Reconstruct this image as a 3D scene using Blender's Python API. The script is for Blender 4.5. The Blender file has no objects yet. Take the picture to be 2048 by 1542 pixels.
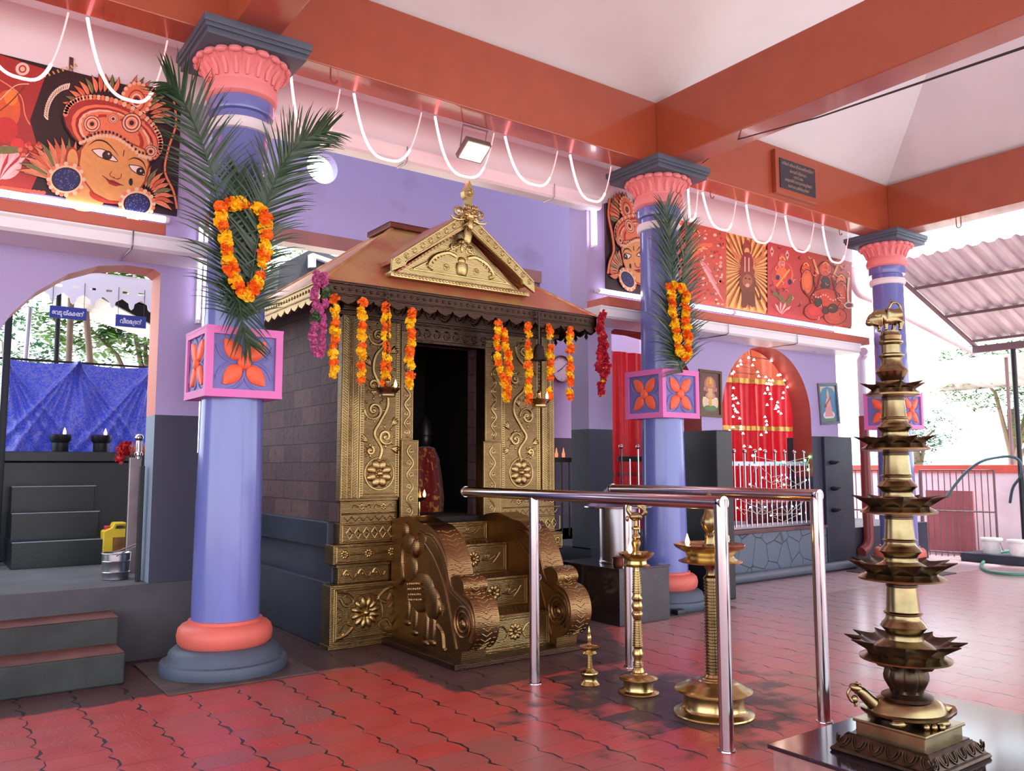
import bpy, bmesh, math, random
from math import pi, sin, cos, radians as rad
from mathutils import Vector, Matrix
from mathutils.geometry import tessellate_polygon
random.seed(7)
S = bpy.context.scene
COL = S.collection
# ---------------------------------------------------------------- camera
F = 1648.6; YAW, PIT, ROL, H = rad(35.797), rad(5.583), rad(-0.108), 1.45
_f = Vector((sin(YAW)*cos(PIT), cos(YAW)*cos(PIT), sin(PIT)))
_r = Vector((cos(YAW), -sin(YAW), 0)); _u = _r.cross(_f)
RT = _r*cos(ROL) + _u*sin(ROL); UP = _u*cos(ROL) - _r*sin(ROL); EYE = Vector((0, 0, H))
cam = bpy.data.cameras.new('camera'); co = bpy.data.objects.new('camera', cam); COL.objects.link(co)
cam.sensor_fit = 'HORIZONTAL'; cam.sensor_width = 36; cam.lens = F/2048*36
cam.clip_start = .05; cam.clip_end = 400
co.matrix_world = Matrix(((RT.x, UP.x, -_f.x, 0), (RT.y, UP.y, -_f.y, 0), (RT.z, UP.z, -_f.z, H), (0, 0, 0, 1)))
S.camera = co
# ---------------------------------------------------------------- world, sun, exposure
S.view_settings.view_transform = 'Standard'; S.view_settings.look = 'None'
S.view_settings.gamma = 1; S.view_settings.use_curve_mapping = False
S.view_settings.exposure = 0.42
w = bpy.data.worlds.new('World'); S.world = w; w.use_nodes = True
bg = w.node_tree.nodes['Background']
bg.inputs[0].default_value = (.84, .93, 1, 1); bg.inputs[1].default_value = 3.0
sun = bpy.data.lights.new('sun', 'SUN'); so = bpy.data.objects.new('sun', sun); COL.objects.link(so)
sun.energy = 7.0; sun.angle = rad(8); sun.color = (1, .97, .92)
so.rotation_euler = (rad(12), rad(22), 0)
S.cycles.max_bounces = 10; S.cycles.diffuse_bounces = 6; S.cycles.sample_clamp_indirect = 6

def at(px, py, ax, v):
    """point of the plane ax = v that the photograph shows at (px, py)"""
    d = RT*((px-1024)/F) + UP*((771-py)/F) + _f
    k = 'XYZ'.index(ax)
    return EYE + d*((v-EYE[k])/d[k])
def lin(c):
    return tuple((x/255/12.92 if x/255 <= .04045 else ((x/255+.055)/1.055)**2.4) for x in c)
# ---------------------------------------------------------------- materials
MT = {}
def mat(name, c, rough=.6, metal=0, var=.12, vs=3.0, bump=0, bs=40, emit=None, es=1, coat=0, alpha=None, stretch=None):
    if name in MT: return MT[name]
    m = bpy.data.materials.new(name); m.use_nodes = True; MT[name] = m
    n = m.node_tree.nodes; L = m.node_tree.links; b = n['Principled BSDF']
    c = lin(c)
    b.inputs['Roughness'].default_value = rough; b.inputs['Metallic'].default_value = metal
    b.inputs['Base Color'].default_value = (*c, 1)
    if coat: b.inputs['Coat Weight'].default_value = coat; b.inputs['Coat Roughness'].default_value = .09
    tc = n.new('ShaderNodeTexCoord')
    src = tc.outputs['Object']
    if stretch:
        mp = n.new('ShaderNodeMapping'); mp.inputs['Scale'].default_value = stretch
        L.new(src, mp.inputs['Vector']); src = mp.outputs['Vector']
    if var:
        t = n.new('ShaderNodeTexNoise'); t.inputs['Scale'].default_value = vs; t.inputs['Detail'].default_value = 6
        L.new(src, t.inputs['Vector'])
        r = n.new('ShaderNodeMapRange'); r.inputs[1].default_value = .3; r.inputs[2].default_value = .7
        r.inputs[3].default_value = 1-var; r.inputs[4].default_value = 1+var
        L.new(t.outputs['Fac'], r.inputs[0])
        x = n.new('ShaderNodeVectorMath'); x.operation = 'SCALE'; x.inputs[0].default_value = c
        L.new(r.outputs[0], x.inputs['Scale']); L.new(x.outputs[0], b.inputs['Base Color'])
    if bump:
        t = n.new('ShaderNodeTexNoise'); t.inputs['Scale'].default_value = bs; t.inputs['Detail'].default_value = 4
        L.new(src, t.inputs['Vector'])
        bp = n.new('ShaderNodeBump'); bp.inputs['Strength'].default_value = bump; bp.inputs['Distance'].default_value = .01
        L.new(t.outputs['Fac'], bp.inputs['Height']); L.new(bp.outputs[0], b.inputs['Normal'])
    if emit:
        b.inputs['Emission Color'].default_value = (*emit, 1); b.inputs['Emission Strength'].default_value = es
    if alpha is not None: b.inputs['Alpha'].default_value = alpha
    return m
def mathn(n, L, op, a, b=None, c=None):
    x = n.new('ShaderNodeMath'); x.operation = op
    for i, v in enumerate((a, b, c)):
        if v is None: continue
        if isinstance(v, (int, float)): x.inputs[i].default_value = v
        else: L.new(v, x.inputs[i])
    return x.outputs[0]
def mixc(n, L, fac, a, b):
    x = n.new('ShaderNodeMix'); x.data_type = 'RGBA'
    for i, v in ((0, fac), (6, a), (7, b)):
        if isinstance(v, tuple): x.inputs[i].default_value = (*v, 1)
        elif isinstance(v, (int, float)): x.inputs[i].default_value = v
        else: L.new(v, x.inputs[i])
    return x.outputs[2]
def split_paint(name, low, high, zs, rough=.55, stains=True):
    """wall paint with a dado: low colour under zs, high colour above it"""
    m = mat(name, high, rough, var=0)
    n = m.node_tree.nodes; L = m.node_tree.links; b = n['Principled BSDF']
    g = n.new('ShaderNodeNewGeometry'); s = n.new('ShaderNodeSeparateXYZ'); L.new(g.outputs['Position'], s.inputs[0])
    f = mathn(n, L, 'GREATER_THAN', s.outputs[2], zs)
    t = n.new('ShaderNodeTexNoise'); t.inputs['Scale'].default_value = 1.7; t.inputs['Detail'].default_value = 8
    L.new(g.outputs['Position'], t.inputs['Vector'])
    col = mixc(n, L, f, lin(low), lin(high))
    if stains:
        r = n.new('ShaderNodeMapRange'); r.inputs[1].default_value = .62; r.inputs[2].default_value = .78
        r.inputs[3].default_value = 0; r.inputs[4].default_value = .35; L.new(t.outputs['Fac'], r.inputs[0])
        col = mixc(n, L, r.outputs[0], col, lin((90, 75, 100)))
    L.new(col, b.inputs['Base Color'])
    bp = n.new('ShaderNodeBump'); bp.inputs['Strength'].default_value = .15; bp.inputs['Distance'].default_value = .02
    L.new(t.outputs['Fac'], bp.inputs['Height']); L.new(bp.outputs[0], b.inputs['Normal'])
    return m
LILAC = (166, 152, 198)
wall_m = split_paint('lilac wall with slate dado', (54, 55, 74), LILAC, 1.855)
reveal_m = split_paint('orange arch reveal', (112, 124, 142), (196, 112, 92), 1.855, stains=False)
reveal_r = split_paint('red arch reveal', (52, 54, 66), (146, 52, 46), 1.3, stains=False)
white_m = mat('cream white plaster', (228, 222, 232), .7, var=.03, bump=.05)
ceil_m = mat('white ceiling plaster', (232, 242, 250), .8, var=.04, vs=1.2, bump=.06, bs=12)
beam_m = mat('orange beam paint', (160, 76, 50), .3, var=.06, vs=4, coat=.45)
pink_m = mat('pink capital paint', (228, 136, 140), .55, var=.06, bump=.1)
salmon_m = mat('salmon ring paint', (214, 102, 90), .5, var=.1, bump=.15)
shaft_m = mat('periwinkle shaft paint', (104, 112, 182), .22, var=.07, vs=5, coat=.4, stretch=(1, 1, .25))
grey_m = mat('slate grey paint', (74, 84, 102), .55, var=.15, bump=.2)
slate_m = mat('dark slate paint', (42, 46, 62), .5, var=.15, vs=5, bump=.15)
black_m = mat('black step paint', (22, 24, 31), .4, var=.15, bump=.1)
frame_m = mat('orchid pink frame paint', (214, 108, 180), .5, var=.04)
panel_m = mat('carved panel periwinkle', (112, 108, 176), .5, var=.1, bump=.1)
flower_m = mat('orange carved flower paint', (240, 96, 60), .5, var=.05)
steel_m = mat('polished stainless steel', (190, 180, 186), .16, 1, var=.04)
steelb_m = mat('brushed stainless steel', (176, 172, 180), .3, 1, var=.06)
brass_m = mat('polished brass lamp', (188, 164, 112), .24, 1, var=.12, vs=14)
bronze_m = mat('aged bronze', (142, 124, 90), .26, 1, var=.3, vs=9)
soot_m = mat('sooty bronze', (74, 58, 46), .32, .9, var=.4, vs=14)
iron_m = mat('black iron paint', (26, 26, 32), .45, .3, var=.1)
wire_m = mat('dark cable', (30, 28, 30), .6)
whitep_m = mat('white pvc', (226, 224, 232), .35, var=.03)
redpipe_m = mat('red oxide pipe paint', (150, 66, 62), .4, var=.08)
greypipe_m = mat('grey pipe paint', (92, 98, 112), .45, var=.1)
copper_m = None
granite_m = mat('polished dark granite', (40, 32, 40), .12, var=.45, vs=18, coat=.4)
wood_m = mat('dark door wood', (50, 22, 20), .5, var=.3, vs=8)
flame_m = mat('lamp flame', (255, 170, 80), emit=(1, .45, .12), es=16, var=0)
yel_m = mat('marigold yellow', (250, 200, 16), .7, var=.15, vs=60)
ora_m = mat('marigold orange', (242, 112, 14), .7, var=.15, vs=60)
mag_m = mat('magenta petal', (196, 92, 150), .7, var=.25, vs=60)
crim_m = mat('crimson petal', (172, 14, 44), .7, var=.2, vs=60)
leaf_m = mat('palm leaf green', (32, 62, 36), .36, var=.25, vs=20)
leafg_m = mat('garland leaf green', (72, 104, 66), .5, var=.2, vs=30)
tree_m = mat('tree leaf green', (84, 132, 48), .6, var=.35, vs=4)
bark_m = mat('pale bark', (150, 130, 112), .8, var=.2)
roofmetal_m = mat('corrugated roof sheet', (212, 204, 210), .4, .1, var=.22, vs=3, stretch=(.4, 2.5, 1))
rustframe_m = mat('rusty roof frame', (120, 96, 100), .6, .2, var=.2)
pinkwall_m = mat('pale pink boundary wall', (250, 232, 240), .7, var=.08, bump=.1)
coping_m = mat('coral coping paint', (226, 100, 82), .6, var=.08)
plastic_y = mat('yellow jerrycan plastic', (222, 190, 40), .35, var=.12, vs=9)
bucketw_m = mat('white bucket plastic', (228, 226, 224), .4, var=.08, vs=12)
ledge_m = mat('terracotta ledge paint', (186, 96, 78), .55, var=.1, bump=.1)

def vcol_mat(name='painted picture', rough=.45):
    m = mat(name, (200, 120, 90), rough, var=0)
    n = m.node_tree.nodes; L = m.node_tree.links
    a = n.new('ShaderNodeAttribute'); a.attribute_name = 'Col'
    t = n.new('ShaderNodeTexNoise'); t.inputs['Scale'].default_value = 25; t.inputs['Detail'].default_value = 5
    g = n.new('ShaderNodeNewGeometry'); L.new(g.outputs['Position'], t.inputs['Vector'])
    r = n.new('ShaderNodeMapRange'); r.inputs[3].default_value = .8; r.inputs[4].default_value = 1.2
    L.new(t.outputs['Fac'], r.inputs[0])
    x = n.new('ShaderNodeVectorMath'); x.operation = 'SCALE'; L.new(a.outputs['Color'], x.inputs[0]); L.new(r.outputs[0], x.inputs['Scale'])
    L.new(x.outputs[0], n['Principled BSDF'].inputs['Base Color'])
    return m
paint_m = vcol_mat()

# ---- paver floor
def paver_mat():
    m = bpy.data.materials.new('red interlocking pavers'); m.use_nodes = True
    n = m.node_tree.nodes; L = m.node_tree.links; b = n['Principled BSDF']
    g = n.new('ShaderNodeNewGeometry'); s = n.new('ShaderNodeSeparateXYZ'); L.new(g.outputs['Position'], s.inputs[0])
    X, Y = s.outputs[0], s.outputs[1]
    M_ = lambda *a: mathn(n, L, *a)
    # Z-shaped joints run along Y, one jog per paver; straight joints run along X
    t0 = M_('FRACT', M_('DIVIDE', Y, .2))
    a_ = M_('MULTIPLY', M_('MINIMUM', t0, .38), .26)
    b_ = M_('MULTIPLY', M_('MINIMUM', M_('MAXIMUM', M_('SUBTRACT', t0, .38), 0.), .22), -.42)
    c_ = M_('MULTIPLY', M_('MAXIMUM', M_('SUBTRACT', t0, .60), 0.), -.016)
    zz = M_('ADD', M_('ADD', a_, b_), c_)
    u = M_('ADD', M_('DIVIDE', X, .30), zz)
    cid = M_('FLOOR', u); fu = M_('FRACT', u)
    v = M_('ADD', M_('DIVIDE', Y, .20), M_('MULTIPLY', M_('FLOORED_MODULO', cid, 2), .5))
    rid = M_('FLOOR', v); fv = M_('FRACT', v)
    du = M_('MULTIPLY', M_('SUBTRACT', .5, M_('ABSOLUTE', M_('SUBTRACT', fu, .5))), .30)
    dv = M_('MULTIPLY', M_('SUBTRACT', .5, M_('ABSOLUTE', M_('SUBTRACT', fv, .5))), .20)
    jt = n.new('ShaderNodeTexNoise'); jt.inputs['Scale'].default_value = 9; L.new(g.outputs['Position'], jt.inputs['Vector'])
    gap = M_('MULTIPLY', M_('MAXIMUM', M_('SUBTRACT', jt.outputs['Fac'], .36), 0.), .035)      # gaps open and close along the joint
    j1 = n.new('ShaderNodeMapRange'); L.new(M_('SUBTRACT', du, gap), j1.inputs[0]); j1.inputs[1].default_value = -.001; j1.inputs[2].default_value = .002
    j2 = n.new('ShaderNodeMapRange'); L.new(dv, j2.inputs[0]); j2.inputs[1].default_value = .0; j2.inputs[2].default_value = .0035; j2.inputs[3].default_value = .45
    joint = M_('MULTIPLY', j1.outputs[0], j2.outputs[0])
    # per-paver random
    wn = n.new('ShaderNodeTexWhiteNoise'); wn.noise_dimensions = '2D'
    cb = n.new('ShaderNodeCombineXYZ'); L.new(cid, cb.inputs[0]); L.new(rid, cb.inputs[1]); L.new(cb.outputs[0], wn.inputs['Vector'])
    def noise(sc, det=6, w=0):
        t = n.new('ShaderNodeTexNoise'); t.inputs['Scale'].default_value = sc; t.inputs['Detail'].default_value = det
        if w:
            mp = n.new('ShaderNodeMapping'); mp.inputs['Location'].default_value = (w, w*2, 0); L.new(g.outputs['Position'], mp.inputs[0]); L.new(mp.outputs[0], t.inputs['Vector'])
        else: L.new(g.outputs['Position'], t.inputs['Vector'])
        return t.outputs['Fac']
    n1, n2, n3 = noise(1.3), noise(5, 8, 7), noise(40, 4, 3)
    red = mixc(n, L, n2, lin((170, 44, 44)), lin((196, 84, 78)))
    worn = n.new('ShaderNodeMapRange'); worn.inputs[1].default_value = .45; worn.inputs[2].default_value = .72
    L.new(M_('ADD', M_('MULTIPLY', n1, .75), M_('MULTIPLY', wn.outputs['Value'], .22)), worn.inputs[0])
    col = mixc(n, L, worn.outputs[0], red, lin((150, 88, 84)))
    # oil-blackened walkway around the shrine, its lamps and along the wall line
    def ell(cx, cy, rx, ry):
        a = M_('DIVIDE', M_('SUBTRACT', X, cx), rx); c = M_('DIVIDE', M_('SUBTRACT', Y, cy), ry)
        return M_('SUBTRACT', 1., M_('SQRT', M_('ADD', M_('MULTIPLY', a, a), M_('MULTIPLY', c, c))))
    wob = M_('MULTIPLY', M_('SUBTRACT', n2, .5), .22)
    Yw = M_('ADD', Y, wob); Xw = M_('ADD', X, wob)
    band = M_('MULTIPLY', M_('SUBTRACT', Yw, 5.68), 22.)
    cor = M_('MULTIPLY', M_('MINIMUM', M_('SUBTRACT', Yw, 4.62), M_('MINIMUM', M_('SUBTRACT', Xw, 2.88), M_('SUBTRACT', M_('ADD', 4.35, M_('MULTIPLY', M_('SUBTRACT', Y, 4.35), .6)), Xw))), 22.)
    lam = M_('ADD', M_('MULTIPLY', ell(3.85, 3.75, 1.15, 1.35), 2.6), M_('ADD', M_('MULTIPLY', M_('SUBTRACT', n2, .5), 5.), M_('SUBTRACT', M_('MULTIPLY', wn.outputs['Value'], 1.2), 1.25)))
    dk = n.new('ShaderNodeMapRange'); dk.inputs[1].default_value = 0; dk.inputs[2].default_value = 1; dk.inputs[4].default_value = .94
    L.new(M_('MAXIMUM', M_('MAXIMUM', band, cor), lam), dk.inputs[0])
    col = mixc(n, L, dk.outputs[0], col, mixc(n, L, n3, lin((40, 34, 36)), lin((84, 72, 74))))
    # bright outdoor sheen painted into the floor colour, paler towards the open side
    go = n.new('ShaderNodeMapRange'); go.inputs[1].default_value = 5.0; go.inputs[2].default_value = 8.6; go.inputs[4].default_value = .8
    L.new(M_('ADD', X, M_('MULTIPLY', n1, 1.6)), go.inputs[0])
    col = mixc(n, L, go.outputs[0], col, lin((196, 172, 178)))
    col = mixc(n, L, joint, lin((30, 18, 20)), col)
    L.new(col, b.inputs['Base Color'])
    # embossed grid in the middle of each paver
    su = M_('PINGPONG', M_('MULTIPLY', fu, 7.), .5); sv = M_('PINGPONG', M_('MULTIPLY', fv, 5.), .5)
    cell = M_('MINIMUM', su, sv)
    inb = M_('MULTIPLY', M_('GREATER_THAN', du, .085), M_('GREATER_THAN', dv, .045))
    em = n.new('ShaderNodeMapRange'); em.inputs[1].default_value = .06; em.inputs[2].default_value = .16; L.new(cell, em.inputs[0])
    worn2 = M_('GREATER_THAN', noise(.7, 2, 11), .5)
    emb = M_('MULTIPLY', M_('MULTIPLY', em.outputs[0], inb), M_('MULTIPLY', worn2, .25))
    hgt = M_('ADD', M_('ADD', joint, emb), M_('ADD', M_('MULTIPLY', n3, .35), M_('MULTIPLY', wn.outputs['Value'], .25)))
    bp = n.new('ShaderNodeBump'); bp.inputs['Strength'].default_value = .55; bp.inputs['Distance'].default_value = .006
    L.new(hgt, bp.inputs['Height']); L.new(bp.outputs[0], b.inputs['Normal'])
    r = n.new('ShaderNodeMapRange'); r.inputs[3].default_value = .26; r.inputs[4].default_value = .5; L.new(n2, r.inputs[0])
    L.new(r.outputs[0], b.inputs['Roughness'])
    b.inputs['Coat Roughness'].default_value = .2; b.inputs['Coat IOR'].default_value = 1.9
    L.new(M_('MULTIPLY', M_('ADD', .10, M_('MULTIPLY', go.outputs[0], 1.0)), M_('SUBTRACT', 1.05, dk.outputs[0])), b.inputs['Coat Weight'])
    L.new(M_('SUBTRACT', .65, M_('MULTIPLY', dk.outputs[0], .4)), b.inputs['Specular IOR Level'])
    return m
paver_m = paver_mat()

# ---- hammered shrine brass with soot from the lamps towards its top
def shrine_brass(name, c1, c2, rough=.36, z0=1.75, z1=3.1, soot=(52, 40, 38), bump=.35, metal=1.0):
    m = mat(name, c1, rough, metal, var=0)
    n = m.node_tree.nodes; L = m.node_tree.links; b = n['Principled BSDF']
    g = n.new('ShaderNodeNewGeometry'); s = n.new('ShaderNodeSeparateXYZ'); L.new(g.outputs['Position'], s.inputs[0])
    t = n.new('ShaderNodeTexNoise'); t.inputs['Scale'].default_value = 5; t.inputs['Detail'].default_value = 8; L.new(g.outputs['Position'], t.inputs['Vector'])
    col = mixc(n, L, t.outputs['Fac'], lin(c1), lin(c2))
    r = n.new('ShaderNodeMapRange'); r.inputs[1].default_value = z0; r.inputs[2].default_value = z1; r.inputs[4].default_value = .85
    L.new(mathn(n, L, 'ADD', s.outputs[2], mathn(n, L, 'MULTIPLY', t.outputs['Fac'], .3)), r.inputs[0])
    col = mixc(n, L, r.outputs[0], col, lin(soot))
    L.new(col, b.inputs['Base Color'])
    w_ = n.new('ShaderNodeTexWave'); w_.inputs['Scale'].default_value = 28; w_.inputs['Distortion'].default_value = 5
    w_.bands_direction = 'Z'; L.new(g.outputs['Position'], w_.inputs['Vector'])
    w2 = n.new('ShaderNodeTexNoise'); w2.inputs['Scale'].default_value = 90; L.new(g.outputs['Position'], w2.inputs['Vector'])
    hh = mathn(n, L, 'ADD', w_.outputs['Fac'], w2.outputs['Fac'])
    bp = n.new('ShaderNodeBump'); bp.inputs['Strength'].default_value = bump; bp.inputs['Distance'].default_value = .004
    L.new(hh, bp.inputs['Height']); L.new(bp.outputs[0], b.inputs['Normal'])
    return m
sb_m = shrine_brass('hammered brass sheet', (158, 132, 88), (98, 78, 52))
sbr_m = shrine_brass('raised brass ornament', (190, 164, 112), (132, 106, 68), .3, bump=.12)
sbc_m = shrine_brass('reddish worn brass', (160, 124, 84), (108, 80, 54), .32, z0=5, z1=6, bump=.2)
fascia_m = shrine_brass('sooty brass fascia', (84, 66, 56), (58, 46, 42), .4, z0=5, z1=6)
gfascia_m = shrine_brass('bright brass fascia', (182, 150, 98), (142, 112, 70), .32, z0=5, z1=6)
gab_m = shrine_brass('pale gold gable brass', (198, 178, 126), (156, 136, 90), .3, z0=6, z1=7, bump=.15)

def roof_copper():
    m = mat('ribbed copper roof', (170, 100, 66), .38, .4, var=0)
    n = m.node_tree.nodes; L = m.node_tree.links; b = n['Principled BSDF']
    g = n.new('ShaderNodeNewGeometry')
    t = n.new('ShaderNodeTexNoise'); t.inputs['Scale'].default_value = 2.2; t.inputs['Detail'].default_value = 7; L.new(g.outputs['Position'], t.inputs['Vector'])
    r = n.new('ShaderNodeMapRange'); r.inputs[1].default_value = .42; r.inputs[2].default_value = .62; L.new(t.outputs['Fac'], r.inputs[0])
    L.new(mixc(n, L, r.outputs[0], lin((186, 112, 84)), lin((194, 156, 98))), b.inputs['Base Color'])
    w_ = n.new('ShaderNodeTexWave'); w_.inputs['Scale'].default_value = 11; w_.inputs['Distortion'].default_value = .6; w_.bands_direction = 'DIAGONAL'
    L.new(g.outputs['Position'], w_.inputs['Vector'])
    bp = n.new('ShaderNodeBump'); bp.inputs['Strength'].default_value = .45; bp.inputs['Distance'].default_value = .008
    L.new(w_.outputs['Fac'], bp.inputs['Height']); L.new(bp.outputs[0], b.inputs['Normal'])
    return m
copper_m = roof_copper()

def block_mat():
    m = mat('sooty laterite blocks', (104, 84, 88), .75, 0, var=0)
    n = m.node_tree.nodes; L = m.node_tree.links; b = n['Principled BSDF']
    g = n.new('ShaderNodeNewGeometry'); s = n.new('ShaderNodeSeparateXYZ'); L.new(g.outputs['Position'], s.inputs[0])
    c = n.new('ShaderNodeCombineXYZ'); L.new(s.outputs[1], c.inputs[0]); L.new(s.outputs[2], c.inputs[1])
    k = n.new('ShaderNodeTexBrick'); L.new(c.outputs[0], k.inputs['Vector'])
    k.inputs['Scale'].default_value = 1; k.inputs['Brick Width'].default_value = .42; k.inputs['Row Height'].default_value = .165
    k.inputs['Mortar Size'].default_value = .004; k.inputs['Mortar Smooth'].default_value = .3; k.inputs['Bias'].default_value = 0
    k.inputs['Color1'].default_value = (*lin((92, 64, 66)), 1); k.inputs['Color2'].default_value = (*lin((62, 42, 46)), 1); k.inputs['Mortar'].default_value = (*lin((26, 20, 24)), 1)
    t = n.new('ShaderNodeTexNoise'); t.inputs['Scale'].default_value = 16; t.inputs['Detail'].default_value = 8; L.new(g.outputs['Position'], t.inputs['Vector'])
    r = n.new('ShaderNodeMapRange'); r.inputs[1].default_value = .5; r.inputs[2].default_value = .72; r.inputs[4].default_value = .8; L.new(t.outputs['Fac'], r.inputs[0])
    L.new(mixc(n, L, r.outputs[0], k.outputs['Color'], lin((48, 38, 42))), b.inputs['Base Color'])
    bp = n.new('ShaderNodeBump'); bp.inputs['Strength'].default_value = .8; bp.inputs['Distance'].default_value = .012
    L.new(mathn(n, L, 'SUBTRACT', mathn(n, L, 'MULTIPLY', t.outputs['Fac'], .8), mathn(n, L, 'MULTIPLY', k.outputs['Fac'], 1.2)), bp.inputs['Height']); L.new(bp.outputs[0], b.inputs['Normal'])
    return m
block_m = block_mat()
def stone_mat():
    m = mat('slate grey rubble stone', (78, 88, 104), .5, 0, var=0)
    n = m.node_tree.nodes; L = m.node_tree.links; b = n['Principled BSDF']
    g = n.new('ShaderNodeNewGeometry')
    v = n.new('ShaderNodeTexVoronoi'); v.feature = 'DISTANCE_TO_EDGE'; v.inputs['Scale'].default_value = 3.6; L.new(g.outputs['Position'], v.inputs['Vector'])
    r = n.new('ShaderNodeMapRange'); r.inputs[2].default_value = .03; L.new(v.outputs['Distance'], r.inputs[0])
    t = n.new('ShaderNodeTexNoise'); t.inputs['Scale'].default_value = 9; L.new(g.outputs['Position'], t.inputs['Vector'])
    L.new(mixc(n, L, r.outputs[0], lin((56, 62, 74)), lin((96, 106, 122))), b.inputs['Base Color'])
    bp = n.new('ShaderNodeBump'); bp.inputs['Strength'].default_value = .6; bp.inputs['Distance'].default_value = .015
    L.new(mathn(n, L, 'ADD', r.outputs[0], t.outputs['Fac']), bp.inputs['Height']); L.new(bp.outputs[0], b.inputs['Normal'])
    return m
stone_m = stone_mat()
def cloth_mat(name, c, c2, sc=30, thr=.55, rough=.5, sheen=.3, transl=None):
    m = mat(name, c, rough, 0, var=0)
    n = m.node_tree.nodes; L = m.node_tree.links; b = n['Principled BSDF']
    tc = n.new('ShaderNodeTexCoord')
    t = n.new('ShaderNodeTexNoise'); t.inputs['Scale'].default_value = sc; t.inputs['Detail'].default_value = 5; t.inputs['Distortion'].default_value = 1.5
    L.new(tc.outputs['Object'], t.inputs['Vector'])
    r = n.new('ShaderNodeMapRange'); r.inputs[1].default_value = thr-.04; r.inputs[2].default_value = thr+.04; L.new(t.outputs['Fac'], r.inputs[0])
    L.new(mixc(n, L, r.outputs[0], lin(c), lin(c2)), b.inputs['Base Color'])
    b.inputs['Sheen Weight'].default_value = sheen
    if transl:
        tr = n.new('ShaderNodeBsdfTranslucent'); tr.inputs[0].default_value = (*lin(transl), 1)
        mx = n.new('ShaderNodeMixShader'); mx.inputs[0].default_value = .5 if 'blue' not in name else .22
        L.new(b.outputs[0], mx.inputs[1]); L.new(tr.outputs[0], mx.inputs[2]); L.new(mx.outputs[0], n['Material Output'].inputs[0])
    return m
bluecloth_m = cloth_mat('blue brocade cloth', (44, 74, 200), (132, 124, 184), 46, .5, .4, .3, transl=(40, 66, 190))
redcloth_m = cloth_mat('red curtain satin', (206, 12, 34), (178, 6, 26), 5, .5, .4, .3, transl=(225, 12, 34))
orcloth_m = cloth_mat('sheer orange cloth', (196, 96, 60), (180, 80, 50), 5, .5, .5, .2, transl=(220, 110, 70))
goldcloth_m = mat('gold ribbon', (206, 160, 78), .35, .5, var=.2, vs=30)
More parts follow.
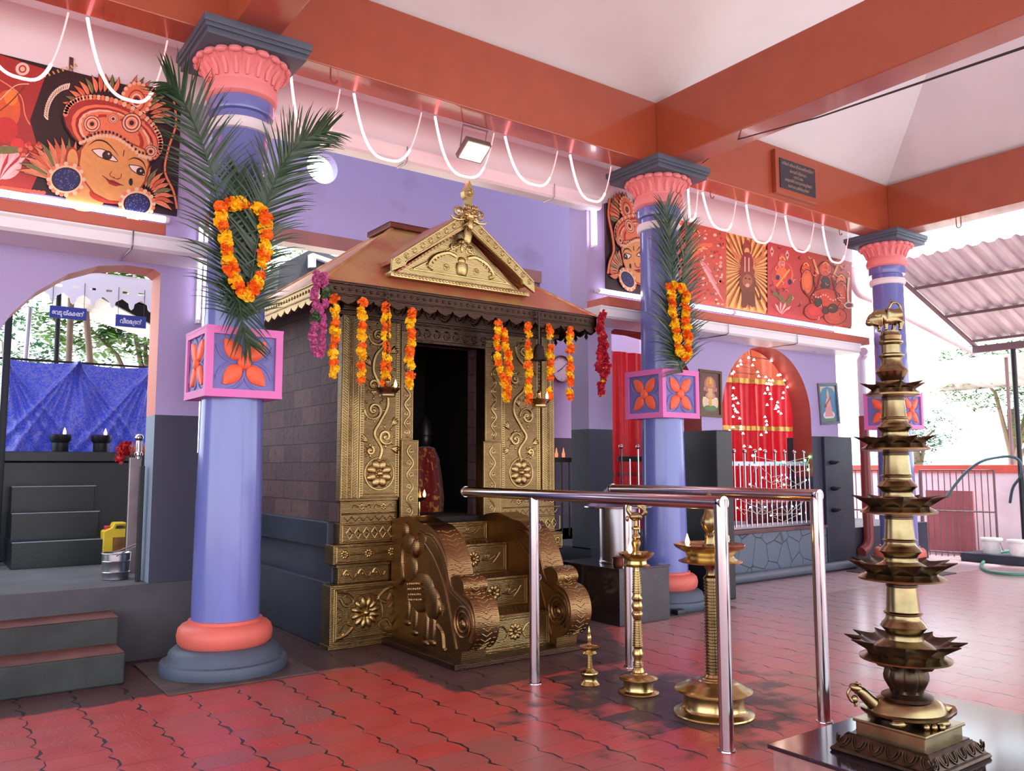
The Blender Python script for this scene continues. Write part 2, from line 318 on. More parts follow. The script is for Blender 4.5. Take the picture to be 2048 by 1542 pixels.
# ---------------------------------------------------------------- mesh helpers
class MB:
    def __init__(s): s.v = []; s.f = []; s.m = []; s.c = None; s.mi = 0
    def add(s, vs, fs, mi=None):
        o = len(s.v); s.v += [tuple(v) for v in vs]; s.f += [tuple(i+o for i in f) for f in fs]
        s.m += [s.mi if mi is None else mi]*len(fs); return s
    def box(s, x0, x1, y0, y1, z0, z1, mi=None):
        V = [(x, y, z) for z in (z0, z1) for y in (y0, y1) for x in (x0, x1)]
        return s.add(V, [(0, 2, 3, 1), (4, 5, 7, 6), (0, 1, 5, 4), (2, 6, 7, 3), (0, 4, 6, 2), (1, 3, 7, 5)], mi)
    def bbox(s, x0, x1, y0, y1, z0, z1, b=.01, mi=None):
        """box with chamfered edges"""
        V = []; 
        cx, cy, cz = (x0+x1)/2, (y0+y1)/2, (z0+z1)/2; hx, hy, hz = (x1-x0)/2, (y1-y0)/2, (z1-z0)/2
        bm = bmesh.new(); bmesh.ops.create_cube(bm, size=1)
        for v in bm.verts: v.co = Vector((cx+v.co.x*2*hx, cy+v.co.y*2*hy, cz+v.co.z*2*hz))
        bmesh.ops.bevel(bm, geom=bm.edges[:], offset=min(b, hx*.9, hy*.9, hz*.9), segments=2, profile=.5, affect='EDGES')
        bm.verts.index_update(); s.add([v.co for v in bm.verts], [[v.index for v in f.verts] for f in bm.faces], mi); bm.free(); return s
    def lathe(s, prof, c=(0, 0, 0), n=32, mi=None, mod=None, a0=0, a1=2*pi):
        o = []; full = abs(a1-a0-2*pi) < 1e-6; N = n if full else n+1
        for r, z in prof:
            for i in range(N):
                a = a0+(a1-a0)*i/n; rr = r*(mod(a, z) if mod else 1)
                o.append((c[0]+rr*cos(a), c[1]+rr*sin(a), c[2]+z))
        fs = []
        for j in range(len(prof)-1):
            for i in range(n):
                k = (i+1) % N
                fs.append((j*N+i, j*N+k, (j+1)*N+k, (j+1)*N+i))
        return s.add(o, fs, mi)
    def tube(s, pts, r, n=8, mi=None, cap=True, closed=False):
        pts = [Vector(p) for p in pts]; K = len(pts)
        rs = r if isinstance(r, (list, tuple)) else [r]*K
        V = []; nrm = None
        for i, p in enumerate(pts):
            if closed: t = pts[(i+1) % K]-pts[i-1]
            else: t = (pts[min(i+1, K-1)]-pts[max(i-1, 0)])
            t = t.normalized() if t.length > 1e-9 else Vector((0, 0, 1))
            if nrm is None: nrm = t.orthogonal().normalized()
            else:
                nrm = nrm-t*nrm.dot(t); nrm = nrm.normalized() if nrm.length > 1e-6 else t.orthogonal().normalized()
            b = t.cross(nrm)
            for k in range(n):
                a = 2*pi*k/n; V.append(p+(nrm*cos(a)+b*sin(a))*rs[i])
        fs = []
        for i in range(K if closed else K-1):
            j = (i+1) % K
            for k in range(n): fs.append((i*n+k, i*n+(k+1) % n, j*n+(k+1) % n, j*n+k))
        if cap and not closed: fs += [tuple(range(n))[::-1], tuple(range((K-1)*n, K*n))]
        return s.add(V, fs, mi)
    def ell(s, c, ax, n=12, m=8, mi=None):
        """ellipsoid: ax = three vectors or three radii"""
        c = Vector(c)
        if not isinstance(ax[0], (tuple, Vector)): ax = ((ax[0], 0, 0), (0, ax[1], 0), (0, 0, ax[2]))
        A = [Vector(a) for a in ax]; V = [c-A[2]]; 
        for j in range(1, m):
            t = pi*j/m
            for i in range(n):
                a = 2*pi*i/n; V.append(c+A[0]*(sin(t)*cos(a))+A[1]*(sin(t)*sin(a))-A[2]*cos(t))
        V.append(c+A[2]); fs = []
        for i in range(n):
            fs.append((0, 1+(i+1) % n, 1+i))
            for j in range(m-2):
                a, b = 1+j*n+i, 1+j*n+(i+1) % n; fs.append((a, b, b+n, a+n))
            k = 1+(m-2)*n; fs.append((k+i, k+(i+1) % n, len(V)-1))
        return s.add(V, fs, mi)
    def prism(s, pts, fn, d0, d1, holes=(), mi=None, side=None, hside=None):
        """polygon pts (u,v) with holes, extruded between depths d0..d1; fn(u,v,d) gives the place"""
        loops = [list(pts)]+[list(h) for h in holes]
        tri = tessellate_polygon([[Vector((u, v, 0)) for u, v in l] for l in loops])
        flat = [p for l in loops for p in l]; N = len(flat)
        V = [fn(u, v, d0) for u, v in flat]+[fn(u, v, d1) for u, v in flat]
        s.add(V, [tuple(t) for t in tri]+[tuple(i+N for i in reversed(t)) for t in tri], mi)
        o = 0
        for li, l in enumerate(loops):
            k = len(l); fs = [(o+i, o+(i+1) % k, o+(i+1) % k+N, o+i+N) for i in range(k)]
            base = len(s.v)-2*N
            s.f += [tuple(i+base for i in f) for f in fs]
            mm = (side if li == 0 else hside); mm = (s.mi if mi is None else mi) if mm is None else mm
            s.m += [mm]*k; o += k
        return s
    def build(s, name, mats, parent=None, smooth=True, ang=38, col=None, fix=True):
        me = bpy.data.meshes.new(name); me.from_pydata(s.v, [], s.f)
        for m in (mats if isinstance(mats, (list, tuple)) else [mats]): me.materials.append(m)
        me.polygons.foreach_set('material_index', s.m)
        if fix:
            bm = bmesh.new(); bm.from_mesh(me); bmesh.ops.recalc_face_normals(bm, faces=bm.faces[:]); bm.to_mesh(me); bm.free()
        if smooth:
            me.polygons.foreach_set('use_smooth', [True]*len(me.polygons)); me.set_sharp_from_angle(angle=rad(ang))
        if col is not None:
            a = me.color_attributes.new('Col', 'FLOAT_COLOR', 'CORNER')
            d = []
            for p in me.polygons: d += list(col[p.index])*p.loop_total
            a.data.foreach_set('color', d)
        me.update()
        o = bpy.data.objects.new(name, me); COL.objects.link(o)
        if parent: o.parent = parent; o.matrix_parent_inverse = Matrix.Translation(parent.location).inverted() if parent.type == 'EMPTY' and parent.parent is None else Matrix()
        if parent and parent.type != 'EMPTY': o.matrix_parent_inverse = Matrix()
        return o
def thing(name, label, cat, loc=(0, 0, 0), group=None):
    o = bpy.data.objects.new(name, None); COL.objects.link(o); o.location = loc; o.empty_display_size = .1
    return tag(o, label, cat, group)
def tag(o, label, cat, group=None):
    o['label'] = label; o['category'] = cat
    if group: o['group'] = group
    return o
def struct(o): o['kind'] = 'structure'; return o
def dup(root, loc, label=None, group=None):
    r = root.copy(); COL.objects.link(r); r.location = loc
    if label: r['label'] = label
    if group: r['group'] = group
    for ch in list(root.children):
        c = ch.copy(); COL.objects.link(c); c.parent = r; c.matrix_parent_inverse = ch.matrix_parent_inverse.copy()
        for g in list(ch.children):
            d = g.copy(); COL.objects.link(d); d.parent = c; d.matrix_parent_inverse = g.matrix_parent_inverse.copy()
    return r
FY = lambda y: (lambda u, v, d: (u, y-d, v))        # plane facing the camera side (-Y), depth towards -Y
FX = lambda x: (lambda u, v, d: (x-d, u, v))        # plane facing -X
def arc(cx, cz, r, a0, a1, n=16, ry=None):
    return [(cx+r*cos(a0+(a1-a0)*i/n), cz+(ry or r)*sin(a0+(a1-a0)*i/n)) for i in range(n+1)]
def spiral(cx, cy, r0, r1, a0, turns, n=40):
    return [(cx+(r0+(r1-r0)*i/n)*cos(a0+turns*2*pi*i/n), cy+(r0+(r1-r0)*i/n)*sin(a0+turns*2*pi*i/n)) for i in range(n+1)]
def cat_curve(P, k=6):
    P = [Vector(p) for p in P]; out = []
    for i in range(len(P)-1):
        p0, p1, p2, p3 = P[max(i-1, 0)], P[i], P[i+1], P[min(i+2, len(P)-1)]
        for j in range(k):
            t = j/k; out.append(.5*((2*p1)+(p2-p0)*t+(2*p0-5*p1+4*p2-p3)*t*t+(3*p1-p0-3*p2+p3)*t**3))
    out.append(P[-1]); return out
# ornament drawn as raised metal on a plane given by fn
def orn_line(mb, fn, pts, r, h=0, mi=None, n=6):
    mb.tube([fn(u, v, h) for u, v in pts], r, n, mi)
def orn_rosette(mb, fn, cu, cv, R, petals=8, mi=None, ring=True):
    e = 1e-3; o = Vector(fn(cu, cv, 0)); U = (Vector(fn(cu+1, cv, 0))-o); V = (Vector(fn(cu, cv+1, 0))-o); D = (Vector(fn(cu, cv, 1))-o)
    for k in range(petals):
        a = 2*pi*(k+.5)/petals; d = U*cos(a)+V*sin(a); t = U*-sin(a)+V*cos(a)
        mb.ell(o+d*R*.56, (d*R*.36, t*R*.25*8/petals*1.15, D*R*.17), 10, 6, mi)
    mb.ell(o+D*R*.05, (U*R*.22, V*R*.22, D*R*.2), 12, 6, mi)
    if ring: mb.tube([o+(U*cos(2*pi*i/28)+V*sin(2*pi*i/28))*R for i in range(28)], R*.06, 6, mi, closed=True)
def orn_border(mb, fn, u0, u1, v0, v1, r, mi=None, step=None):
    orn_line(mb, fn, [(u0, v0), (u1, v0)], r, 0, mi); orn_line(mb, fn, [(u0, v1), (u1, v1)], r, 0, mi)
    orn_line(mb, fn, [(u0, v0), (u0, v1)], r, 0, mi); orn_line(mb, fn, [(u1, v0), (u1, v1)], r, 0, mi)
# ---- painted pictures: flat coloured shapes laid on a real panel facing -Y
class Art:
    def __init__(s, y): s.y = y; s.mb = MB(); s.col = []; s.k = 0; s.fn = None
    def P(s, x, y): p = at(x, y, 'Y', s.y); return (p.x, p.z)
    def poly(s, pts, c, raw=False):
        if not raw: pts = [s.P(*p) for p in pts]
        s.k += 1; y = s.y-.00012*s.k
        tri = tessellate_polygon([[Vector((u, v, 0)) for u, v in pts]])
        s.mb.add([(u, y, v) for u, v in pts], [tuple(t) for t in tri]); s.col += [(*lin(c), 1)]*len(tri)
    def same(s): s.k -= 1
    def ell(s, cx, cy, rx, ry, c, rot=0, n=20):
        s.poly([(cx+rx*cos(t)*cos(rot)-ry*sin(t)*sin(rot), cy+rx*cos(t)*sin(rot)+ry*sin(t)*cos(rot)) for t in [2*pi*i/n for i in range(n)]], c)
    def stroke(s, pts, w, c, taper=False, curve=True):
        P = [Vector((*p, 0)) for p in pts]
        if curve and len(P) > 2: P = cat_curve(P, 5)
        L, R = [], []; K = len(P)
        for i, p in enumerate(P):
            t = (P[min(i+1, K-1)]-P[max(i-1, 0)]).normalized(); nn = Vector((-t.y, t.x, 0))
            ww = w/2*(1 if not taper else max(.08, sin(pi*min(1, (i+.4)/K))))
            L.append(p+nn*ww); R.append(p-nn*ww)
        s.k += 1; y = s.y-.00012*s.k
        V = []
        for a, b in zip(L, R):
            for q in (a, b):
                u, v = s.P(q.x, q.y); V.append((u, y, v))
        fs = [(2*i, 2*i+1, 2*i+3, 2*i+2) for i in range(K-1)]
        s.mb.add(V, fs); s.col += [(*lin(c), 1)]*len(fs)
    def dots(s, pts, r, c):
        for i, p in enumerate(pts):
            s.ell(p[0], p[1], r, r, c, n=8)
            if i < len(pts)-1: s.same()
    def petal(s, x0, y0, x1, y1, w, c, bend=0):
        dx, dy = x1-x0, y1-y0; L = math.hypot(dx, dy); nx, ny = -dy/L, dx/L
        A = [(x0+dx*t+nx*(w*sin(pi*t**.8)/2+bend*sin(pi*t)), y0+dy*t+ny*(w*sin(pi*t**.8)/2+bend*sin(pi*t))) for t in [i/8 for i in range(9)]]
        B = [(x0+dx*t+nx*(-w*sin(pi*t**.8)/2+bend*sin(pi*t)), y0+dy*t+ny*(-w*sin(pi*t**.8)/2+bend*sin(pi*t))) for t in [i/8 for i in range(8, -1, -1)]]
        s.poly(A+B[1:-1], c)
    def build(s, name, parent=None, m=None): return s.mb.build(name, m or paint_m, parent, smooth=False, col=s.col, fix=False)
def panel(name, x0, x1, z0, z1, y, th, m, parent): return MB().box(x0, x1, y, y+th, z0, z1).build(name, m, parent, smooth=False)
# ================================================================ SETTING
YW = 6.85                                             # front plane of the side buildings
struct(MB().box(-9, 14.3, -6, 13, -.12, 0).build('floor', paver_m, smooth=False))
ground_m = mat('pale dusty ground', (205, 190, 176), .9, var=.1, vs=.6)
struct(MB().box(-40, 60, -40, 60, -.3, -.125).build('ground', ground_m, smooth=False))
# ---- hipped roof slab over the hall
ex0, ex1, ey0, ey1, ez, sl = -7.9, 11.75, -4.2, 6.95, 4.81, .6
def slab():
    mb = MB(); ym = (ey0+ey1)/2; rh = (ey1-ym)*sl; xa, xb = ex0+(ey1-ym), ex1-(ey1-ym)
    for o, fl in ((0, 0), (.16, 1)):
        V = [(ex0, ey0, ez+o), (ex1, ey0, ez+o), (ex1, ey1, ez+o), (ex0, ey1, ez+o), (xa, ym, ez+rh+o), (xb, ym, ez+rh+o)]
        mb.add(V, [(0, 1, 5, 4), (3, 4, 5, 2), (0, 4, 3), (1, 2, 5)])
    mb.add([(ex0, ey0, ez), (ex1, ey0, ez), (ex1, ey1, ez), (ex0, ey1, ez), (ex0, ey0, ez+.16), (ex1, ey0, ez+.16), (ex1, ey1, ez+.16), (ex0, ey1, ez+.16)],
           [(0, 1, 5, 4), (1, 2, 6, 5), (2, 3, 7, 6), (3, 0, 4, 7)])
    return mb
struct(slab().build('ceiling', ceil_m, smooth=False))
BZ0, BZ1 = 4.65, 5.33
struct(MB().bbox(-7.9, 11.1, 6.0, 6.30, BZ0, BZ1, .008).build('trim_1', beam_m, smooth=False))
for i, x in enumerate((-2.66, 1.87, 6.40, 10.94)):
    struct(MB().bbox(x-.165, x+.165, -3.4, 6.0, BZ0, BZ1, .008).build('trim_%d' % (i+2), beam_m, smooth=False))
# ---- plaque box on the beam
# ---- side buildings
def mural_wall(name, x0, x1):
    return struct(MB().box(x0, x1, YW, YW+.14, 4.44, 5.75).build(name, white_m, smooth=False))
mural_wall('wall_back_fascia', -6, 11.25)
def arch_wall(name, x0, x1, zb, zt, holes, reveal):
    mb = MB(); mb.prism([(x0, zb), (x1, zb), (x1, zt), (x0, zt)], lambda u, v, d: (u, YW+d, v), 0, .30, holes, mi=0, hside=1)
    return struct(mb.build(name, [wall_m, reveal], smooth=False))
pl, pz = .56, .56
xr = at(310, 830, 'Y', YW).x                         # right jamb of the left arch
cz = at(320, 540, 'Y', YW).z
lh = [(xr, pz-.006), (xr, cz-.03), (xr-.05, cz), (xr-.25, cz+.005), (xr-.45, cz-.03), (xr-.65, cz-.12), (xr-.85, cz-.28), (xr-1.0, cz-.46), (xr-1.1, cz-.65), (xr-1.14, cz-.9), (xr-1.14, pz-.006)]
arch_wall('wall_left', -6, 1.83, pz-.012, 4.44, [lh[::-1]], reveal_m)
xd = at(1223, 700, 'Y', YW).x
rh_ = [(xd, pz-.006), (xd+1.48, pz-.006), (xd+1.48, cz-.9), (xd+1.43, cz-.65), (xd+1.33, cz-.46), (xd+1.18, cz-.28), (xd+.98, cz-.12), (xd+.78, cz-.03), (xd+.5, cz+.0), (xd+.05, cz), (xd, cz-.03)]
ac, ar = at(1533, 693, 'Y', YW), .93
az = ac.z-ar
ra = [(ac.x-ar, pz-.006), (ac.x+ar, pz-.006)]+[(p[0], p[1]) for p in arc(ac.x, az, ar, 0, pi, 24)]
arch_wall('wall_right', 5.98, 10.70, pz-.012, 4.44, [rh_, ra], reveal_r)
# return walls running back from the ends facing the shrine
# platforms
struct(MB().box(-6, 1.83, YW-.02, 13, 0, pz).build('floor_left_platform', mat('dusty slate platform', (74, 72, 78), .7, var=.25, vs=3, bump=.2), smooth=False))
struct(MB().box(5.98, 13.0, YW-.01, 13, 0, pz).build('floor_right_platform', slate_m, smooth=False))
# back wall of the shrine court: wide opening at the left, round vent above
xo = at(1080, 568, 'Y', 9.3).x; zo = at(560, 455, 'Y', 9.3).z
vent = at(645, 335, 'Y', 9.3)
mb = MB(); mb.prism([(1.3, zo), (xo, zo), (xo, .0), (9.2, 0), (9.2, 6.2), (1.3, 6.2)], lambda u, v, d: (u, 9.3+d, v), 0, .15,
                    [arc(vent.x, vent.z, .20, 0, 2*pi*31/32, 31)], mi=0, hside=0)
struct(mb.build('wall_back', [wall_m], smooth=False))
struct(MB().box(1.3, xo, 9.26, 9.5, zo-.17, zo).build('trim_6', mat('rust lintel', (150, 96, 92), .3, var=.15), smooth=False))
struct(MB().box(1.3, 9.2, YW+.14, 9.3, 6.0, 6.1).build('ceiling_court_added', ceil_m, smooth=False))  # unseen ceiling, added to keep sky light off the shrine and court wall
# red oxide + grey gutters and ledges (setting trim)
def ledge(name, x0, x1, z0, z1):
    struct(MB().bbox(x0, x1, 6.5, YW, z0, z1, .01).build(name, ledge_m, smooth=False))
zl = at(333, 463, 'Y', 6.5).z
ledge('trim_7', -6, at(333, 450, 'Y', 6.5).x, 3.195, 3.285); ledge('trim_8', at(1216, 592, 'Y', 6.5).x, at(1740, 690, 'Y', 6.5).x, 3.172, 3.275)
def gutter(label, x0, x1, z0, z1, y0, y1, clips):
    t = thing('rain_gutter', label, 'gutter', (x0, y1, z0))
    mb = MB(); w = .012
    mb.prism([(y1, z1), (y0-.01, z1), (y0-.01, z1-.012), (y0+.004, z1-.03), (y0+.004, z0+.02), (y0+.03, z0), (y1, z0)], lambda u, v, d: (x0+d, u, v), 0, x1-x0)
    mb.build('trough', whitep_m, t, smooth=False)
    for c in clips: MB().tube([(c, y1, z1+.004), (c, y0-.016, z1+.002), (c, y0-.014, z0+.01), (c, y0+.03, z0-.006), (c, y1, z0-.006)], .006, 6).build('clip', steelb_m, t)
    return t
gx = lambda px, y=6.42: at(px, 600, 'Y', y).x
gutter('long white rain gutter above the left arch, under the face mural', -6, 1.78, 3.045, 3.165, 6.4, YW-.003, [at(265, 480, 'Y', 6.4).x])
gutter('white rain gutter above the red curtained arch, right of the shrine', at(1201, 620, 'Y', 6.4).x, at(1722, 700, 'Y', 6.4).x, 3.015, 3.138, 6.4, YW-.003, [at(1455, 660, 'Y', 6.4).x, at(1593, 680, 'Y', 6.4).x])
gutter('pinkish white gutter high behind the hanging rope lights, over the shrine', 1.9, 6.1, 4.32, 4.46, 6.72, YW+.05, [at(815, 330, 'Y', 6.7).x, at(1110, 400, 'Y', 6.7).x])
# tube lights
tube_m = mat('cool white tube light', (255, 250, 255), emit=(1, .94, 1), es=6, var=0)
def batten(label, p0, p1, r=.018):
    t = thing('tube_light', label, 'tube light', p0)
    p0, p1 = Vector(p0), Vector(p1); d = (p1-p0).normalized()
    MB().tube([p0, p1], r, 10).build('tube', tube_m, t)
    mb = MB(); off = Vector((0, .035, 0)); mb.tube([p0-d*.03+off, p1+d*.03+off], .022, 4); mb.tube([p0-d*.03, p0], .024, 8); mb.tube([p1, p1+d*.03], .024, 8)
    mb.build('batten', whitep_m, t)
batten('long horizontal tube light glowing under the left face mural', (-.6, YW-.07, 3.40), (1.50, YW-.07, 3.40), .026)
batten('horizontal tube light glowing under the right mural, left length behind the second column', (6.1, YW-.07, 3.40), (8.35, YW-.07, 3.40), .026)
batten('horizontal tube light glowing under the right mural, length over the curtained arch', (8.42, YW-.07, 3.40), (10.85, YW-.07, 3.40), .026)
a = at(1200, 425, 'Y', YW-.05); b = at(1200, 492, 'Y', YW-.05)
batten('short upright tube light on the pillar left of the right mural', (5.98+.06, YW-.06, b.z), (5.98+.06, YW-.06, a.z), .03)
a = at(404, 452, 'Y', YW-.05); b = at(404, 640, 'Y', YW-.05)
batten('thin upright tube light on the wall edge behind the nearest column', (a.x, YW-.05, b.z), (a.x, YW-.05, a.z), .012)

# ---- left steps up to the platform
struct(MB().bbox(-3, 1.22, 6.15, 6.5, 0, .205, .012).bbox(-3, 1.24, 6.5, YW-.02, 0, .385, .012).build('steps_left', mat('worn dark step', (46, 48, 48), .65, var=.4, vs=4, bump=.3), smooth=False))
stp = bpy.data.objects['steps_left']
for a_, b_, x_, z_ in ((6.152, 6.5, 1.215, .205), (6.502, YW-.02, 1.235, .385)): MB().box(-3, x_, a_, b_, z_, z_+.003).build('tread', mat('red dusted tread', (104, 56, 50), .7, var=.4, vs=5), stp, smooth=False)

# ================================================================ COLUMNS
def column(x, label):
    y = 6.15; t = thing('column', label, 'column', (x, y, 0))
    MB().bbox(x-.5, x+.5, y-.5, y+.5, 0, .014, .004).build('footing_slab', mat('dirt stained footing', (76, 60, 58), .7, var=.45, vs=6, bump=.3), t, smooth=False)
    mb = MB(); mb.lathe([(0, .01), (.43, .01), (.437, .03), (.437, .075), (.43, .09), (.40, .095), (.385, .12), (.375, .155), (.345, .18), (.315, .19), (0, .19)], (x, y, 0), 56)
    mb.build('base', grey_m, t)
    MB().lathe([(.25, .185), (.30, .19), (.323, .215), (.33, .265), (.32, .31), (.295, .335), (.255, .345), (.255, .365), (.22, .37)], (x, y, 0), 56).build('base_ring', salmon_m, t)
    MB().lathe([(.236, .33), (.236, .6), (.226, 1.5), (.214, 2.5), (.204, 3.5), (.202, 4.1), (.235, 4.105), (.24, 4.12), (.24, 4.2), (.225, 4.215), (.2, 4.22)], (x, y, 0), 64).build('shaft', shaft_m, t)
    MB().lathe([(.2, 3.955), (.225, 3.96), (.236, 3.985), (.236, 4.015), (.225, 4.04), (.2, 4.045)], (x, y, 0), 56).build('neck_band', white_m, t)
    MB().lathe([(.2, 4.2), (.235, 4.205), (.262, 4.23), (.268, 4.275), (.255, 4.32), (.225, 4.335)], (x, y, 0), 56).build('capital_ring', pink_m, t)
    N = 20
    def mod(a, z):
        s = abs(sin(a*N/2)); k = max(0, (z-4.34)/.17); return 1-.10*(1-s**.6)*k
    mb = MB(); mb.lathe([(.2, 4.325), (.232, 4.33), (.238, 4.36), (.25, 4.40), (.275, 4.44), (.318, 4.475), (.352, 4.495), (.358, 4.508), (.345, 4.522), (.3, 4.528)], (x, y, 0), N*8, mod=mod)
    for k in range(N):                                 # curled petal lips, pierced by two dimples
        a = 2*pi*(k+.5)/N; d = Vector((cos(a), sin(a), 0)); tt = Vector((-sin(a), cos(a), 0)); c = Vector((x, y, 0))
        mb.ell(c+d*.335+Vector((0, 0, 4.492)), (d*.028, tt*.046, Vector((0, 0, .022))), 10, 6)
        mb.tube([c+d*.248+Vector((0, 0, 4.35)), c+d*.262+Vector((0, 0, 4.41)), c+d*.30+Vector((0, 0, 4.46))], [.014, .02, .012], 6)
    mb.build('lotus_capital', pink_m, t, ang=50)
    h = .40
    MB().bbox(x-h+.03, x+h-.03, y-h+.03, y+h-.03, 4.52, 4.57, .006).bbox(x-h+.012, x+h-.012, y-h+.012, y+h-.012, 4.565, 4.60, .006).bbox(x-h, x+h, y-h, y+h, 4.595, 4.652, .006).build('abacus', grey_m, t)
    # flower box
    b, z0, z1 = .275, 1.945, 2.44; zc = (z0+z1)/2
    mb = MB(); mb.box(x-b+.022, x+b-.022, y-b+.022, y+b-.022, z0+.012, z1-.012); box = mb.build('flower_box', panel_m, t, smooth=False)
    mb = MB(); fw = .052
    for fn in (FY(y-b+.018), FX(x-b+.018), lambda u, v, d: (u, y+b-.018+d, v), lambda u, v, d: (x+b-.018+d, u, v)):
        c0 = x if fn(0, 0, 0)[0] == 0 else y; e_ = 0 if fn(0, 0, 0)[0] == 0 else .0185
        mb.prism([(c0-b+e_, z0), (c0+b-e_, z0), (c0+b-e_, z1), (c0-b+e_, z1)], fn, 0, .018, [[(c0-b+fw, z0+fw), (c0-b+fw, z1-fw), (c0+b-fw, z1-fw), (c0+b-fw, z0+fw)]])
    mb.box(x-b-.002, x+b+.002, y-b-.002, y+b+.002, z0-.004, z0+.014); mb.box(x-b-.002, x+b+.002, y-b-.002, y+b+.002, z1-.014, z1+.004)
    mb.build('box_frame', frame_m, box, smooth=False)
    for fn, c0 in ((FY(y-b+.022), x), (FX(x-b+.022), y)):
        o = Vector(fn(c0, zc, 0)); U = Vector(fn(c0+1, zc, 0))-o; V = Vector((0, 0, 1)); D = Vector(fn(c0, zc, 1))-o
        mb = MB()
        for k in range(4):
            a = pi/4+k*pi/2; d = U*cos(a)+V*sin(a)*1.08; tt = U*-sin(a)+V*cos(a)
            P = []; 
            for i in range(13):                         # leaf-shaped petal with a ridge
                s_ = i/12; w_ = .058*sin(pi*min(1, s_**.8))**.75+.002; r_ = .035+.175*s_
                P += [o+d*r_-tt*w_+D*.004, o+d*r_-tt*w_*.8+D*.016, o+d*r_+D*(.020-.004*s_), o+d*r_+tt*w_*.8+D*.016, o+d*r_+tt*w_+D*.004]
            mb.add(P, [(i*5+j, i*5+j+1, i*5+6+j, i*5+5+j) for i in range(12) for j in range(4)])
        mb.ell(o+D*.008, (U*.052, V*.052, D*.028), 18, 8)
        mb.build('carved_flower', flower_m, box, ang=60)
        mb = MB()
        for k in range(4):
            a = k*pi/2; d = U*cos(a)+V*sin(a); tt = U*-sin(a)+V*cos(a)
            for sgn in (-1, 1):
                for e_ in (0, .018):
                    pts = [o+d*(.06+e_)+tt*0, o+d*(.11+e_)+tt*sgn*.012, o+d*(.17)+tt*sgn*(.06-e_), o+d*(.20)+tt*sgn*(.125-e_)]
                    mb.tube([p+D*.002 for p in cat_curve(pts, 4)], .008, 6)
        mb.build('carved_leaves', panel_m, box)
    return t
column(1.88, 'nearest lilac blue column with palm fronds and an upright garland, left of the shrine')
column(6.40, 'middle lilac blue column rising behind the steel queue rails, right of the shrine')
column(10.94, 'farthest lilac blue column, behind the tall tiered oil lamp')

# ================================================================ SHRINE
sh = thing('shrine', 'small brass-clad shrine with copper roof, gabled front, dark doorway and brass steps', 'shrine', (3.9, 6.3, 0))
SX0, SX1, SY, SYB = 2.80, 5.03, 6.30, 8.55
DX0, DX1, DZ0, DZ1 = 3.46, 4.22, .93, 2.53            # doorway
# core: side walls of blocks, hollow inside
mb = MB()
mb.box(SX0+.01, SX0+.32, SY+.02, SYB, 1.0, 2.93); mb.box(SX1-.32, SX1-.01, SY+.02, SYB, 1.0, 2.93); mb.box(SX0+.32, SX1-.32, SYB-.3, SYB-.02, 1.0, 2.93)
mb.box(SX0+.32, DX0-.02, SY+.02, SY+.3, .95, 2.93); mb.box(DX1+.02, SX1-.32, SY+.02, SY+.3, .95, 2.93); mb.box(DX0-.03, DX1+.03, SY+.02, SY+.3, DZ1+.02, 2.93)
mb.build('block_wall', block_m, sh, smooth=False)
inner_m = mat('shade black chamber', (24, 18, 20), .8, var=.2)  # near-black lining colour stands in for the shade inside the doorway
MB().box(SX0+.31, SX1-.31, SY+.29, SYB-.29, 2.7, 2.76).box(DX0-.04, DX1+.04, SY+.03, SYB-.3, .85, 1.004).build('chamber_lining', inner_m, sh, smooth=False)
# side plinth in dark slate, stepped
mb = MB()
mb.bbox(SX0-.06, SX1+.08, SY+.12, SYB+.05, 0, .52, .01).bbox(SX0+.0, SX1+.03, SY+.1, SYB, .5, .79, .01).bbox(SX0-.04, SX1+.08, SY+.12, SYB+.04, .78, 1.0, .012)
mb.build('side_plinth', slate_m, sh, smooth=False)
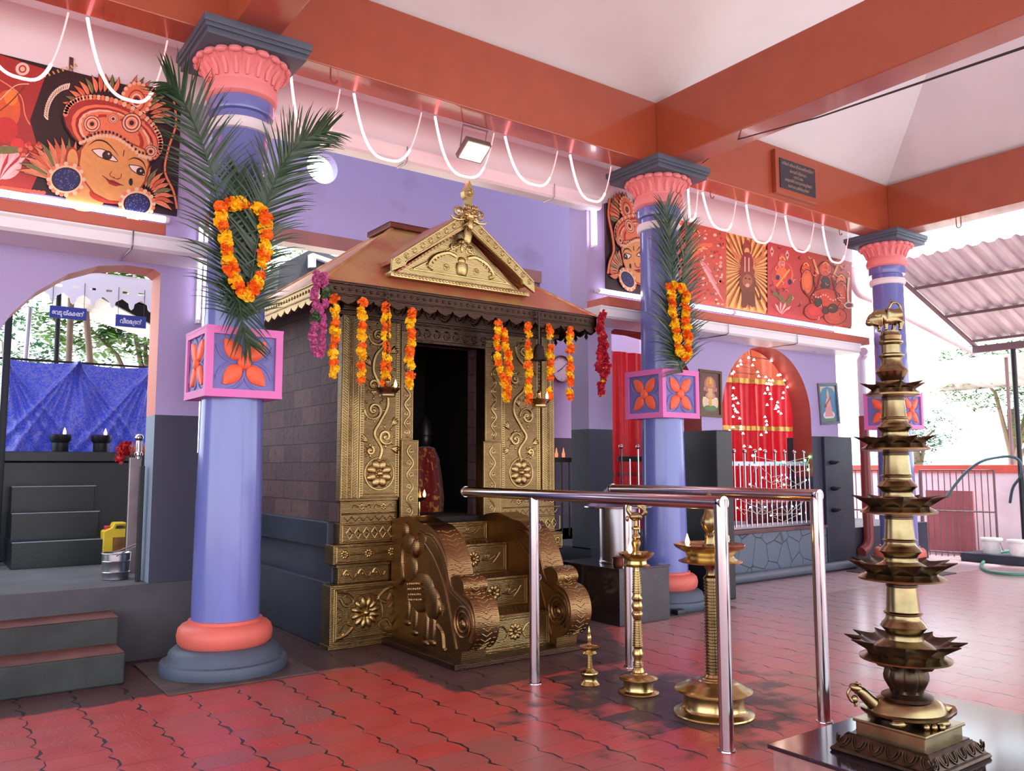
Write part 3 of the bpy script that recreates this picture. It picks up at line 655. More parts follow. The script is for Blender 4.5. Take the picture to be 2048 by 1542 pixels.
# front cladding plinth, both sides of the steps
for (xa, xb, nm) in ((2.735, 3.36, 'L'), (4.34, 5.14, 'R')):
    o = SX0 if nm == 'L' else SX1; out = lambda dd: ((xa+dd) if nm == 'L' else xa, xb if nm == 'L' else xb-dd)
    mb = MB(); y0 = SY-.03
    a, b = out(0); mb.bbox(a, b, y0, SY+.14, .03, .50, .008)
    a, b = out(-.012); mb.bbox(a, b, y0-.01, SY+.14, 0, .035, .004)
    a, b = out(.085); mb.bbox(a, b, y0+.05, SY+.14, .50, .65, .006)
    a, b = out(.065); mb.bbox(a, b, y0+.035, SY+.14, .63, .665, .006)
    a, b = out(.02); mb.bbox(a, b, y0+.0, SY+.14, .66, .82, .008)
    a, b = out(.085); mb.bbox(a, b, y0+.03, SY+.14, .82, .99, .006)
    a, b = out(.088); mb.bbox(a, b, y0+.035, SY+.14, .985, 1.17, .006)
    pp = mb.build('front_plinth', sb_m, sh, smooth=False)
    mb = MB(); f = FY(y0); cx_ = (xa+xb)/2; w_ = (xb-xa)/2
    for k in (0, .018): orn_border(mb, f, xa+.035+k, xb-.035-k, .06+k, .47-k, .006)
    orn_rosette(mb, lambda u, v, d: f(u, v, d), cx_, .265, .10, 8); orn_rosette(mb, f, cx_, .265, .15, 12, ring=True)
    for sx in (-1, 1):
        for sz in (-1, 1):
            c = [(cx_+sx*(w_-.06), .265+sz*.185), (cx_+sx*(w_-.14), .265+sz*.16), (cx_+sx*(w_-.2), .265+sz*.10), (cx_+sx*(w_-.13), .265+sz*.07), (cx_+sx*(w_-.085), .265+sz*.13)]
            orn_line(mb, f, [p.xy for p in cat_curve([(*q, 0) for q in c], 5)], .016)
            orn_line(mb, f, spiral(cx_+sx*(w_-.12), .265+sz*.165, .004, .025, 0, 1.2*sx, 14), .008)
            orn_line(mb, f, [(cx_+sx*(w_-.06), .265+sz*.06), (cx_+sx*(w_-.1), .265+sz*.025), (cx_+sx*(w_-.055), .265)], .009)
    # scroll band
    f2 = FY(y0+.05); n_ = int((xb-xa-.15)/.13)
    for k in range(n_):
        u0 = xa+.13+k*.13; orn_line(mb, f2, [(u0+.12*i/10, .575+.035*sin(2*pi*i/10)) for i in range(11)], .010); orn_line(mb, f2, spiral(u0+.03, .575, .004, .022, k, 1.2, 12), .006)
    f3 = FY(y0)
    orn_border(mb, f3, xa+.05, xb-.03, .68, .80, .006)
    m_ = 3 if nm == 'L' else 4
    for k in range(m_): orn_rosette(mb, f3, xa+.12+(xb-xa-.2)*k/(m_-1), .74, .042, 8, ring=False)
    for k in range(m_-1): orn_line(mb, f3, [(xa+.165+(xb-xa-.2)*k/(m_-1), .74), (xa+.12+(xb-xa-.2)*(k+1)/(m_-1)-.045, .74)], .012)
    f4 = FY(y0+.03); orn_border(mb, f4, xa+.11, xb-.03, .84, .97, .005)
    k = xa+.14
    while k < xb-.08:
        for q in (-1, 1): orn_line(mb, f4, [(k, .905), (k+.03, .905+q*.045), (k+.06, .905), (k+.03, .905+q*.02)], .007)
        k += .075
    f5 = FY(y0+.035); u = xa+.12; pts = []; s_ = 1
    while u < xb-.03: pts.append((u, 1.02+.018*s_)); s_ = -s_; u += .035
    orn_line(mb, f5, pts, .005); orn_line(mb, f5, [(xa+.1, 1.06), (xb-.02, 1.06)], .008)
    for k in range(2 if nm == 'L' else 3):
        orn_rosette(mb, f5, xa+.28+k*.2, 1.115, .032, 6, ring=False)
        for q in (-1, 1): orn_line(mb, f5, [(xa+.28+k*.2+q*.035, 1.115), (xa+.28+k*.2+q*.07, 1.13), (xa+.28+k*.2+q*.085, 1.11)], .008)
    mb.build('plinth_ornament', sbr_m, pp)
# front pilasters (outer), scroll panels and door jambs
def wave_vine(mb, f, cu, v0, v1, amp, r, n=5, flip=1):
    pts = []; N = 60
    for i in range(N+1): t = i/N; pts.append((cu+flip*amp*sin(t*n*pi), v0+(v1-v0)*t))
    orn_line(mb, f, pts, r)
    for k in range(n):
        vc = v0+(v1-v0)*(k+.5)/n; sd = flip*(1 if k % 2 == 0 else -1)
        orn_line(mb, f, spiral(cu-sd*amp*.25, vc, amp*.15, amp*.75, pi/2, 1.35*sd, 24), r*.7)
for nm, xa, xb, xc in (('L', 2.80, 2.965, 3.355), ('R', 5.03, 4.875, 4.40)):
    s_ = 1 if nm == 'L' else -1; x0_, x1_ = min(xa, xb), max(xa, xb)
    mb = MB(); mb.bbox(x0_, x1_, SY-.03, SY+.05, 1.165, 2.88, .006)
    pil = mb.build('pilaster', sb_m, sh, smooth=False)
    mb = MB(); f = FY(SY-.03); cu = (x0_+x1_)/2
    orn_border(mb, f, x0_+.012, x1_-.012, 1.19, 2.85, .005); orn_line(mb, f, [(cu-.022, 1.19), (cu-.022, 2.7)], .004); orn_line(mb, f, [(cu+.022, 1.19), (cu+.022, 2.7)], .004)
    v = 1.22
    while v < 2.68: mb.ell(f(cu, v, .0), (.010, .008, .010), 8, 5); v += .032
    v = 1.21
    while v < 2.68:
        for q in (-1, 1): orn_line(mb, f, [(cu+q*.03, v), (cu+q*.066, v+.028)], .0045, n=4)
        v += .022
    mb.build('pilaster_ornament', sbr_m, pil)
    # main scroll panel
    xs0, xs1 = (2.965, 3.355) if nm == 'L' else (4.40, 4.875)
    mb = MB(); mb.bbox(xs0, xs1, SY-.012, SY+.05, 1.165, 2.78, .004); pan = mb.build('scroll_panel', sb_m, sh, smooth=False)
    mb = MB(); f = FY(SY-.012); cu = (xs0+xs1)/2; W = (xs1-xs0)/2
    orn_border(mb, f, xs0+.015, xs1-.015, 1.19, 2.76, .007); orn_border(mb, f, xs0+.045, xs1-.045, 1.22, 2.73, .004)
    v = 1.21
    while v < 2.74:
        for u in (xs0+.03, xs1-.03): orn_line(mb, f, [(u-.011, v), (u+.011, v)], .004, n=4)
        v += .02
    orn_rosette(mb, f, cu, 1.39, .135, 8); orn_rosette(mb, f, cu, 1.39, .05, 8, ring=True)
    C = lambda P: [q.xy for q in cat_curve([(cu+s_*p[0]*W/.2, p[1], 0) for p in P], 6)]
    orn_line(mb, f, C([(0, 1.51), (.02, 1.6), (-.05, 1.72), (.0, 1.82), (.07, 1.95), (.06, 2.07), (-.02, 2.16), (-.07, 2.26), (-.05, 2.38), (.03, 2.48), (.06, 2.58)]), .017)
    for (u, v, r0, tn, st) in ((.055, 1.70, .07, 1.4, pi), (-.06, 1.92, .085, -1.5, 0), (-.07, 2.13, .06, -1.3, 0), (.06, 2.27, .06, 1.3, pi), (-.03, 2.55, .085, -1.5, 0), (-.09, 1.58, .035, 1.2, 0)):
        orn_line(mb, f, spiral(cu+s_*u*W/.2, v, .008, r0, st, tn*s_, 32), .014)
        for ka in range(7):
            aa = st+ka*.8; q_ = f(cu+s_*u*W/.2+cos(aa)*(r0+.012), v+sin(aa)*(r0+.012), 0); mb.ell(q_, ((cos(aa)*.020, 0, sin(aa)*.020), (0, .010, 0), (-sin(aa)*.010, 0, cos(aa)*.010)), 6, 5)
        mb.ell(f(cu+s_*u*W/.2, v, 0), (.02, .014, .02), 8, 6)
    for (u, v, an) in ((.12, 1.80, .9), (.02, 2.02, 1.2), (-.1, 2.3, 2.2), (.1, 2.42, .6), (-.12, 1.66, 2.6), (.12, 1.6, -.2), (.11, 2.12, .4)):
        for dk in (-.4, 0, .4):
            aa = an+dk if s_ > 0 else pi-an-dk
            cc = f(cu+s_*u*W/.2+cos(aa)*.03, v+sin(aa)*.03, .0)
            mb.ell(cc, ((cos(aa)*.046, 0, sin(aa)*.046), (0, .014, 0), (-sin(aa)*.015, 0, cos(aa)*.015)), 8, 6)
    mb.build('panel_ornament', sbr_m, pan)
    # jamb strip beside the doorway
    j0, j1 = (3.345, 3.47) if nm == 'L' else (4.215, 4.41)
    mb = MB(); mb.bbox(j0, j1, SY-.03, SY+.12, 1.0, 2.62, .005)
    k0, k1 = (j0, j1+.045) if nm == 'L' else (j0-.03, j1-.03)
    mb.bbox(k0, k1, SY-.05, SY+.02, .98, 1.675, .005); jam = mb.build('door_jamb', sb_m, sh, smooth=False)
    mb = MB(); f = FY(SY-.05); orn_border(mb, f, k0+.01, k1-.01, 1.0, 1.66, .004); wave_vine(mb, f, (k0+k1)/2, 1.02, 1.63, .03, .008, 6)
    f = FY(SY-.03); orn_border(mb, f, j0+.01, j1-.01, 1.69, 2.6, .004); wave_vine(mb, f, (j0+j1)/2, 1.7, 2.5, .025, .010, 10)
    mb.build('jamb_ornament', sbr_m, jam)
# lintel and frieze
mb = MB(); mb.bbox(3.345, 4.41, SY-.025, SY+.1, DZ1, 2.68, .005).bbox(2.80, 5.03, SY-.02, SY+.05, 2.68, 2.90, .005); lin_ = mb.build('lintel', fascia_m, sh, smooth=False)
mb = MB(); f = FY(SY-.025)
orn_line(mb, f, [(3.4, DZ1+.015), (4.38, DZ1+.015)], .008)
for k in range(9): orn_line(mb, f, spiral(3.5+k*.1, 2.605, .006, .042, 0, 1.3 if k < 4.5 else -1.3, 16), .009)
f = FY(SY-.02)
for k in range(13):
    u = 3.0+k*.155; orn_line(mb, f, spiral(u, 2.79, .008, .06, k % 2*pi, 1.4, 18), .011); orn_line(mb, f, [(u+.05, 2.75), (u+.08, 2.79), (u+.1, 2.83)], .01)
orn_line(mb, f, [(2.8, 2.70), (5.03, 2.70)], .01)
mb.build('frieze_ornament', fascia_m, lin_)
# capitals over the pilasters
for xa, xb in ((2.76, 2.99), (4.85, 5.08)): MB().bbox(xa, xb, SY-.055, SY+.05, 2.70, 2.74, .006).bbox(xa-.01, xb+.01, SY-.07, SY+.05, 2.78, 2.84, .006).build('pilaster_cap', fascia_m, sh, smooth=False)
# roof
EX0, EX1, EY0, EY1, EZ = 2.50, 5.37, 6.02, 8.85, 2.91
AP = Vector((3.94, 7.42, 3.85)); r0 = .16
mb = MB(); V = [(EX0, EY0, EZ), (EX1, EY0, EZ), (EX1, EY1, EZ), (EX0, EY1, EZ), (AP.x-r0, AP.y-r0, AP.z), (AP.x+r0, AP.y-r0, AP.z), (AP.x+r0, AP.y+r0, AP.z), (AP.x-r0, AP.y+r0, AP.z)]
mb.add(V, [(0, 1, 5, 4), (1, 2, 6, 5), (2, 3, 7, 6), (3, 0, 4, 7), (4, 5, 6, 7), (0, 3, 2, 1)]); roof = mb.build('roof', copper_m, sh, smooth=False)
mb = MB()
for i in range(4): mb.tube([V[i], V[i+4]], .016, 6)
mb.build('roof_hip', copper_m, roof)
MB().bbox(AP.x-.26, AP.x+.26, AP.y-.26, AP.y+.26, AP.z-.04, AP.z+.02, .01).add([(AP.x-.27, AP.y-.27, AP.z+.01), (AP.x+.27, AP.y-.27, AP.z+.01), (AP.x+.27, AP.y+.27, AP.z+.01), (AP.x-.27, AP.y+.27, AP.z+.01), (AP.x, AP.y, AP.z+.1)], [(0, 1, 4), (1, 2, 4), (2, 3, 4), (3, 0, 4), (0, 3, 2, 1)]).build('roof_cap', mat('dark copper cap', (104, 58, 48), .4, .7), roof, smooth=False)
# fascia boards with scalloped lower edge
def fascia(name, a, b, plane, m, drop=.16, pitch=.155):
    L_ = b-a; n_ = max(1, round(L_/pitch)); pts = [(a, EZ+.01), (b, EZ+.01)]
    for k in range(n_, 0, -1):
        u1, u0 = a+L_*k/n_, a+L_*(k-1)/n_
        pts += [(u1, EZ-drop+.035), (u1-(u1-u0)*.12, EZ-drop+.012), (u1-(u1-u0)*.5, EZ-drop-.012), (u0+(u1-u0)*.12, EZ-drop+.012)]
    pts.append((a, EZ-drop+.035))
    mb = MB(); mb.prism(pts, plane, -.02, .0); fo = mb.build(name, m, sh, smooth=False)
    mb = MB(); orn_line(mb, plane, [(a, EZ-.005), (b, EZ-.005)], .012); orn_line(mb, plane, [(a, EZ-.10), (b, EZ-.10)], .009)
    u = a+.06
    while u < b-.03: mb.ell(plane(u, EZ-.052, 0), (.015, .010, .015) if abs(plane(1, 0, 0)[0]-plane(0, 0, 0)[0]) > .5 else (.010, .015, .015), 10, 6); u += .062
    mb.build('fascia_studs', m, fo)
    return fo
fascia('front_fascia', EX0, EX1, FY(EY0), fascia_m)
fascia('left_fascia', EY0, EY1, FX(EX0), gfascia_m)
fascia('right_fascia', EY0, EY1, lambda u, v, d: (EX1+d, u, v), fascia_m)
# little bells under the eave
bellm = mat('dark hanging bell', (60, 52, 50), .4, .8)
for i in range(9):
    x = 5.32; yy = 6.12+i*.16
    MB().lathe([(.0, .0), (.006, -.004), (.009, -.02), (.018, -.045), (.02, -.055), (.008, -.07), (0, -.085)], (x, yy, 2.77), 10).tube([(x, yy, 2.80), (x, yy, 2.765)], .003, 4).build('eave_bell', bellm, sh)
for i, xx in enumerate((2.60, 2.72, 2.95, 4.95, 5.15)):
    MB().lathe([(.0, .0), (.008, -.004), (.012, -.02), (.022, -.055), (.026, -.06), (.0, -.055)], (xx, 6.12, 2.79), 10).tube([(xx, 6.12, 2.84), (xx, 6.12, 2.785)], .003, 4).build('eave_bell', bellm, sh)
# gable dormer
gy = 6.13; GC = 3.93; gl, gr, gzb, gza = 3.18, 4.68, 3.12, 3.66
gb = MB()
gb.prism([(gl+.05, gzb-.03), (gr-.05, gzb-.03), (GC, gza-.06)], lambda u, v, d: (u, gy+.12-d, v), -1.0, 0)
gable = gb.build('gable', copper_m, sh, smooth=False)
mb = MB(); mb.prism([(gl+.08, gzb-.025), (gr-.08, gzb-.025), (GC, gza-.08)], lambda u, v, d: (u, gy+.125-d, v), 0, .012); mb.prism([(gl+.22, gzb+.035), (gr-.20, gzb+.035), (GC, gza-.17)], lambda u, v, d: (u, gy+.12-d, v), 0, .02)
f = lambda u, v, d: (u, gy+.10-d, v)
for (a, b) in (((gl+.25, gzb+.045), (GC, gza-.2)), ((gr-.23, gzb+.045), (GC, gza-.2)), ((gl+.25, gzb+.045), (gr-.23, gzb+.045))): orn_line(mb, f, [a, b], .009)
for s_ in (-1, 1):
    orn_line(mb, f, spiral(GC+s_*.085, gzb+.30, .006, .045, pi/2, 1.4*s_, 20), .010)
    orn_line(mb, f, [q.xy for q in cat_curve([(GC+s_*.06, gzb+.22, 0), (GC+s_*.15, gzb+.24, 0), (GC+s_*.28, gzb+.19, 0), (GC+s_*.35, gzb+.1, 0), (GC+s_*.3, gzb+.07, 0)], 5)], .02)
    for k in range(9): mb.ell(f(GC+s_*(.12+.028*k), gzb+.245-.0022*k*k, .005), ((.022*s_, 0, .016), (0, .012, 0), (-.007, 0, .009)), 8, 5)
    orn_rosette(mb, f, GC+s_*.16, gzb+.11, .035, 8)
mb.lathe([(0, .18), (.03, .17), (.045, .15), (.045, .13), (.04, .12), (.062, .11), (.068, .07), (.06, .02), (.05, .0)], (GC, gy+.115, gzb+.05), 20)
mb.ell(f(GC, gzb+.32, .0), (.02, .015, .06), 8, 6); mb.ell(f(GC, gzb+.37, .0), (.035, .02, .03), 8, 6)
mb.build('gable_relief', gab_m, gable)
# bargeboards
for s_ in (-1, 1):
    xe = gl if s_ < 0 else gr; mb = MB()
    dx, dz = (GC-xe), (gza-gzb); L_ = math.hypot(dx, dz); ux, uz = dx/L_, dz/L_; nx, nz = (-uz, ux) if s_ < 0 else (uz, -ux)
    wd = .115
    A_ = (xe, gzb-.02); B_ = (GC, gza-.02)
    nx, nz = abs(uz)*s_, abs(ux)
    P = [(A_[0]+.01*s_, A_[1]-.02), (A_[0]-ux*.0, A_[1]+wd*.8), (B_[0], B_[1]+wd*.85), (B_[0], B_[1]-.05), (A_[0]+ux*.18, A_[1]+uz*.18-.01), (A_[0]+ux*.15, A_[1]+uz*.15-.04)]
    P = [(p[0], p[1]+.01) for p in P]
    mb.prism(P, lambda u, v, d: (u, gy-d, v), -.03, 0); bb = mb.build('bargeboard', gab_m, gable, smooth=False)
    # add sculpted strip onto the same board
    mb = MB(); f = FY(gy)
    for k in range(9):
        t_ = .07+k*.105; u_ = A_[0]+dx*t_; v_ = A_[1]+dz*t_+wd*.42
        mb.tube([f(u_+.022*cos(a_), v_+.022*sin(a_), 0) for a_ in [2*pi*i/12 for i in range(12)]], .0045, 5, closed=True); mb.ell(f(u_, v_, 0), (.011, .008, .011), 8, 5)
    orn_line(mb, f, [(A_[0], A_[1]+wd*.8), (B_[0], B_[1]+wd*.82)], .009); orn_line(mb, f, [(A_[0]+ux*.15, A_[1]+uz*.15), (B_[0], B_[1]+.0)], .007)
    for v_ in mb.v: pass
    o2 = mb.build('bargeboard_studs', gab_m, gable)
    # red side return of the dormer roof
    MB().prism([(P[1][0], P[1][1]-.0), (P[2][0], P[2][1]), (P[2][0], P[2][1]-.025), (P[1][0], P[1][1]-.035)], lambda u, v, d: (u, gy+.02-d, v), -.75, 0).build('dormer_slope', copper_m, gable, smooth=False)
mb = MB(); mb.bbox(gl-.02, gr-.06, gy-.01, gy+.3, gzb-.075, gzb-.03, .004)
u = gl+.02
while u < gr-.1: mb.ell((u, gy-.012, gzb-.052), (.014, .008, .014), 10, 6); u += .034
mb.build('beaded_sill', gab_m, gable)
# finial with lion mask and scroll horns
mb = MB(); f = FY(gy-.02); z0 = gza+.02
mb.prism([(GC-.035, z0+.09), (GC-.03, z0+.17), (GC-.055, z0+.20), (GC-.06, z0+.235), (GC-.04, z0+.265), (GC-.02, z0+.31), (GC, z0+.345), (GC+.025, z0+.30), (GC+.05, z0+.25), (GC+.05, z0+.22), (GC+.03, z0+.19), (GC+.028, z0+.16), (GC+.04, z0+.09)], lambda u, v, d: (u, gy-d, v), -.03, .03)
mb.ell((GC, gy-.03, z0+.235), (.022, .012, .022), 10, 6); mb.tube([f(GC+.035*cos(a_), z0+.235+.035*sin(a_), .01) for a_ in [2*pi*i/14 for i in range(14)]], .005, 5, closed=True)
mb.ell((GC, gy-.02, z0+.03), (.075, .045, .07), 14, 10)
for s_ in (-1, 1):
    mb.ell((GC+s_*.03, gy-.062, z0+.05), (.016, .012, .014), 8, 6); mb.ell((GC+s_*.045, gy-.05, z0+.015), (.03, .02, .018), 8, 6)
    orn_line(mb, f, spiral(GC+s_*.115, z0+.035, .01, .058, pi/2, 1.45*s_, 26), .013)
    orn_line(mb, f, [(GC+s_*.05, z0-.02), (GC+s_*.11, z0-.035), (GC+s_*.17, z0-.03), (GC+s_*.185, z0-.01)], .010)
    for k in range(4): mb.ell((GC+s_*(.012+.018*k), gy-.055, z0+.085+.004*(k % 2)), (.010, .012, .026), 8, 5)
mb.ell((GC, gy-.072, z0+.03), (.016, .018, .018), 10, 6)
for k in range(6): mb.ell((GC-.04+k*.016, gy-.06, z0-.02), (.007, .008, .012), 6, 4)
mb.ell((GC, gy-.055, z0-.07), (.03, .018, .055), 10, 8); mb.ell((GC+.0, gy-.0, z0-.16), (.045, .03, .09), 10, 8)
mb.build('finial', gab_m, gable)
# steps
TRD = [(5.27, .315), (5.56, .556), (5.86, .80), (6.16, .965)]; TX0, TX1 = 3.48, 4.17
mb = MB(); mb.bbox(3.19, 4.47, 5.12, 6.3, 0, .045, .006); mb.build('step_base', shrine_brass('worn base plate', (96, 70, 54), (66, 48, 42), .45, z0=5, z1=6), sh, smooth=False)
for i, (y_, z_) in enumerate(TRD):
    z00 = .045 if i == 0 else TRD[i-1][1]; y1_ = 6.32
    mb = MB(); mb.bbox(TX0, TX1, y_, y1_, z00-.01, z_, .006); st = mb.build('step', sb_m, sh, smooth=False)
    mb = MB(); f = FY(y_); zc = (z00+z_)/2; cu = (TX0+TX1)/2
    orn_border(mb, f, TX0+.015, TX1-.015, z00+.012, z_-.018, .006); orn_border(mb, f, TX0+.035, TX1-.035, z00+.03, z_-.036, .003)
    hgt = z_-z00
    orn_rosette(mb, f, cu, zc, min(.075, hgt*.32), 10 if i != 1 else 8, ring=False)
    for q in (-1, 1):
        if i == 0:
            for P in ([(.07, .0), (.12, .05), (.19, .04), (.23, -.01), (.17, -.05), (.10, -.05), (.07, -.01)],): orn_line(mb, f, [p_.xy for p_ in cat_curve([(cu+q*p[0], zc+p[1], 0) for p in P], 4)], .009)
        else:
            orn_line(mb, f, spiral(cu+q*.13, zc+.02, .006, hgt*.14, 0, 1.2*q, 16), .007); orn_line(mb, f, [(cu+q*.08, zc-.01), (cu+q*.16, zc-.02), (cu+q*.22, zc+.01)], .008)
            orn_line(mb, f, [(cu+q*.20, zc-.04*hgt/.24), (cu+q*.24, zc), (cu+q*.27, zc+.04)], .005)
    u = TX0+.03
    while u < TX1-.02: orn_line(mb, f, [(u, z_-.034), (u, z_-.02)], .003, n=4); orn_line(mb, f, [(u, z00+.014), (u, z00+.028)], .003, n=4); u += .018
    mb.build('step_ornament', sbr_m, st)
    if i < 3:
        mb = MB()
        yn = TRD[i+1][0]
        for k in range(16):
            for j in range(4): mb.ell((TX0+.04+k*.041, y_+.04+j*(yn-y_-.05)/3.6, z_+.0), (.012, .02, .005), 6, 4)
        mb.build('tread_pattern', sbc_m, st)
# scrolled stringers
_c = lambda P, k=5: [p.xy.to_tuple() for p in cat_curve([(*q, 0) for q in P], k)]
SP = [(6.29, .04), (6.29, 1.0)]+_c([(6.15, 1.03), (6.0, 1.045), (5.86, 1.02), (5.78, 1.0), (5.66, .985), (5.55, .93), (5.46, .85), (5.40, .76), (5.365, .67), (5.35, .62)])
SP += _c([(5.335, .625), (5.28, .645), (5.22, .64), (5.175, .61), (5.16, .565), (5.18, .52)], 4)+_c([(5.15, .515), (5.08, .49), (5.03, .43), (5.005, .35), (5.01, .27), (5.045, .19), (5.11, .135), (5.18, .11)], 4)+[(5.19, .04)]
for nm, x0_, x1_ in (('L', 3.285, 3.495), ('R', 4.165, 4.375)):
    mb = MB(); mb.prism(SP, lambda u, v, d: (x0_+d, u, v), 0, x1_-x0_)
    me = mb.build('stringer', sbc_m, sh, smooth=False)
    bev = me.modifiers.new('b', 'BEVEL'); bev.width = .012; bev.segments = 3; bev.limit_method = 'ANGLE'; bev.angle_limit = rad(50)
    mb = MB()
    for xx, sd in ((x0_, -1), (x1_, 1)):
        if nm == 'L' and sd == 1: continue
        f = (lambda u, v, d, xx=xx, sd=sd: (xx+sd*d, u, v))
        orn_line(mb, f, spiral(5.165, .315, .012, .135, pi*.5, 3.4, 90), .011)
        mb.ell(f(5.165, .315, .0), (.02, .03, .03), 10, 6)
        C3 = [p.xy for p in cat_curve([(5.06, .2, 0), (5.03, .33, 0), (5.08, .44, 0), (5.21, .50, 0), (5.33, .56, 0), (5.39, .70, 0), (5.47, .82, 0), (5.58, .91, 0), (5.70, .93, 0)], 6)]
        orn_line(mb, f, C3, .014); orn_line(mb, f, [(p[0]+.03, p[1]-.02) for p in C3[8:]], .007)
        orn_line(mb, f, [p.xy for p in cat_curve([(5.25, .12, 0), (5.32, .3, 0), (5.38, .45, 0), (5.45, .6, 0), (5.58, .75, 0), (5.72, .85, 0)], 6)], .012)
    if nm == 'L':                                    # relief elephant on the outer face
        f = lambda u, v, d: (x0_-d, u, v)
        E_ = lambda u, v, ru, rv, a=0, d=.03: mb.ell(f(u, v, 0), ((0, ru*cos(a), ru*sin(a)), (d*.6, 0, 0), (0, -rv*sin(a), rv*cos(a))), 16, 10)
        E_(5.78, .46, .21, .15, -.35, .05); E_(5.60, .40, .12, .13, 0, .05); E_(5.95, .62, .13, .10, -.9, .045)
        E_(5.98, .83, .10, .085, -.3, .06); E_(6.05, .93, .06, .07, 0, .05); E_(5.86, .80, .055, .085, .3, .07)
        for (u, v) in ((5.60, .17), (5.70, .15), (5.88, .2), (6.0, .26)): E_(u, v+.05, .05, .13, .1, .035); E_(u, v-.06, .055, .028, 0, .035)
        orn_line(mb, f, [p.xy for p in cat_curve([(5.93, .88, 0), (6.07, .82, 0), (6.1, .68, 0), (6.06, .56, 0), (6.12, .5, 0)], 6)], .026, n=8)
        orn_line(mb, f, [p.xy for p in cat_curve([(5.74, .80, 0), (5.72, .9, 0), (5.82, .93, 0), (5.86, .86, 0)], 5)], .013)
        orn_line(mb, f, spiral(5.52, .38, .01, .085, 0, 1.6, 26), .014)
        orn_line(mb, f, [p.xy for p in cat_curve([(5.52, .25, 0), (5.44, .2, 0), (5.42, .1, 0), (5.38, .08, 0)], 5)], .022)
        for k in range(7):
            for j in range(4): mb.ell(f(5.70+k*.03+j*.01, .42+j*.04-k*.004, .045), (.014, .012, .014), 6, 4)
        orn_line(mb, f, [p.xy for p in cat_curve([(5.67, .38, 0), (5.78, .36, 0), (5.92, .38, 0), (5.9, .52, 0), (5.8, .6, 0), (5.68, .58, 0), (5.66, .45, 0)], 5)], .009)
    mb.build('stringer_relief', sbc_m, me)
    mb = MB(); xm = (x0_+x1_)/2                      # chevrons along the top curve
    acc = 0
    for k in range(24, len(SP)-4):
        (a0, b0), (a1, b1) = SP[k], SP[k+1]
        L_ = math.hypot(a1-a0, b1-b0)+1e-9; acc += L_; nn = 1
        if acc < .034: continue
        acc = 0
        for j in range(nn):
            t_ = (j+.5)/nn; u_, v_ = a0+(a1-a0)*t_, b0+(b1-b0)*t_; du, dv = (a1-a0)/L_, (b1-b0)/L_
            mb.tube([(xm-.045, u_-du*.0, v_-dv*.0), (xm, u_+du*.028, v_+dv*.028), (xm+.045, u_, v_)], .005, 5)
            mb.tube([(xm-.06, u_, v_), (xm-.085, u_, v_)], .004, 5); mb.tube([(xm+.06, u_, v_), (xm+.085, u_, v_)], .004, 5)
    mb.build('stringer_crest', sbr_m, me)
# dark lining of the chamber walls
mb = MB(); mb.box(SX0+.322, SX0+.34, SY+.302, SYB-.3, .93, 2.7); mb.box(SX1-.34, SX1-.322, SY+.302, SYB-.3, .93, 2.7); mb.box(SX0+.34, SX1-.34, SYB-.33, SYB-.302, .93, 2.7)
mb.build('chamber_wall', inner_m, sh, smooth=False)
# chamber contents
ix = at(850, 960, 'Y', 7.2).x
idol = thing('draped_idol', 'idol draped in red and gold cloth standing inside the dark shrine doorway', 'statue', (ix, 7.2, .93))
goldred = cloth_mat('red gold brocade', (120, 16, 18), (190, 140, 60), 14, .6, .4, .3)
MB().lathe([(.17, 0), (.18, .2), (.16, .4), (.13, .6), (.09, .7), (0, .73)], (ix, 7.2, .93), 36, mod=lambda a, z: 1+.06*sin(a*9)).build('drape', goldred, idol)
MB().ell((ix, 7.2, 1.72), (.07, .07, .09), 16, 12).lathe([(.08, 0), (.07, .08), (.04, .16), (0, .2)], (ix, 7.2, 1.76), 20).build('head', mat('black stone idol', (30, 26, 28), .35), idol)
ml = thing('multi_flame_lamp', 'small brass lamp burning two flames inside the shrine doorway', 'oil lamp', (3.6, 6.62, .93))
lx = at(838, 1010, 'Y', 6.6).x
mb = MB(); mb.lathe([(.06, 0), (.06, .01), (.02, .03), (.012, .1), (.02, .13), (.012, .2), (.05, .22), (.07, .24), (.02, .235), (.01, .3), (0, .33)], (lx, 6.6, .93), 20); mb.build('stand', brass_m, ml)
def flame(parent, x, y, z, s=1.0, lean=0):
    mb = MB(); mb.lathe([(0, 0), (.006*s, .004*s), (.0085*s, .012*s), (.0075*s, .022*s), (.004*s, .034*s), (0, .046*s)], (x, y, z), 10)
    return mb.build('flame', flame_m, parent)
flame(ml, lx-.055, 6.6, 1.165, 1.3); flame(ml, lx+.055, 6.6, 1.17, 1.5)
MB().lathe([(0, .0), (.10, .0), (.13, .03), (.135, .035), (.12, .03), (.09, .01), (0, .01)], (3.9, 6.55, .935), 28).build('x', steel_m)
o = bpy.data.objects['x']; o.name = 'offering_plate'; tag(o, 'round steel plate on the threshold inside the shrine doorway', 'plate')
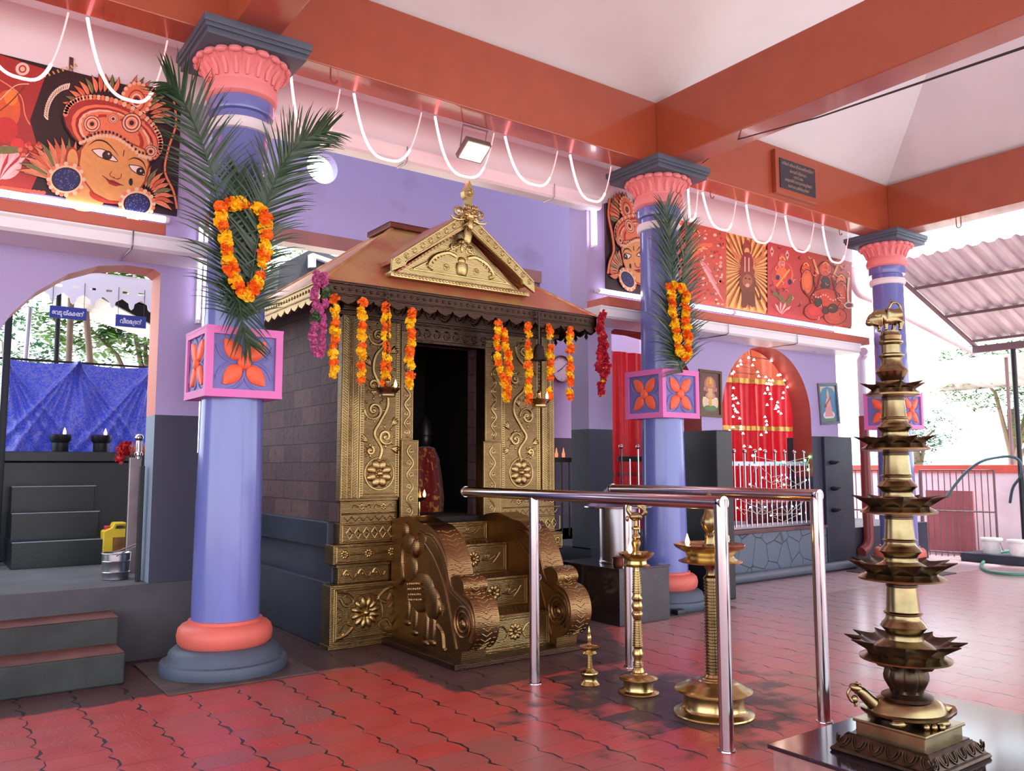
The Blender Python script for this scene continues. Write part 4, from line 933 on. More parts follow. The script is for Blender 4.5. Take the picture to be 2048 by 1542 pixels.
# ================================================================ HANGING LAMPS, GARLANDS, FRONDS
def chain(mb, x, y, z0, z1, r=.0035, link=.03):
    z = z0; k = 0
    while z < z1:
        c = (x, y, z+link/2); pts = []
        for i in range(10):
            a = 2*pi*i/10; d = .009*cos(a); e = link*.62*sin(a)
            pts.append((x+(d if k % 2 else 0), y+(0 if k % 2 else d), c[2]+e))
        mb.tube(pts, r, 5, closed=True); z += link; k += 1
def hanging_lamp(x, z, label, chain_top=2.86):
    y = 5.98; t = thing('hanging_oil_lamp', label, 'oil lamp', (x, y, z))
    MB().lathe([(0, 0), (.06, 0), (.07, .004), (.066, .014), (.07, .03), (.09, .05), (.105, .068), (.108, .074), (.10, .07), (.06, .045), (.02, .045), (.02, .07), (.028, .085), (.018, .1), (.018, .13), (.026, .14), (.012, .155), (0, .16)], (x, y, z), 32).build('bowl', brass_m if x > 4 else bronze_m, t)
    mb = MB(); chain(mb, x, y, z+.155, chain_top, .004); mb.build('chain', soot_m, t)
    flame(t, x+.045, y-.06, z+.075, 1.5)
hanging_lamp(3.065, 2.005, 'hanging oil lamp left of the shrine doorway, lit, on a dark chain')
hanging_lamp(4.62, 1.985, 'hanging oil lamp right of the shrine doorway, under a bell')
t = thing('temple_bell', 'dark bronze bell hanging under the right eave of the shrine', 'bell', (4.72, 6.02, 2.45))
MB().lathe([(.0, .14), (.02, .14), (.04, .12), (.05, .08), (.055, .03), (.075, 0), (.078, -.01), (.065, -.008), (.04, .03)], (4.62, 5.98, 2.43), 24).build('bell_body', bellm, t)
MB().tube([(4.62, 5.98, 2.56), (4.62, 5.98, 2.88)], .012, 8).build('stem', bellm, t)
# ---- blossoms
def blossom(r, n, seed):
    rnd = random.Random(seed); mb = MB()
    for k in range(n):
        a = rnd.uniform(0, 2*pi); e = math.asin(rnd.uniform(-1, 1)); d = Vector((cos(a)*cos(e), sin(a)*cos(e), sin(e)))
        t = d.orthogonal().normalized(); t.rotate(Matrix.Rotation(rnd.uniform(0, 6), 3, d)); b = d.cross(t)
        w_ = r*.42; p = d*r*.45; q = d*r*rnd.uniform(.9, 1.12)
        mb.add([p-t*w_*.4, p+t*w_*.4, q+t*w_+b*w_*.4, q+d*r*.15, q-t*w_+b*w_*.3], [(0, 1, 2, 3, 4)])
    mb.ell((0, 0, 0), (r*.6,)*3, 8, 6); return mb
def bmesh_of(name, m, r=.026, n=34, seed=1):
    me = bpy.data.meshes.new(name); mb = blossom(r, n, seed); me.from_pydata(mb.v, [], mb.f); me.materials.append(m); return me
BY = [bmesh_of('yellow_marigold', yel_m, .033, 40, s) for s in (1, 2)]; BO = [bmesh_of('orange_marigold', ora_m, .032, 40, s) for s in (3, 4)]
BM_ = [bmesh_of('pink_blossom', mag_m, .022, 26, 5)]; BC = [bmesh_of('crimson_blossom', crim_m, .028, 26, 6)]; BG = [bmesh_of('leaf_cluster', leafg_m, .03, 22, 8)]
BYs = [bmesh_of('yellow_petals', yel_m, .018, 14, 9)]
def put(parent, me, p, s, rnd):
    o = bpy.data.objects.new({'yellow_marigold': 'marigold', 'orange_marigold': 'marigold', 'yellow_petals': 'petal_cluster'}.get(me.name.split('.')[0], me.name.split('.')[0]), me); COL.objects.link(o); o.parent = parent
    o.matrix_parent_inverse = Matrix.Translation(parent.location).inverted()
    o.location = p; o.rotation_euler = (rnd.uniform(0, 6), rnd.uniform(0, 6), rnd.uniform(0, 6)); o.scale = (s, s, s*.8)
string_m = mat('white thread', (210, 200, 180), .8)
def garland(label, path, seq, seed, step=.05, group=None, jit=.008, s=1.0):
    rnd = random.Random(seed); t = thing('flower_garland', label, 'garland', path[0], group)
    P = cat_curve(path, 10); MB().tube(P, .0022, 4).build('thread', string_m, t)
    L_ = 0; nxt = step*.4; i = 0
    for a, b in zip(P, P[1:]):
        d = (b-a).length
        while L_+d >= nxt:
            q = a+(b-a)*((nxt-L_)/d); k = seq(i, rnd); i += 1
            if k: put(t, k, q+Vector((rnd.uniform(-1, 1), rnd.uniform(-1, 1), rnd.uniform(-.5, .5)))*jit, s*rnd.uniform(.85, 1.15), rnd)
            nxt += step*rnd.uniform(.85, 1.15)
        L_ += d
    return t
def yo(i, r):
    if r.random() < .13: return None
    return r.choice(BY) if (i//2) % 2 else r.choice(BO)
GYy = 6.0
for i, (x, zt, zb, lab) in enumerate(((2.61, 2.775, 2.14, 'marigold string hanging from the shrine eave, leftmost, beside the pink garland'),
        (2.845, 2.78, 2.11, 'marigold string over the left pilaster of the shrine, second from the left'),
        (3.06, 2.77, 2.10, 'marigold string hanging just above the left oil lamp of the shrine'),
        (3.285, 2.75, 2.11, 'marigold string at the left edge of the dark doorway'),
        (4.51, 2.75, 2.04, 'marigold string just left of the right hanging oil lamp'),
        (4.765, 2.765, 2.06, 'marigold string just right of the right hanging oil lamp'),
        (5.01, 2.765, 2.075, 'marigold string in front of the wall clock, rightmost of the orange and yellow ones'))):
    garland(lab, [(x, GYy, zt), (x+.004, GYy, (zt+zb)/2), (x, GYy, zb)], yo, 20+i, .040, 'marigold strings on the shrine eave', .01, 1.15)
garland('thick doubled marigold garland right of the doorway, widest of the orange and yellow ones', [(4.17, GYy, 2.74), (4.165, GYy, 2.5), (4.17, GYy, 2.36), (4.24, GYy, 2.22), (4.275, GYy, 2.05), (4.28, GYy-.01, 2.25), (4.27, GYy, 2.45), (4.235, GYy, 2.62), (4.22, GYy, 2.72)], yo, 41, .03, None, .012, 1.05)
def pg(i, r): return BG[0] if 18 < i % 46 < 23 or i in (88, 89, 90, 91, 92) else BM_[0]
garland('pink looped garland with green leaf tufts at the left corner of the shrine eave', [(2.45, 5.97, 2.95), (2.43, 5.97, 2.80), (2.44, 5.97, 2.62), (2.42, 5.97, 2.42), (2.44, 5.97, 2.34), (2.49, 5.97, 2.32), (2.50, 5.97, 2.45), (2.49, 5.97, 2.62), (2.52, 5.97, 2.80), (2.49, 5.97, 2.95)], pg, 51, .017, None, .014, 1.25)
def cg(i, r): return BYs[0] if i % 6 in (4,) else BC[0]
garland('crimson garland with yellow flecks at the right corner of the shrine eave', [(5.39, 5.97, 2.95), (5.385, 5.97, 2.8), (5.40, 5.97, 2.66), (5.36, 5.97, 2.5), (5.355, 5.97, 2.4), (5.40, 5.97, 2.34), (5.45, 5.97, 2.42), (5.43, 5.97, 2.55), (5.41, 5.97, 2.68), (5.42, 5.97, 2.5), (5.40, 5.97, 2.3), (5.375, 5.97, 2.21), (5.41, 5.97, 2.13)], cg, 52, .022, None, .014, 1.35)
# column garlands
A = lambda px, py, y: tuple(at(px, py, 'Y', y))
cy1 = 5.78
garland('marigold loop tied upright over the palm fronds of the nearest column', [A(438, 410, cy1), A(448, 470, cy1), A(458, 530, cy1), A(478, 570, cy1), A(497, 590, cy1), A(518, 555, cy1), A(530, 500, cy1), A(534, 440, cy1), A(515, 417, cy1), A(480, 408, cy1), A(440, 408, cy1)], yo, 61, .036, None, .012, 1.4)
cy2 = 5.80
garland('marigold loop tied upright over the palm fronds of the middle column', [A(1340, 572, cy2), A(1345, 610, cy2), A(1352, 660, cy2), A(1362, 705, cy2), A(1376, 712, cy2), A(1374, 670, cy2), A(1370, 620, cy2), A(1372, 590, cy2), A(1358, 573, cy2), A(1340, 572, cy2)], yo, 62, .036, None, .015, 1.4)
# ---- palm fronds
def frond(label, path, ll, n, spread=.9, seed=0, bulge=.06, side=(1, 1), group=None, t0=.02):
    rnd = random.Random(seed); P = cat_curve(path, 8); K = len(P)
    t = thing('palm_frond', label, 'palm frond', path[0], group)
    MB().tube(P, [.011*(1-i/K*.8) for i in range(K)], 6).build('midrib', leaf_m, t)
    mb = MB()
    for i in range(n):
        for sd in (-1, 1):
            if rnd.random() > side[0 if sd < 0 else 1]: continue
            s_ = t0+(1-t0)*(i+rnd.uniform(-.2, .2))/n; s_ = min(max(s_, 0), .999); j = int(s_*(K-1)); p = P[j]+(P[j+1]-P[j])*(s_*(K-1)-j)
            tg = (P[j+1]-P[j]).normalized(); view = Vector((0, -1, 0)); nn = tg.cross(view).normalized()*sd
            an = spread*(1-.45*s_)+rnd.uniform(-.1, .1)
            d = tg*cos(an)+nn*sin(an)+view*rnd.uniform(.0, .28); d.normalize()
            L_ = ll*(.55+.6*sin(pi*min(1, .15+s_*.85)))*rnd.uniform(.85, 1.1)
            w_ = .0075; q = p.copy(); wd = d.cross(Vector((rnd.uniform(-.3, .3), -1, rnd.uniform(-.3, .3)))).normalized()
            V = []
            for k in range(6):
                u = k/5; ww = w_*(1-u**2.2)+.0006; V += [q-wd*ww, q+wd*ww]
                dd = d.copy(); dd.z -= .55*u*u*rnd.uniform(.5, 1.3); q = q+dd.normalized()*L_/5
            mb.add(V, [(2*k, 2*k+1, 2*k+3, 2*k+2) for k in range(5)])
    mb.build('leaflets', leaf_m, t, fix=False)
    return t
B = A
frond('palm frond arching up to the left across the nearest column', [B(478, 640, 5.88), B(455, 520, 5.86), B(437, 400, 5.84), B(405, 290, 5.80), B(365, 200, 5.7), B(335, 165, 5.6)], .36, 80, 1.1, 1, side=(1, .9))
frond('palm frond arching up to the right over the nearest column', [B(492, 640, 5.86), B(508, 520, 5.83), B(530, 420, 5.80), B(560, 340, 5.75), B(600, 285, 5.7), B(655, 262, 5.6)], .34, 84, 1.0, 2)
frond('short palm frond standing straight up between the two long ones on the nearest column', [B(487, 640, 5.9), B(486, 540, 5.89), B(482, 440, 5.88), B(478, 350, 5.88)], .32, 64, 1.0, 3)
frond('palm frond pointing down onto the flower box of the nearest column', [B(470, 540, 5.86), B(478, 600, 5.84), B(488, 660, 5.80), B(500, 690, 5.78)], .26, 18, .8, 4)
frond('tall palm frond tied to the middle column, its tip at the capital', [B(1362, 735, 5.9), B(1352, 640, 5.88), B(1345, 540, 5.86), B(1338, 470, 5.84), B(1330, 415, 5.8)], .42, 84, 1.05, 5)
frond('palm frond leaning right on the middle column, behind the loop of marigolds', [B(1358, 738, 5.88), B(1360, 640, 5.85), B(1366, 540, 5.82), B(1376, 455, 5.75)], .34, 60, .9, 6, side=(.5, 1))
frond('drooping palm frond on the left face of the middle column above its flower box', [B(1365, 745, 5.86), B(1352, 700, 5.85), B(1345, 650, 5.84), B(1342, 600, 5.84)], .46, 40, 1.3, 7, side=(1, .5))

# ================================================================ ROPE LIGHTS
rope_hot = mat('red rope light, glowing', (255, 90, 90), emit=(1, .22, .24), es=7, var=0)
rope_dim = mat('red rope light, faint', (255, 170, 170), emit=(1, .3, .3), es=1.3, var=0)
YR = 6.33
LO = [((-60, 60), (45, 157), (137, 22), 'first rope light swag from the left, cut by the photo edge'),
      ((175, 33), (265, 202), (335, 78), 'rope light swag in front of the face mural, left of the nearest column'),
      ((582, 145), (626, 288), (680, 178), 'rope light swag just right of the nearest column, behind the palm frond'),
      ((708, 180), (775, 320), (843, 228), 'rope light swag left of the square floodlight'),
      ((870, 230), (930, 353), (988, 264), 'rope light swag hanging beside and below the square floodlight'),
      ((1010, 272), (1070, 370), (1115, 300), 'rope light swag right of the floodlight'),
      ((1140, 305), (1185, 402), (1222, 332), 'rope light swag just left of the middle column capital'),
      ((1376, 370), (1382, 440), (1396, 395), 'rope light swag behind the middle column'),
      ((1405, 382), (1445, 460), (1472, 405), 'first rope light swag right of the middle column'),
      ((1492, 402), (1520, 485), (1553, 425), 'rope light swag under the left edge of the black plaque'),
      ((1570, 424), (1600, 503), (1628, 450), 'rope light swag under the right edge of the black plaque'),
      ((1645, 446), (1670, 525), (1697, 465), 'last rope light swag before the farthest column')]
for a, m_, b, lab in LO:
    a, m_, b = at(*a, 'Y', YR), at(*m_, 'Y', YR), at(*b, 'Y', YR); a.z = b.z = 4.648; t = thing('rope_light', lab, 'rope light', a, 'rope light swags under the beam')
    dep_ = a.z-m_.z; xs = m_.x
    def cv(s_):
        # steep swag with its lowest point at m
        if s_ < .5: u = 1-s_*2; x = xs+(a.x-xs)*(1-(1-u)**1.9 if 0 else u**.62*1); z = m_.z+dep_*(u**1.9)
        else: u = (s_-.5)*2; x = xs+(b.x-xs)*(u**.62); z = m_.z+dep_*(u**1.9)
        return Vector((x, YR, z))
    P = [cv(i/32) for i in range(33)]; cut = 24
    MB().tube([a]+P[1:cut+1], .0115, 8).build('lit_tube', rope_hot, t)
    MB().tube(P[cut:], .006, 8).build('dim_tube', rope_dim, t)
# hooks under the beam
hook_m = mat('painted iron hook', (150, 70, 60), .5, .3)
for i, (px, py, lab) in enumerate(((215, 22, 'iron hook under the beam, above the face mural'), (668, 150, 'iron hook under the beam, just right of the nearest column'), (1424, 385, 'iron hook under the beam, right of the middle column'), (1681, 460, 'iron hook under the beam, left of the farthest column'))):
    p = at(px, py, 'Z', 4.64); pts = [(p.x-.03, p.y, 4.66)]+[(p.x-.03*cos(a_), p.y, 4.60-.03*sin(a_)) for a_ in [pi*i_/8 for i_ in range(9)]]
    tag(MB().tube(pts, .006, 6).build('ceiling_hook', hook_m), lab, 'hook', 'hooks under the beams')
p = at(1917, 442, 'Z', 4.64)
tag(MB().tube([(p.x, p.y-.03, 4.66)]+[(p.x, p.y-.03*cos(a_), 4.58-.03*sin(a_)) for a_ in [pi*i_/8 for i_ in range(9)]]+[(p.x, p.y+.03, 4.66)], .007, 6).build('ceiling_hook', hook_m), 'iron hook under the right hand beam, above the tin roof', 'hook', 'hooks under the beams')
# floodlight
p = at(945, 262, 'Y', 6.38); t = thing('floodlight', 'square LED floodlight glowing warm white on a bracket under the beam', 'floodlight', p)
gl_m = mat('floodlight glass', (255, 250, 225), emit=(1, .93, .72), es=9, var=0)
c = Vector((p.x, 6.36, 4.44)); R_ = Matrix.Rotation(rad(58), 3, 'X')
def rbox(mb, c, hx, hy, hz, R):
    V = [c+R @ Vector((x*hx, y*hy, z*hz)) for z in (-1, 1) for y in (-1, 1) for x in (-1, 1)]
    return mb.add(V, [(0, 2, 3, 1), (4, 5, 7, 6), (0, 1, 5, 4), (2, 6, 7, 3), (0, 4, 6, 2), (1, 3, 7, 5)])
rbox(MB(), c, .135, .03, .11, R_).build('housing', mat('grey floodlight housing', (120, 112, 108), .5, .3), t, smooth=False)
rbox(MB(), c+R_ @ Vector((0, -.032, 0)), .118, .003, .094, R_).build('lens', gl_m, t, smooth=False)
MB().tube([(c.x-.15, c.y, c.z), (c.x-.15, c.y-.05, 4.64)], .006, 6).tube([(c.x+.12, c.y, c.z+.02), (c.x+.12, c.y-.05, 4.64)], .006, 6).tube([(c.x-.15, c.y-.05, 4.638), (c.x+.13, c.y-.05, 4.638)], .008, 6).build('bracket', rustframe_m, t)
# plaque
a, b = at(1546, 294, 'Y', 5.97), at(1632, 402, 'Y', 5.97)
t = thing('memorial_plaque', 'black stone plaque with five lines of writing on the orange beam', 'plaque', (a.x, 6, a.z))
z1_, z0_ = 5.26, 4.72
MB().bbox(a.x, b.x, 5.94, 6.0, z0_, z1_, .006).build('backing_box', beam_m, t, smooth=False)
MB().bbox(a.x+.07, b.x-.06, 5.928, 5.945, z0_+.07, z1_-.10, .003).build('stone', mat('plaque stone', (52, 50, 64), .35), t, smooth=False)
gold_m = mat('faded gold lettering', (150, 132, 118), .6)
def text(name, s, x, y, z, size, m, parent=None, rotz=0, width=None, label=None):
    cu = bpy.data.curves.new(name, 'FONT'); cu.body = s; cu.align_x = 'CENTER'; cu.align_y = 'CENTER'; cu.size = size; cu.extrude = .0015; cu.offset = size*.012
    o = bpy.data.objects.new(name, cu); COL.objects.link(o); bpy.context.view_layer.update()
    me = bpy.data.meshes.new_from_object(o); bpy.data.objects.remove(o)
    Rm_ = Matrix.Rotation(rotz, 4, 'Z') @ Matrix.Rotation(rad(90), 4, 'X')
    if width and len(me.vertices):
        xs = [v.co.x for v in me.vertices]; k = width/(max(xs)-min(xs))
        for v in me.vertices: v.co.x *= k
    me.transform(Matrix.Translation((x, y, z)) @ Rm_); me.materials.clear(); me.materials.append(m)
    q = bpy.data.objects.new(name, me); COL.objects.link(q)
    if parent: q.parent = parent; q.matrix_parent_inverse = Matrix.Translation(parent.location).inverted() if parent.type == 'EMPTY' else Matrix()
    return q
mx = (a.x+b.x)/2+.005
for (s, dz, wd) in (('ശ്രീമദ് ഭദ്രകാളീക്ഷേത്രത്തിൽ', .40, .64), ('ഭഗവത് സ്മാരകം', .325, .34), ('സമർപ്പണം', .265, .19), ('കരുമാത്ത് വാസുദേവകൃഷ്ണൻ', .205, .54), ('മകൻ കെ. ഉണ്ണികൃഷ്ണൻ', .135, .42)):
    text('inscription', s, mx, 5.926, z0_+dz-.02, .055, gold_m, t, width=wd)
def glyphs(parts, cx, y, z, size, m, parent):
    """letters set one by one: (text, x, y, scale); the whole line centred on cx"""
    V = []; Fc = []
    for s_, dx, dy, k in parts:
        if isinstance(s_, list):
            mb = MB(); mb.tube([(dx+a_, dy+b_, 0) for a_, b_ in s_], .045, 5); o_ = len(V); V += [Vector(v) for v in mb.v]; Fc += [[i+o_ for i in f_] for f_ in mb.f]; continue
        cu = bpy.data.curves.new('g', 'FONT'); cu.body = s_; cu.size = k; cu.extrude = .01; cu.offset = .012
        o = bpy.data.objects.new('g', cu); COL.objects.link(o); bpy.context.view_layer.update(); me = bpy.data.meshes.new_from_object(o); bpy.data.objects.remove(o)
        o_ = len(V); V += [Vector((v.co.x+dx, v.co.y+dy, v.co.z)) for v in me.vertices]; Fc += [[i+o_ for i in p.vertices] for p in me.polygons]
    x0, x1 = min(v.x for v in V), max(v.x for v in V)
    kx, kz = size; mb = MB(); mb.add([(cx+(v.x-(x0+x1)/2)*kx, y-v.z*kz, z+(v.y-.3)*kz) for v in V], Fc)
    return mb.build('lettering', m, parent, smooth=False)
# wall clock
t = thing('wall_clock', 'round clock with brown rim on the violet wall right of the shrine', 'clock', (7.57, 9.28, 2.86))
cf = lambda u, v, d: (u, 9.28-d, v)
MB().lathe([(.17, 0), (.185, .0), (.2, .015), (.19, .04), (.172, .03), (.17, 0)], (0, 0, 0), 40).build('rim', mat('brown clock rim', (92, 56, 52), .35), t)
o = bpy.data.objects['rim']; o.data.transform(Matrix.Translation((7.57, 9.28, 2.86)) @ Matrix.Rotation(rad(90), 4, 'X'))
mb = MB(); mb.lathe([(0, .012), (.173, .012)], (0, 0, 0), 40); fo = mb.build('face', mat('clock face', (226, 214, 226), .4), t); fo.data.transform(Matrix.Translation((7.57, 9.28, 2.86)) @ Matrix.Rotation(rad(90), 4, 'X'))
mb = MB(); ck = lambda a_, r_: (7.57+r_*sin(a_), 9.262, 2.86+r_*cos(a_))
for k in range(12): mb.tube([ck(k*pi/6, .14), ck(k*pi/6, .155)], .003, 4)
mb.build('hour_marks', wire_m, t); MB().tube([ck(rad(50), -.02), ck(rad(50), .135)], .004, 5).tube([ck(rad(236), -.02), ck(rad(236), .09)], .006, 5).build('hands', wire_m, t)
# cable slung from the beam hook out to the right
p = at(1464, 282, 'X', 6.57); q = at(2100, 77, 'Y', 1.2)
tag(MB().tube([p, p+(q-p)*.5+Vector((0, 0, -.03)), q], .006, 6).tube([tuple(p), tuple(at(1405, 326, 'Y', 5.99))], .005, 6).build('overhead_cable', wire_m), 'thin dark cable slanting under the big right beam', 'cable')
tag(MB().lathe([(0, -.03), (.02, -.028), (.028, 0), (.02, .028), (0, .03)], tuple(p), 12).build('pulley', mat('brown insulator', (130, 80, 70), .4)), 'small brown insulator on the side of the big beam', 'insulator')
# ================================================================ QUEUE RAILS
def rail(label, x, yf, ye, yp, zt, r=.037):
    t = thing('queue_rail', label, 'railing', (x, yf, 0))
    MB().tube([(x, yf-.025, zt), (x, ye, zt)], r, 20).tube([(x, ye-.006, zt), (x, ye+.012, zt)], [r*1.12, r*1.05], 20).build('handrail', steel_m, t, ang=60)
    MB().tube([(x, yf, 0), (x, yf, zt+.02)], r, 20).lathe([(r+.012, 0), (r+.01, .006), (r, .008)], (x, yf, 0), 20).build('post', steel_m, t, ang=60)
    MB().tube([(x, yp, 0), (x, yp, zt-.02)], r*.92, 20).lathe([(r+.012, 0), (r+.01, .006), (r, .008)], (x, yp, 0), 20).build('post', steel_m, t, ang=60)
    mb = MB()
    for z in (zt-.22, zt-.56): mb.tube([(x+.037+.02*cos(a_), yp, z+.02*sin(a_)) for a_ in [2*pi*i/12 for i in range(12)]], .004, 6, closed=True)
    mb.build('chain_rings', steelb_m, t)
    return t
rail('longer stainless steel queue rail, nearest, left of the big standing lamp', 3.45, 2.91, 5.40, 4.53, 1.255)
rail('shorter stainless steel queue rail behind the standing lamps, on the right', 4.28, 2.90, 4.64, 4.48, 1.275)
# ================================================================ STANDING LAMPS
def flames_at(t, x, y, z, r, angs, s=1.6):
    for a_ in angs: flame(t, x+r*cos(a_), y+r*sin(a_), z, s)
def ribs(r0, r1, z0, z1, n, amp=.0035):
    out = []
    for i in range(n*4+1):
        u = i/(n*4); out.append((r0+(r1-r0)*u+amp*(1 if i % 4 in (1, 2) else -1)*.8, z0+(z1-z0)*u))
    return out
x, y = 3.72, 4.283
t = thing('standing_oil_lamp', 'smallest brass standing lamp on the pavers, unlit, nearest the shrine steps', 'oil lamp', (x, y, 0))
MB().lathe([(0, 0), (.066, 0), (.068, .008), (.064, .014), (.05, .03), (.047, .045), (.053, .065), (.06, .078), (.058, .086), (.035, .098), (.024, .11)], (x, y, 0), 36).build('base', brass_m, t)
MB().lathe(ribs(.02, .014, .105, .2, 9)+[(.014, .205)], (x, y, 0), 28).build('stem', brass_m, t)
MB().lathe([(.014, .2), (.045, .203), (.05, .208), (.04, .222), (.058, .24), (.064, .25), (.052, .243), (.02, .236), (.012, .25)], (x, y, 0), 36, mod=lambda a, z: 1+(.16*max(0, cos(a*5))**8 if z > .235 else 0)).build('dish', brass_m, t)
MB().lathe([(.012, .24), (.018, .262), (.009, .275), (.017, .305), (.014, .32), (.007, .33), (.011, .345), (.006, .362), (0, .385)], (x, y, 0), 24).build('finial', brass_m, t)
x, y = 3.853, 3.959
t = thing('standing_oil_lamp', 'middle sized brass standing lamp topped with a peacock, one flame lit', 'oil lamp', (x, y, 0))
MB().lathe([(0, 0), (.128, 0), (.132, .006), (.125, .012), (.1, .02), (.095, .03), (.095, .075), (.1, .085), (.122, .088), (.126, .094), (.12, .1), (.085, .115), (.06, .12), (.055, .128), (.04, .132), (.036, .145), (.028, .16)], (x, y, 0), 48).build('base', brass_m, t)
pr_ = [(.028, .155)]+ribs(.032, .03, .165, .195, 2)+[(.025, .21), (.036, .235), (.036, .25), (.025, .275)]+ribs(.032, .024, .29, .455, 11)+[(.024, .46), (.036, .49), (.036, .5), (.025, .515), (.036, .54), (.036, .552), (.025, .575), (.036, .592), (.025, .615)]+ribs(.03, .022, .63, .77, 9)+[(.018, .79), (.02, .81)]
MB().lathe(pr_, (x, y, 0), 32).build('stem', brass_m, t)
sp4 = lambda a, z: 1+(.30*max(0, cos((a-.3)*2))**30 if z > .865 else 0)
MB().lathe([(.018, .795), (.085, .8), (.09, .806), (.07, .815), (.066, .835), (.085, .85), (.108, .868), (.116, .885), (.108, .878), (.07, .86), (.03, .856), (.03, .87)], (x, y, 0), 72, mod=sp4).build('dish', brass_m, t)
MB().lathe([(.034, .86), (.03, .885), (.018, .9), (.02, .92), (.03, .94), (.03, .955), (.018, .97), (.028, .985), (.026, .995), (.014, 1.01), (.016, 1.03), (.03, 1.04), (.03, 1.048), (.012, 1.06), (.012, 1.09)], (x, y, 0), 28).build('upper_stem', brass_m, t)
flame(t, x-.075, y-.02, .885, 1.7)
mb = MB(); Zp = 1.085
rr = RT.normalized()
def pv(u, v, w=0): return Vector((x, y, Zp))+rr*u+Vector((0, 0, v))+_f*w
mb.ell(pv(0, .035), (rr*.045, Vector((-rr.y, rr.x, 0))*.028, Vector((0, 0, .03))), 14, 10)
mb.tube(cat_curve([pv(-.03, .045), pv(-.05, .075), pv(-.045, .105), pv(-.028, .115), pv(-.018, .105)], 5), [.016-.0005*i for i in range(21)], 10)
mb.ell(pv(-.03, .115), (.014, .014, .014), 10, 8); mb.tube([pv(-.02, .112), pv(.0, .102)], [.006, .001], 6)
for k in range(5): mb.tube(cat_curve([pv(.03, .04), pv(.055+.004*k, .06), pv(.06-.01*k, .10), pv(.05-.012*k, .135-.006*k)], 5), [.012]*8+[.009]*8, 8)
for q in (-.012, .012): mb.tube([pv(0, .01, q), pv(0, -.02, q)], .006, 6)
mb.ell(pv(-.055, .02), (.012, .012, .02), 8, 6)
mb.build('peacock', bronze_m, t)
x, y = 3.895, 3.375
t = thing('standing_oil_lamp', 'biggest brass standing lamp with ribbed stem behind the near rail post, two flames lit', 'oil lamp', (x, y, 0))
MB().lathe([(0, 0), (.228, 0), (.236, .004), (.232, .012), (.2, .022), (.186, .03), (.178, .045), (.172, .08), (.174, .11), (.184, .128), (.22, .132), (.226, .138), (.218, .146), (.19, .156), (.16, .176), (.13, .188), (.1, .194), (.096, .2), (.075, .202), (.072, .208), (.055, .212), (.045, .226)], (x, y, 0), 64).build('base', brass_m, t)
MB().lathe(ribs(.043, .038, .215, .765, 30, .0045)+[(.044, .77), (.044, .785), (.028, .80), (.025, .83), (.036, .848), (.04, .86), (.03, .868)], (x, y, 0), 36).build('stem', bronze_m, t)
MB().lathe([(.03, .865), (.16, .872), (.186, .878), (.188, .884), (.165, .89), (.146, .9), (.138, .915), (.145, .93), (.17, .945), (.195, .965), (.208, .982), (.2, .984), (.18, .972), (.12, .955), (.04, .95), (.04, .965)], (x, y, 0), 64, mod=lambda a, z: 1+(.06*max(0, cos(a*2.5))**20 if z > .96 else 0)).build('dish', brass_m, t)
MB().lathe([(.045, .95), (.045, .975), (.032, .985), (.03, 1.0), (.026, 1.02), (.03, 1.035), (.022, 1.05), (.036, 1.07), (.05, 1.1), (.048, 1.13), (.04, 1.15), (.028, 1.18), (.022, 1.21), (.026, 1.225), (.014, 1.24), (.012, 1.26), (.018, 1.27), (.006, 1.29), (0, 1.31)], (x, y, 0), 32).build('upper_stem', bronze_m, t)
flame(t, x+.115, y-.03, .975, 2.2); flame(t, x-.14, y+.05, .975, 1.6)
# ================================================================ TIERED OIL LAMP TOWER
TX, TY = 3.81, 2.14
t = thing('oil_lamp_tower', 'tall five tiered bronze oil lamp on a tortoise base, topped with a lion', 'oil lamp', (TX, TY, .12))
slab_ = thing('granite_plinth', 'low polished black granite slab with pink sides under the tall tiered lamp', 'plinth', (3.9, 1.9, 0))
MB().bbox(3.39, 4.9, 1.2, 2.615, .10, .12, .004).build('top_slab', granite_m, slab_, smooth=False)
MB().box(3.41, 4.88, 1.22, 2.595, 0, .10).build('plinth_side', mat('pinkish plinth render', (168, 120, 116), .6, var=.3, vs=9), slab_, smooth=False)
def sq_ring(mb, prof, cx, cy, mi=None):
    V = []
    for h, z in prof: V += [(cx-h, cy-h, z), (cx+h, cy-h, z), (cx+h, cy+h, z), (cx-h, cy+h, z)]
    K = len(prof); fs = [(j*4+i, j*4+(i+1) % 4, j*4+4+(i+1) % 4, j*4+4+i) for j in range(K-1) for i in range(4)]+[(0, 1, 2, 3), (K*4-4, K*4-3, K*4-2, K*4-1)]
    return mb.add(V, fs, mi)
mb = MB(); sq_ring(mb, [(.245, .12), (.25, .13), (.245, .14), (.235, .145), (.21, .185), (.185, .2), (.185, .205)], TX, TY)
for s_ in range(4):
    for k in range(6):
        q = -.2+k*.08
        fn = [lambda u, v, d: (TX+u, TY-.228-d+v*.55, .155+v), lambda u, v, d: (TX-.228-d+v*.55, TY+u, .155+v), lambda u, v, d: (TX+u, TY+.228+d-v*.55, .155+v), lambda u, v, d: (TX+.228+d-v*.55, TY+u, .155+v)][s_]
        mb.tube([fn(q+.034*cos(a_), .025-.034*sin(a_) if 0 else .04-.045*sin(a_), .003) for a_ in [pi*i/12 for i in range(13)]], .0045, 6)
        mb.tube([fn(q+.02*cos(a_), .036-.03*sin(a_), .004) for a_ in [pi*i/10 for i in range(11)]], .003, 5)
mb.build('lotus_base', soot_m, t, ang=30)
MB().bbox(TX-.165, TX+.165, TY-.165, TY+.165, .2, .262, .004).bbox(TX-.175, TX+.175, TY-.175, TY+.175, .258, .272, .004).build('square_block', bronze_m, t, smooth=False)
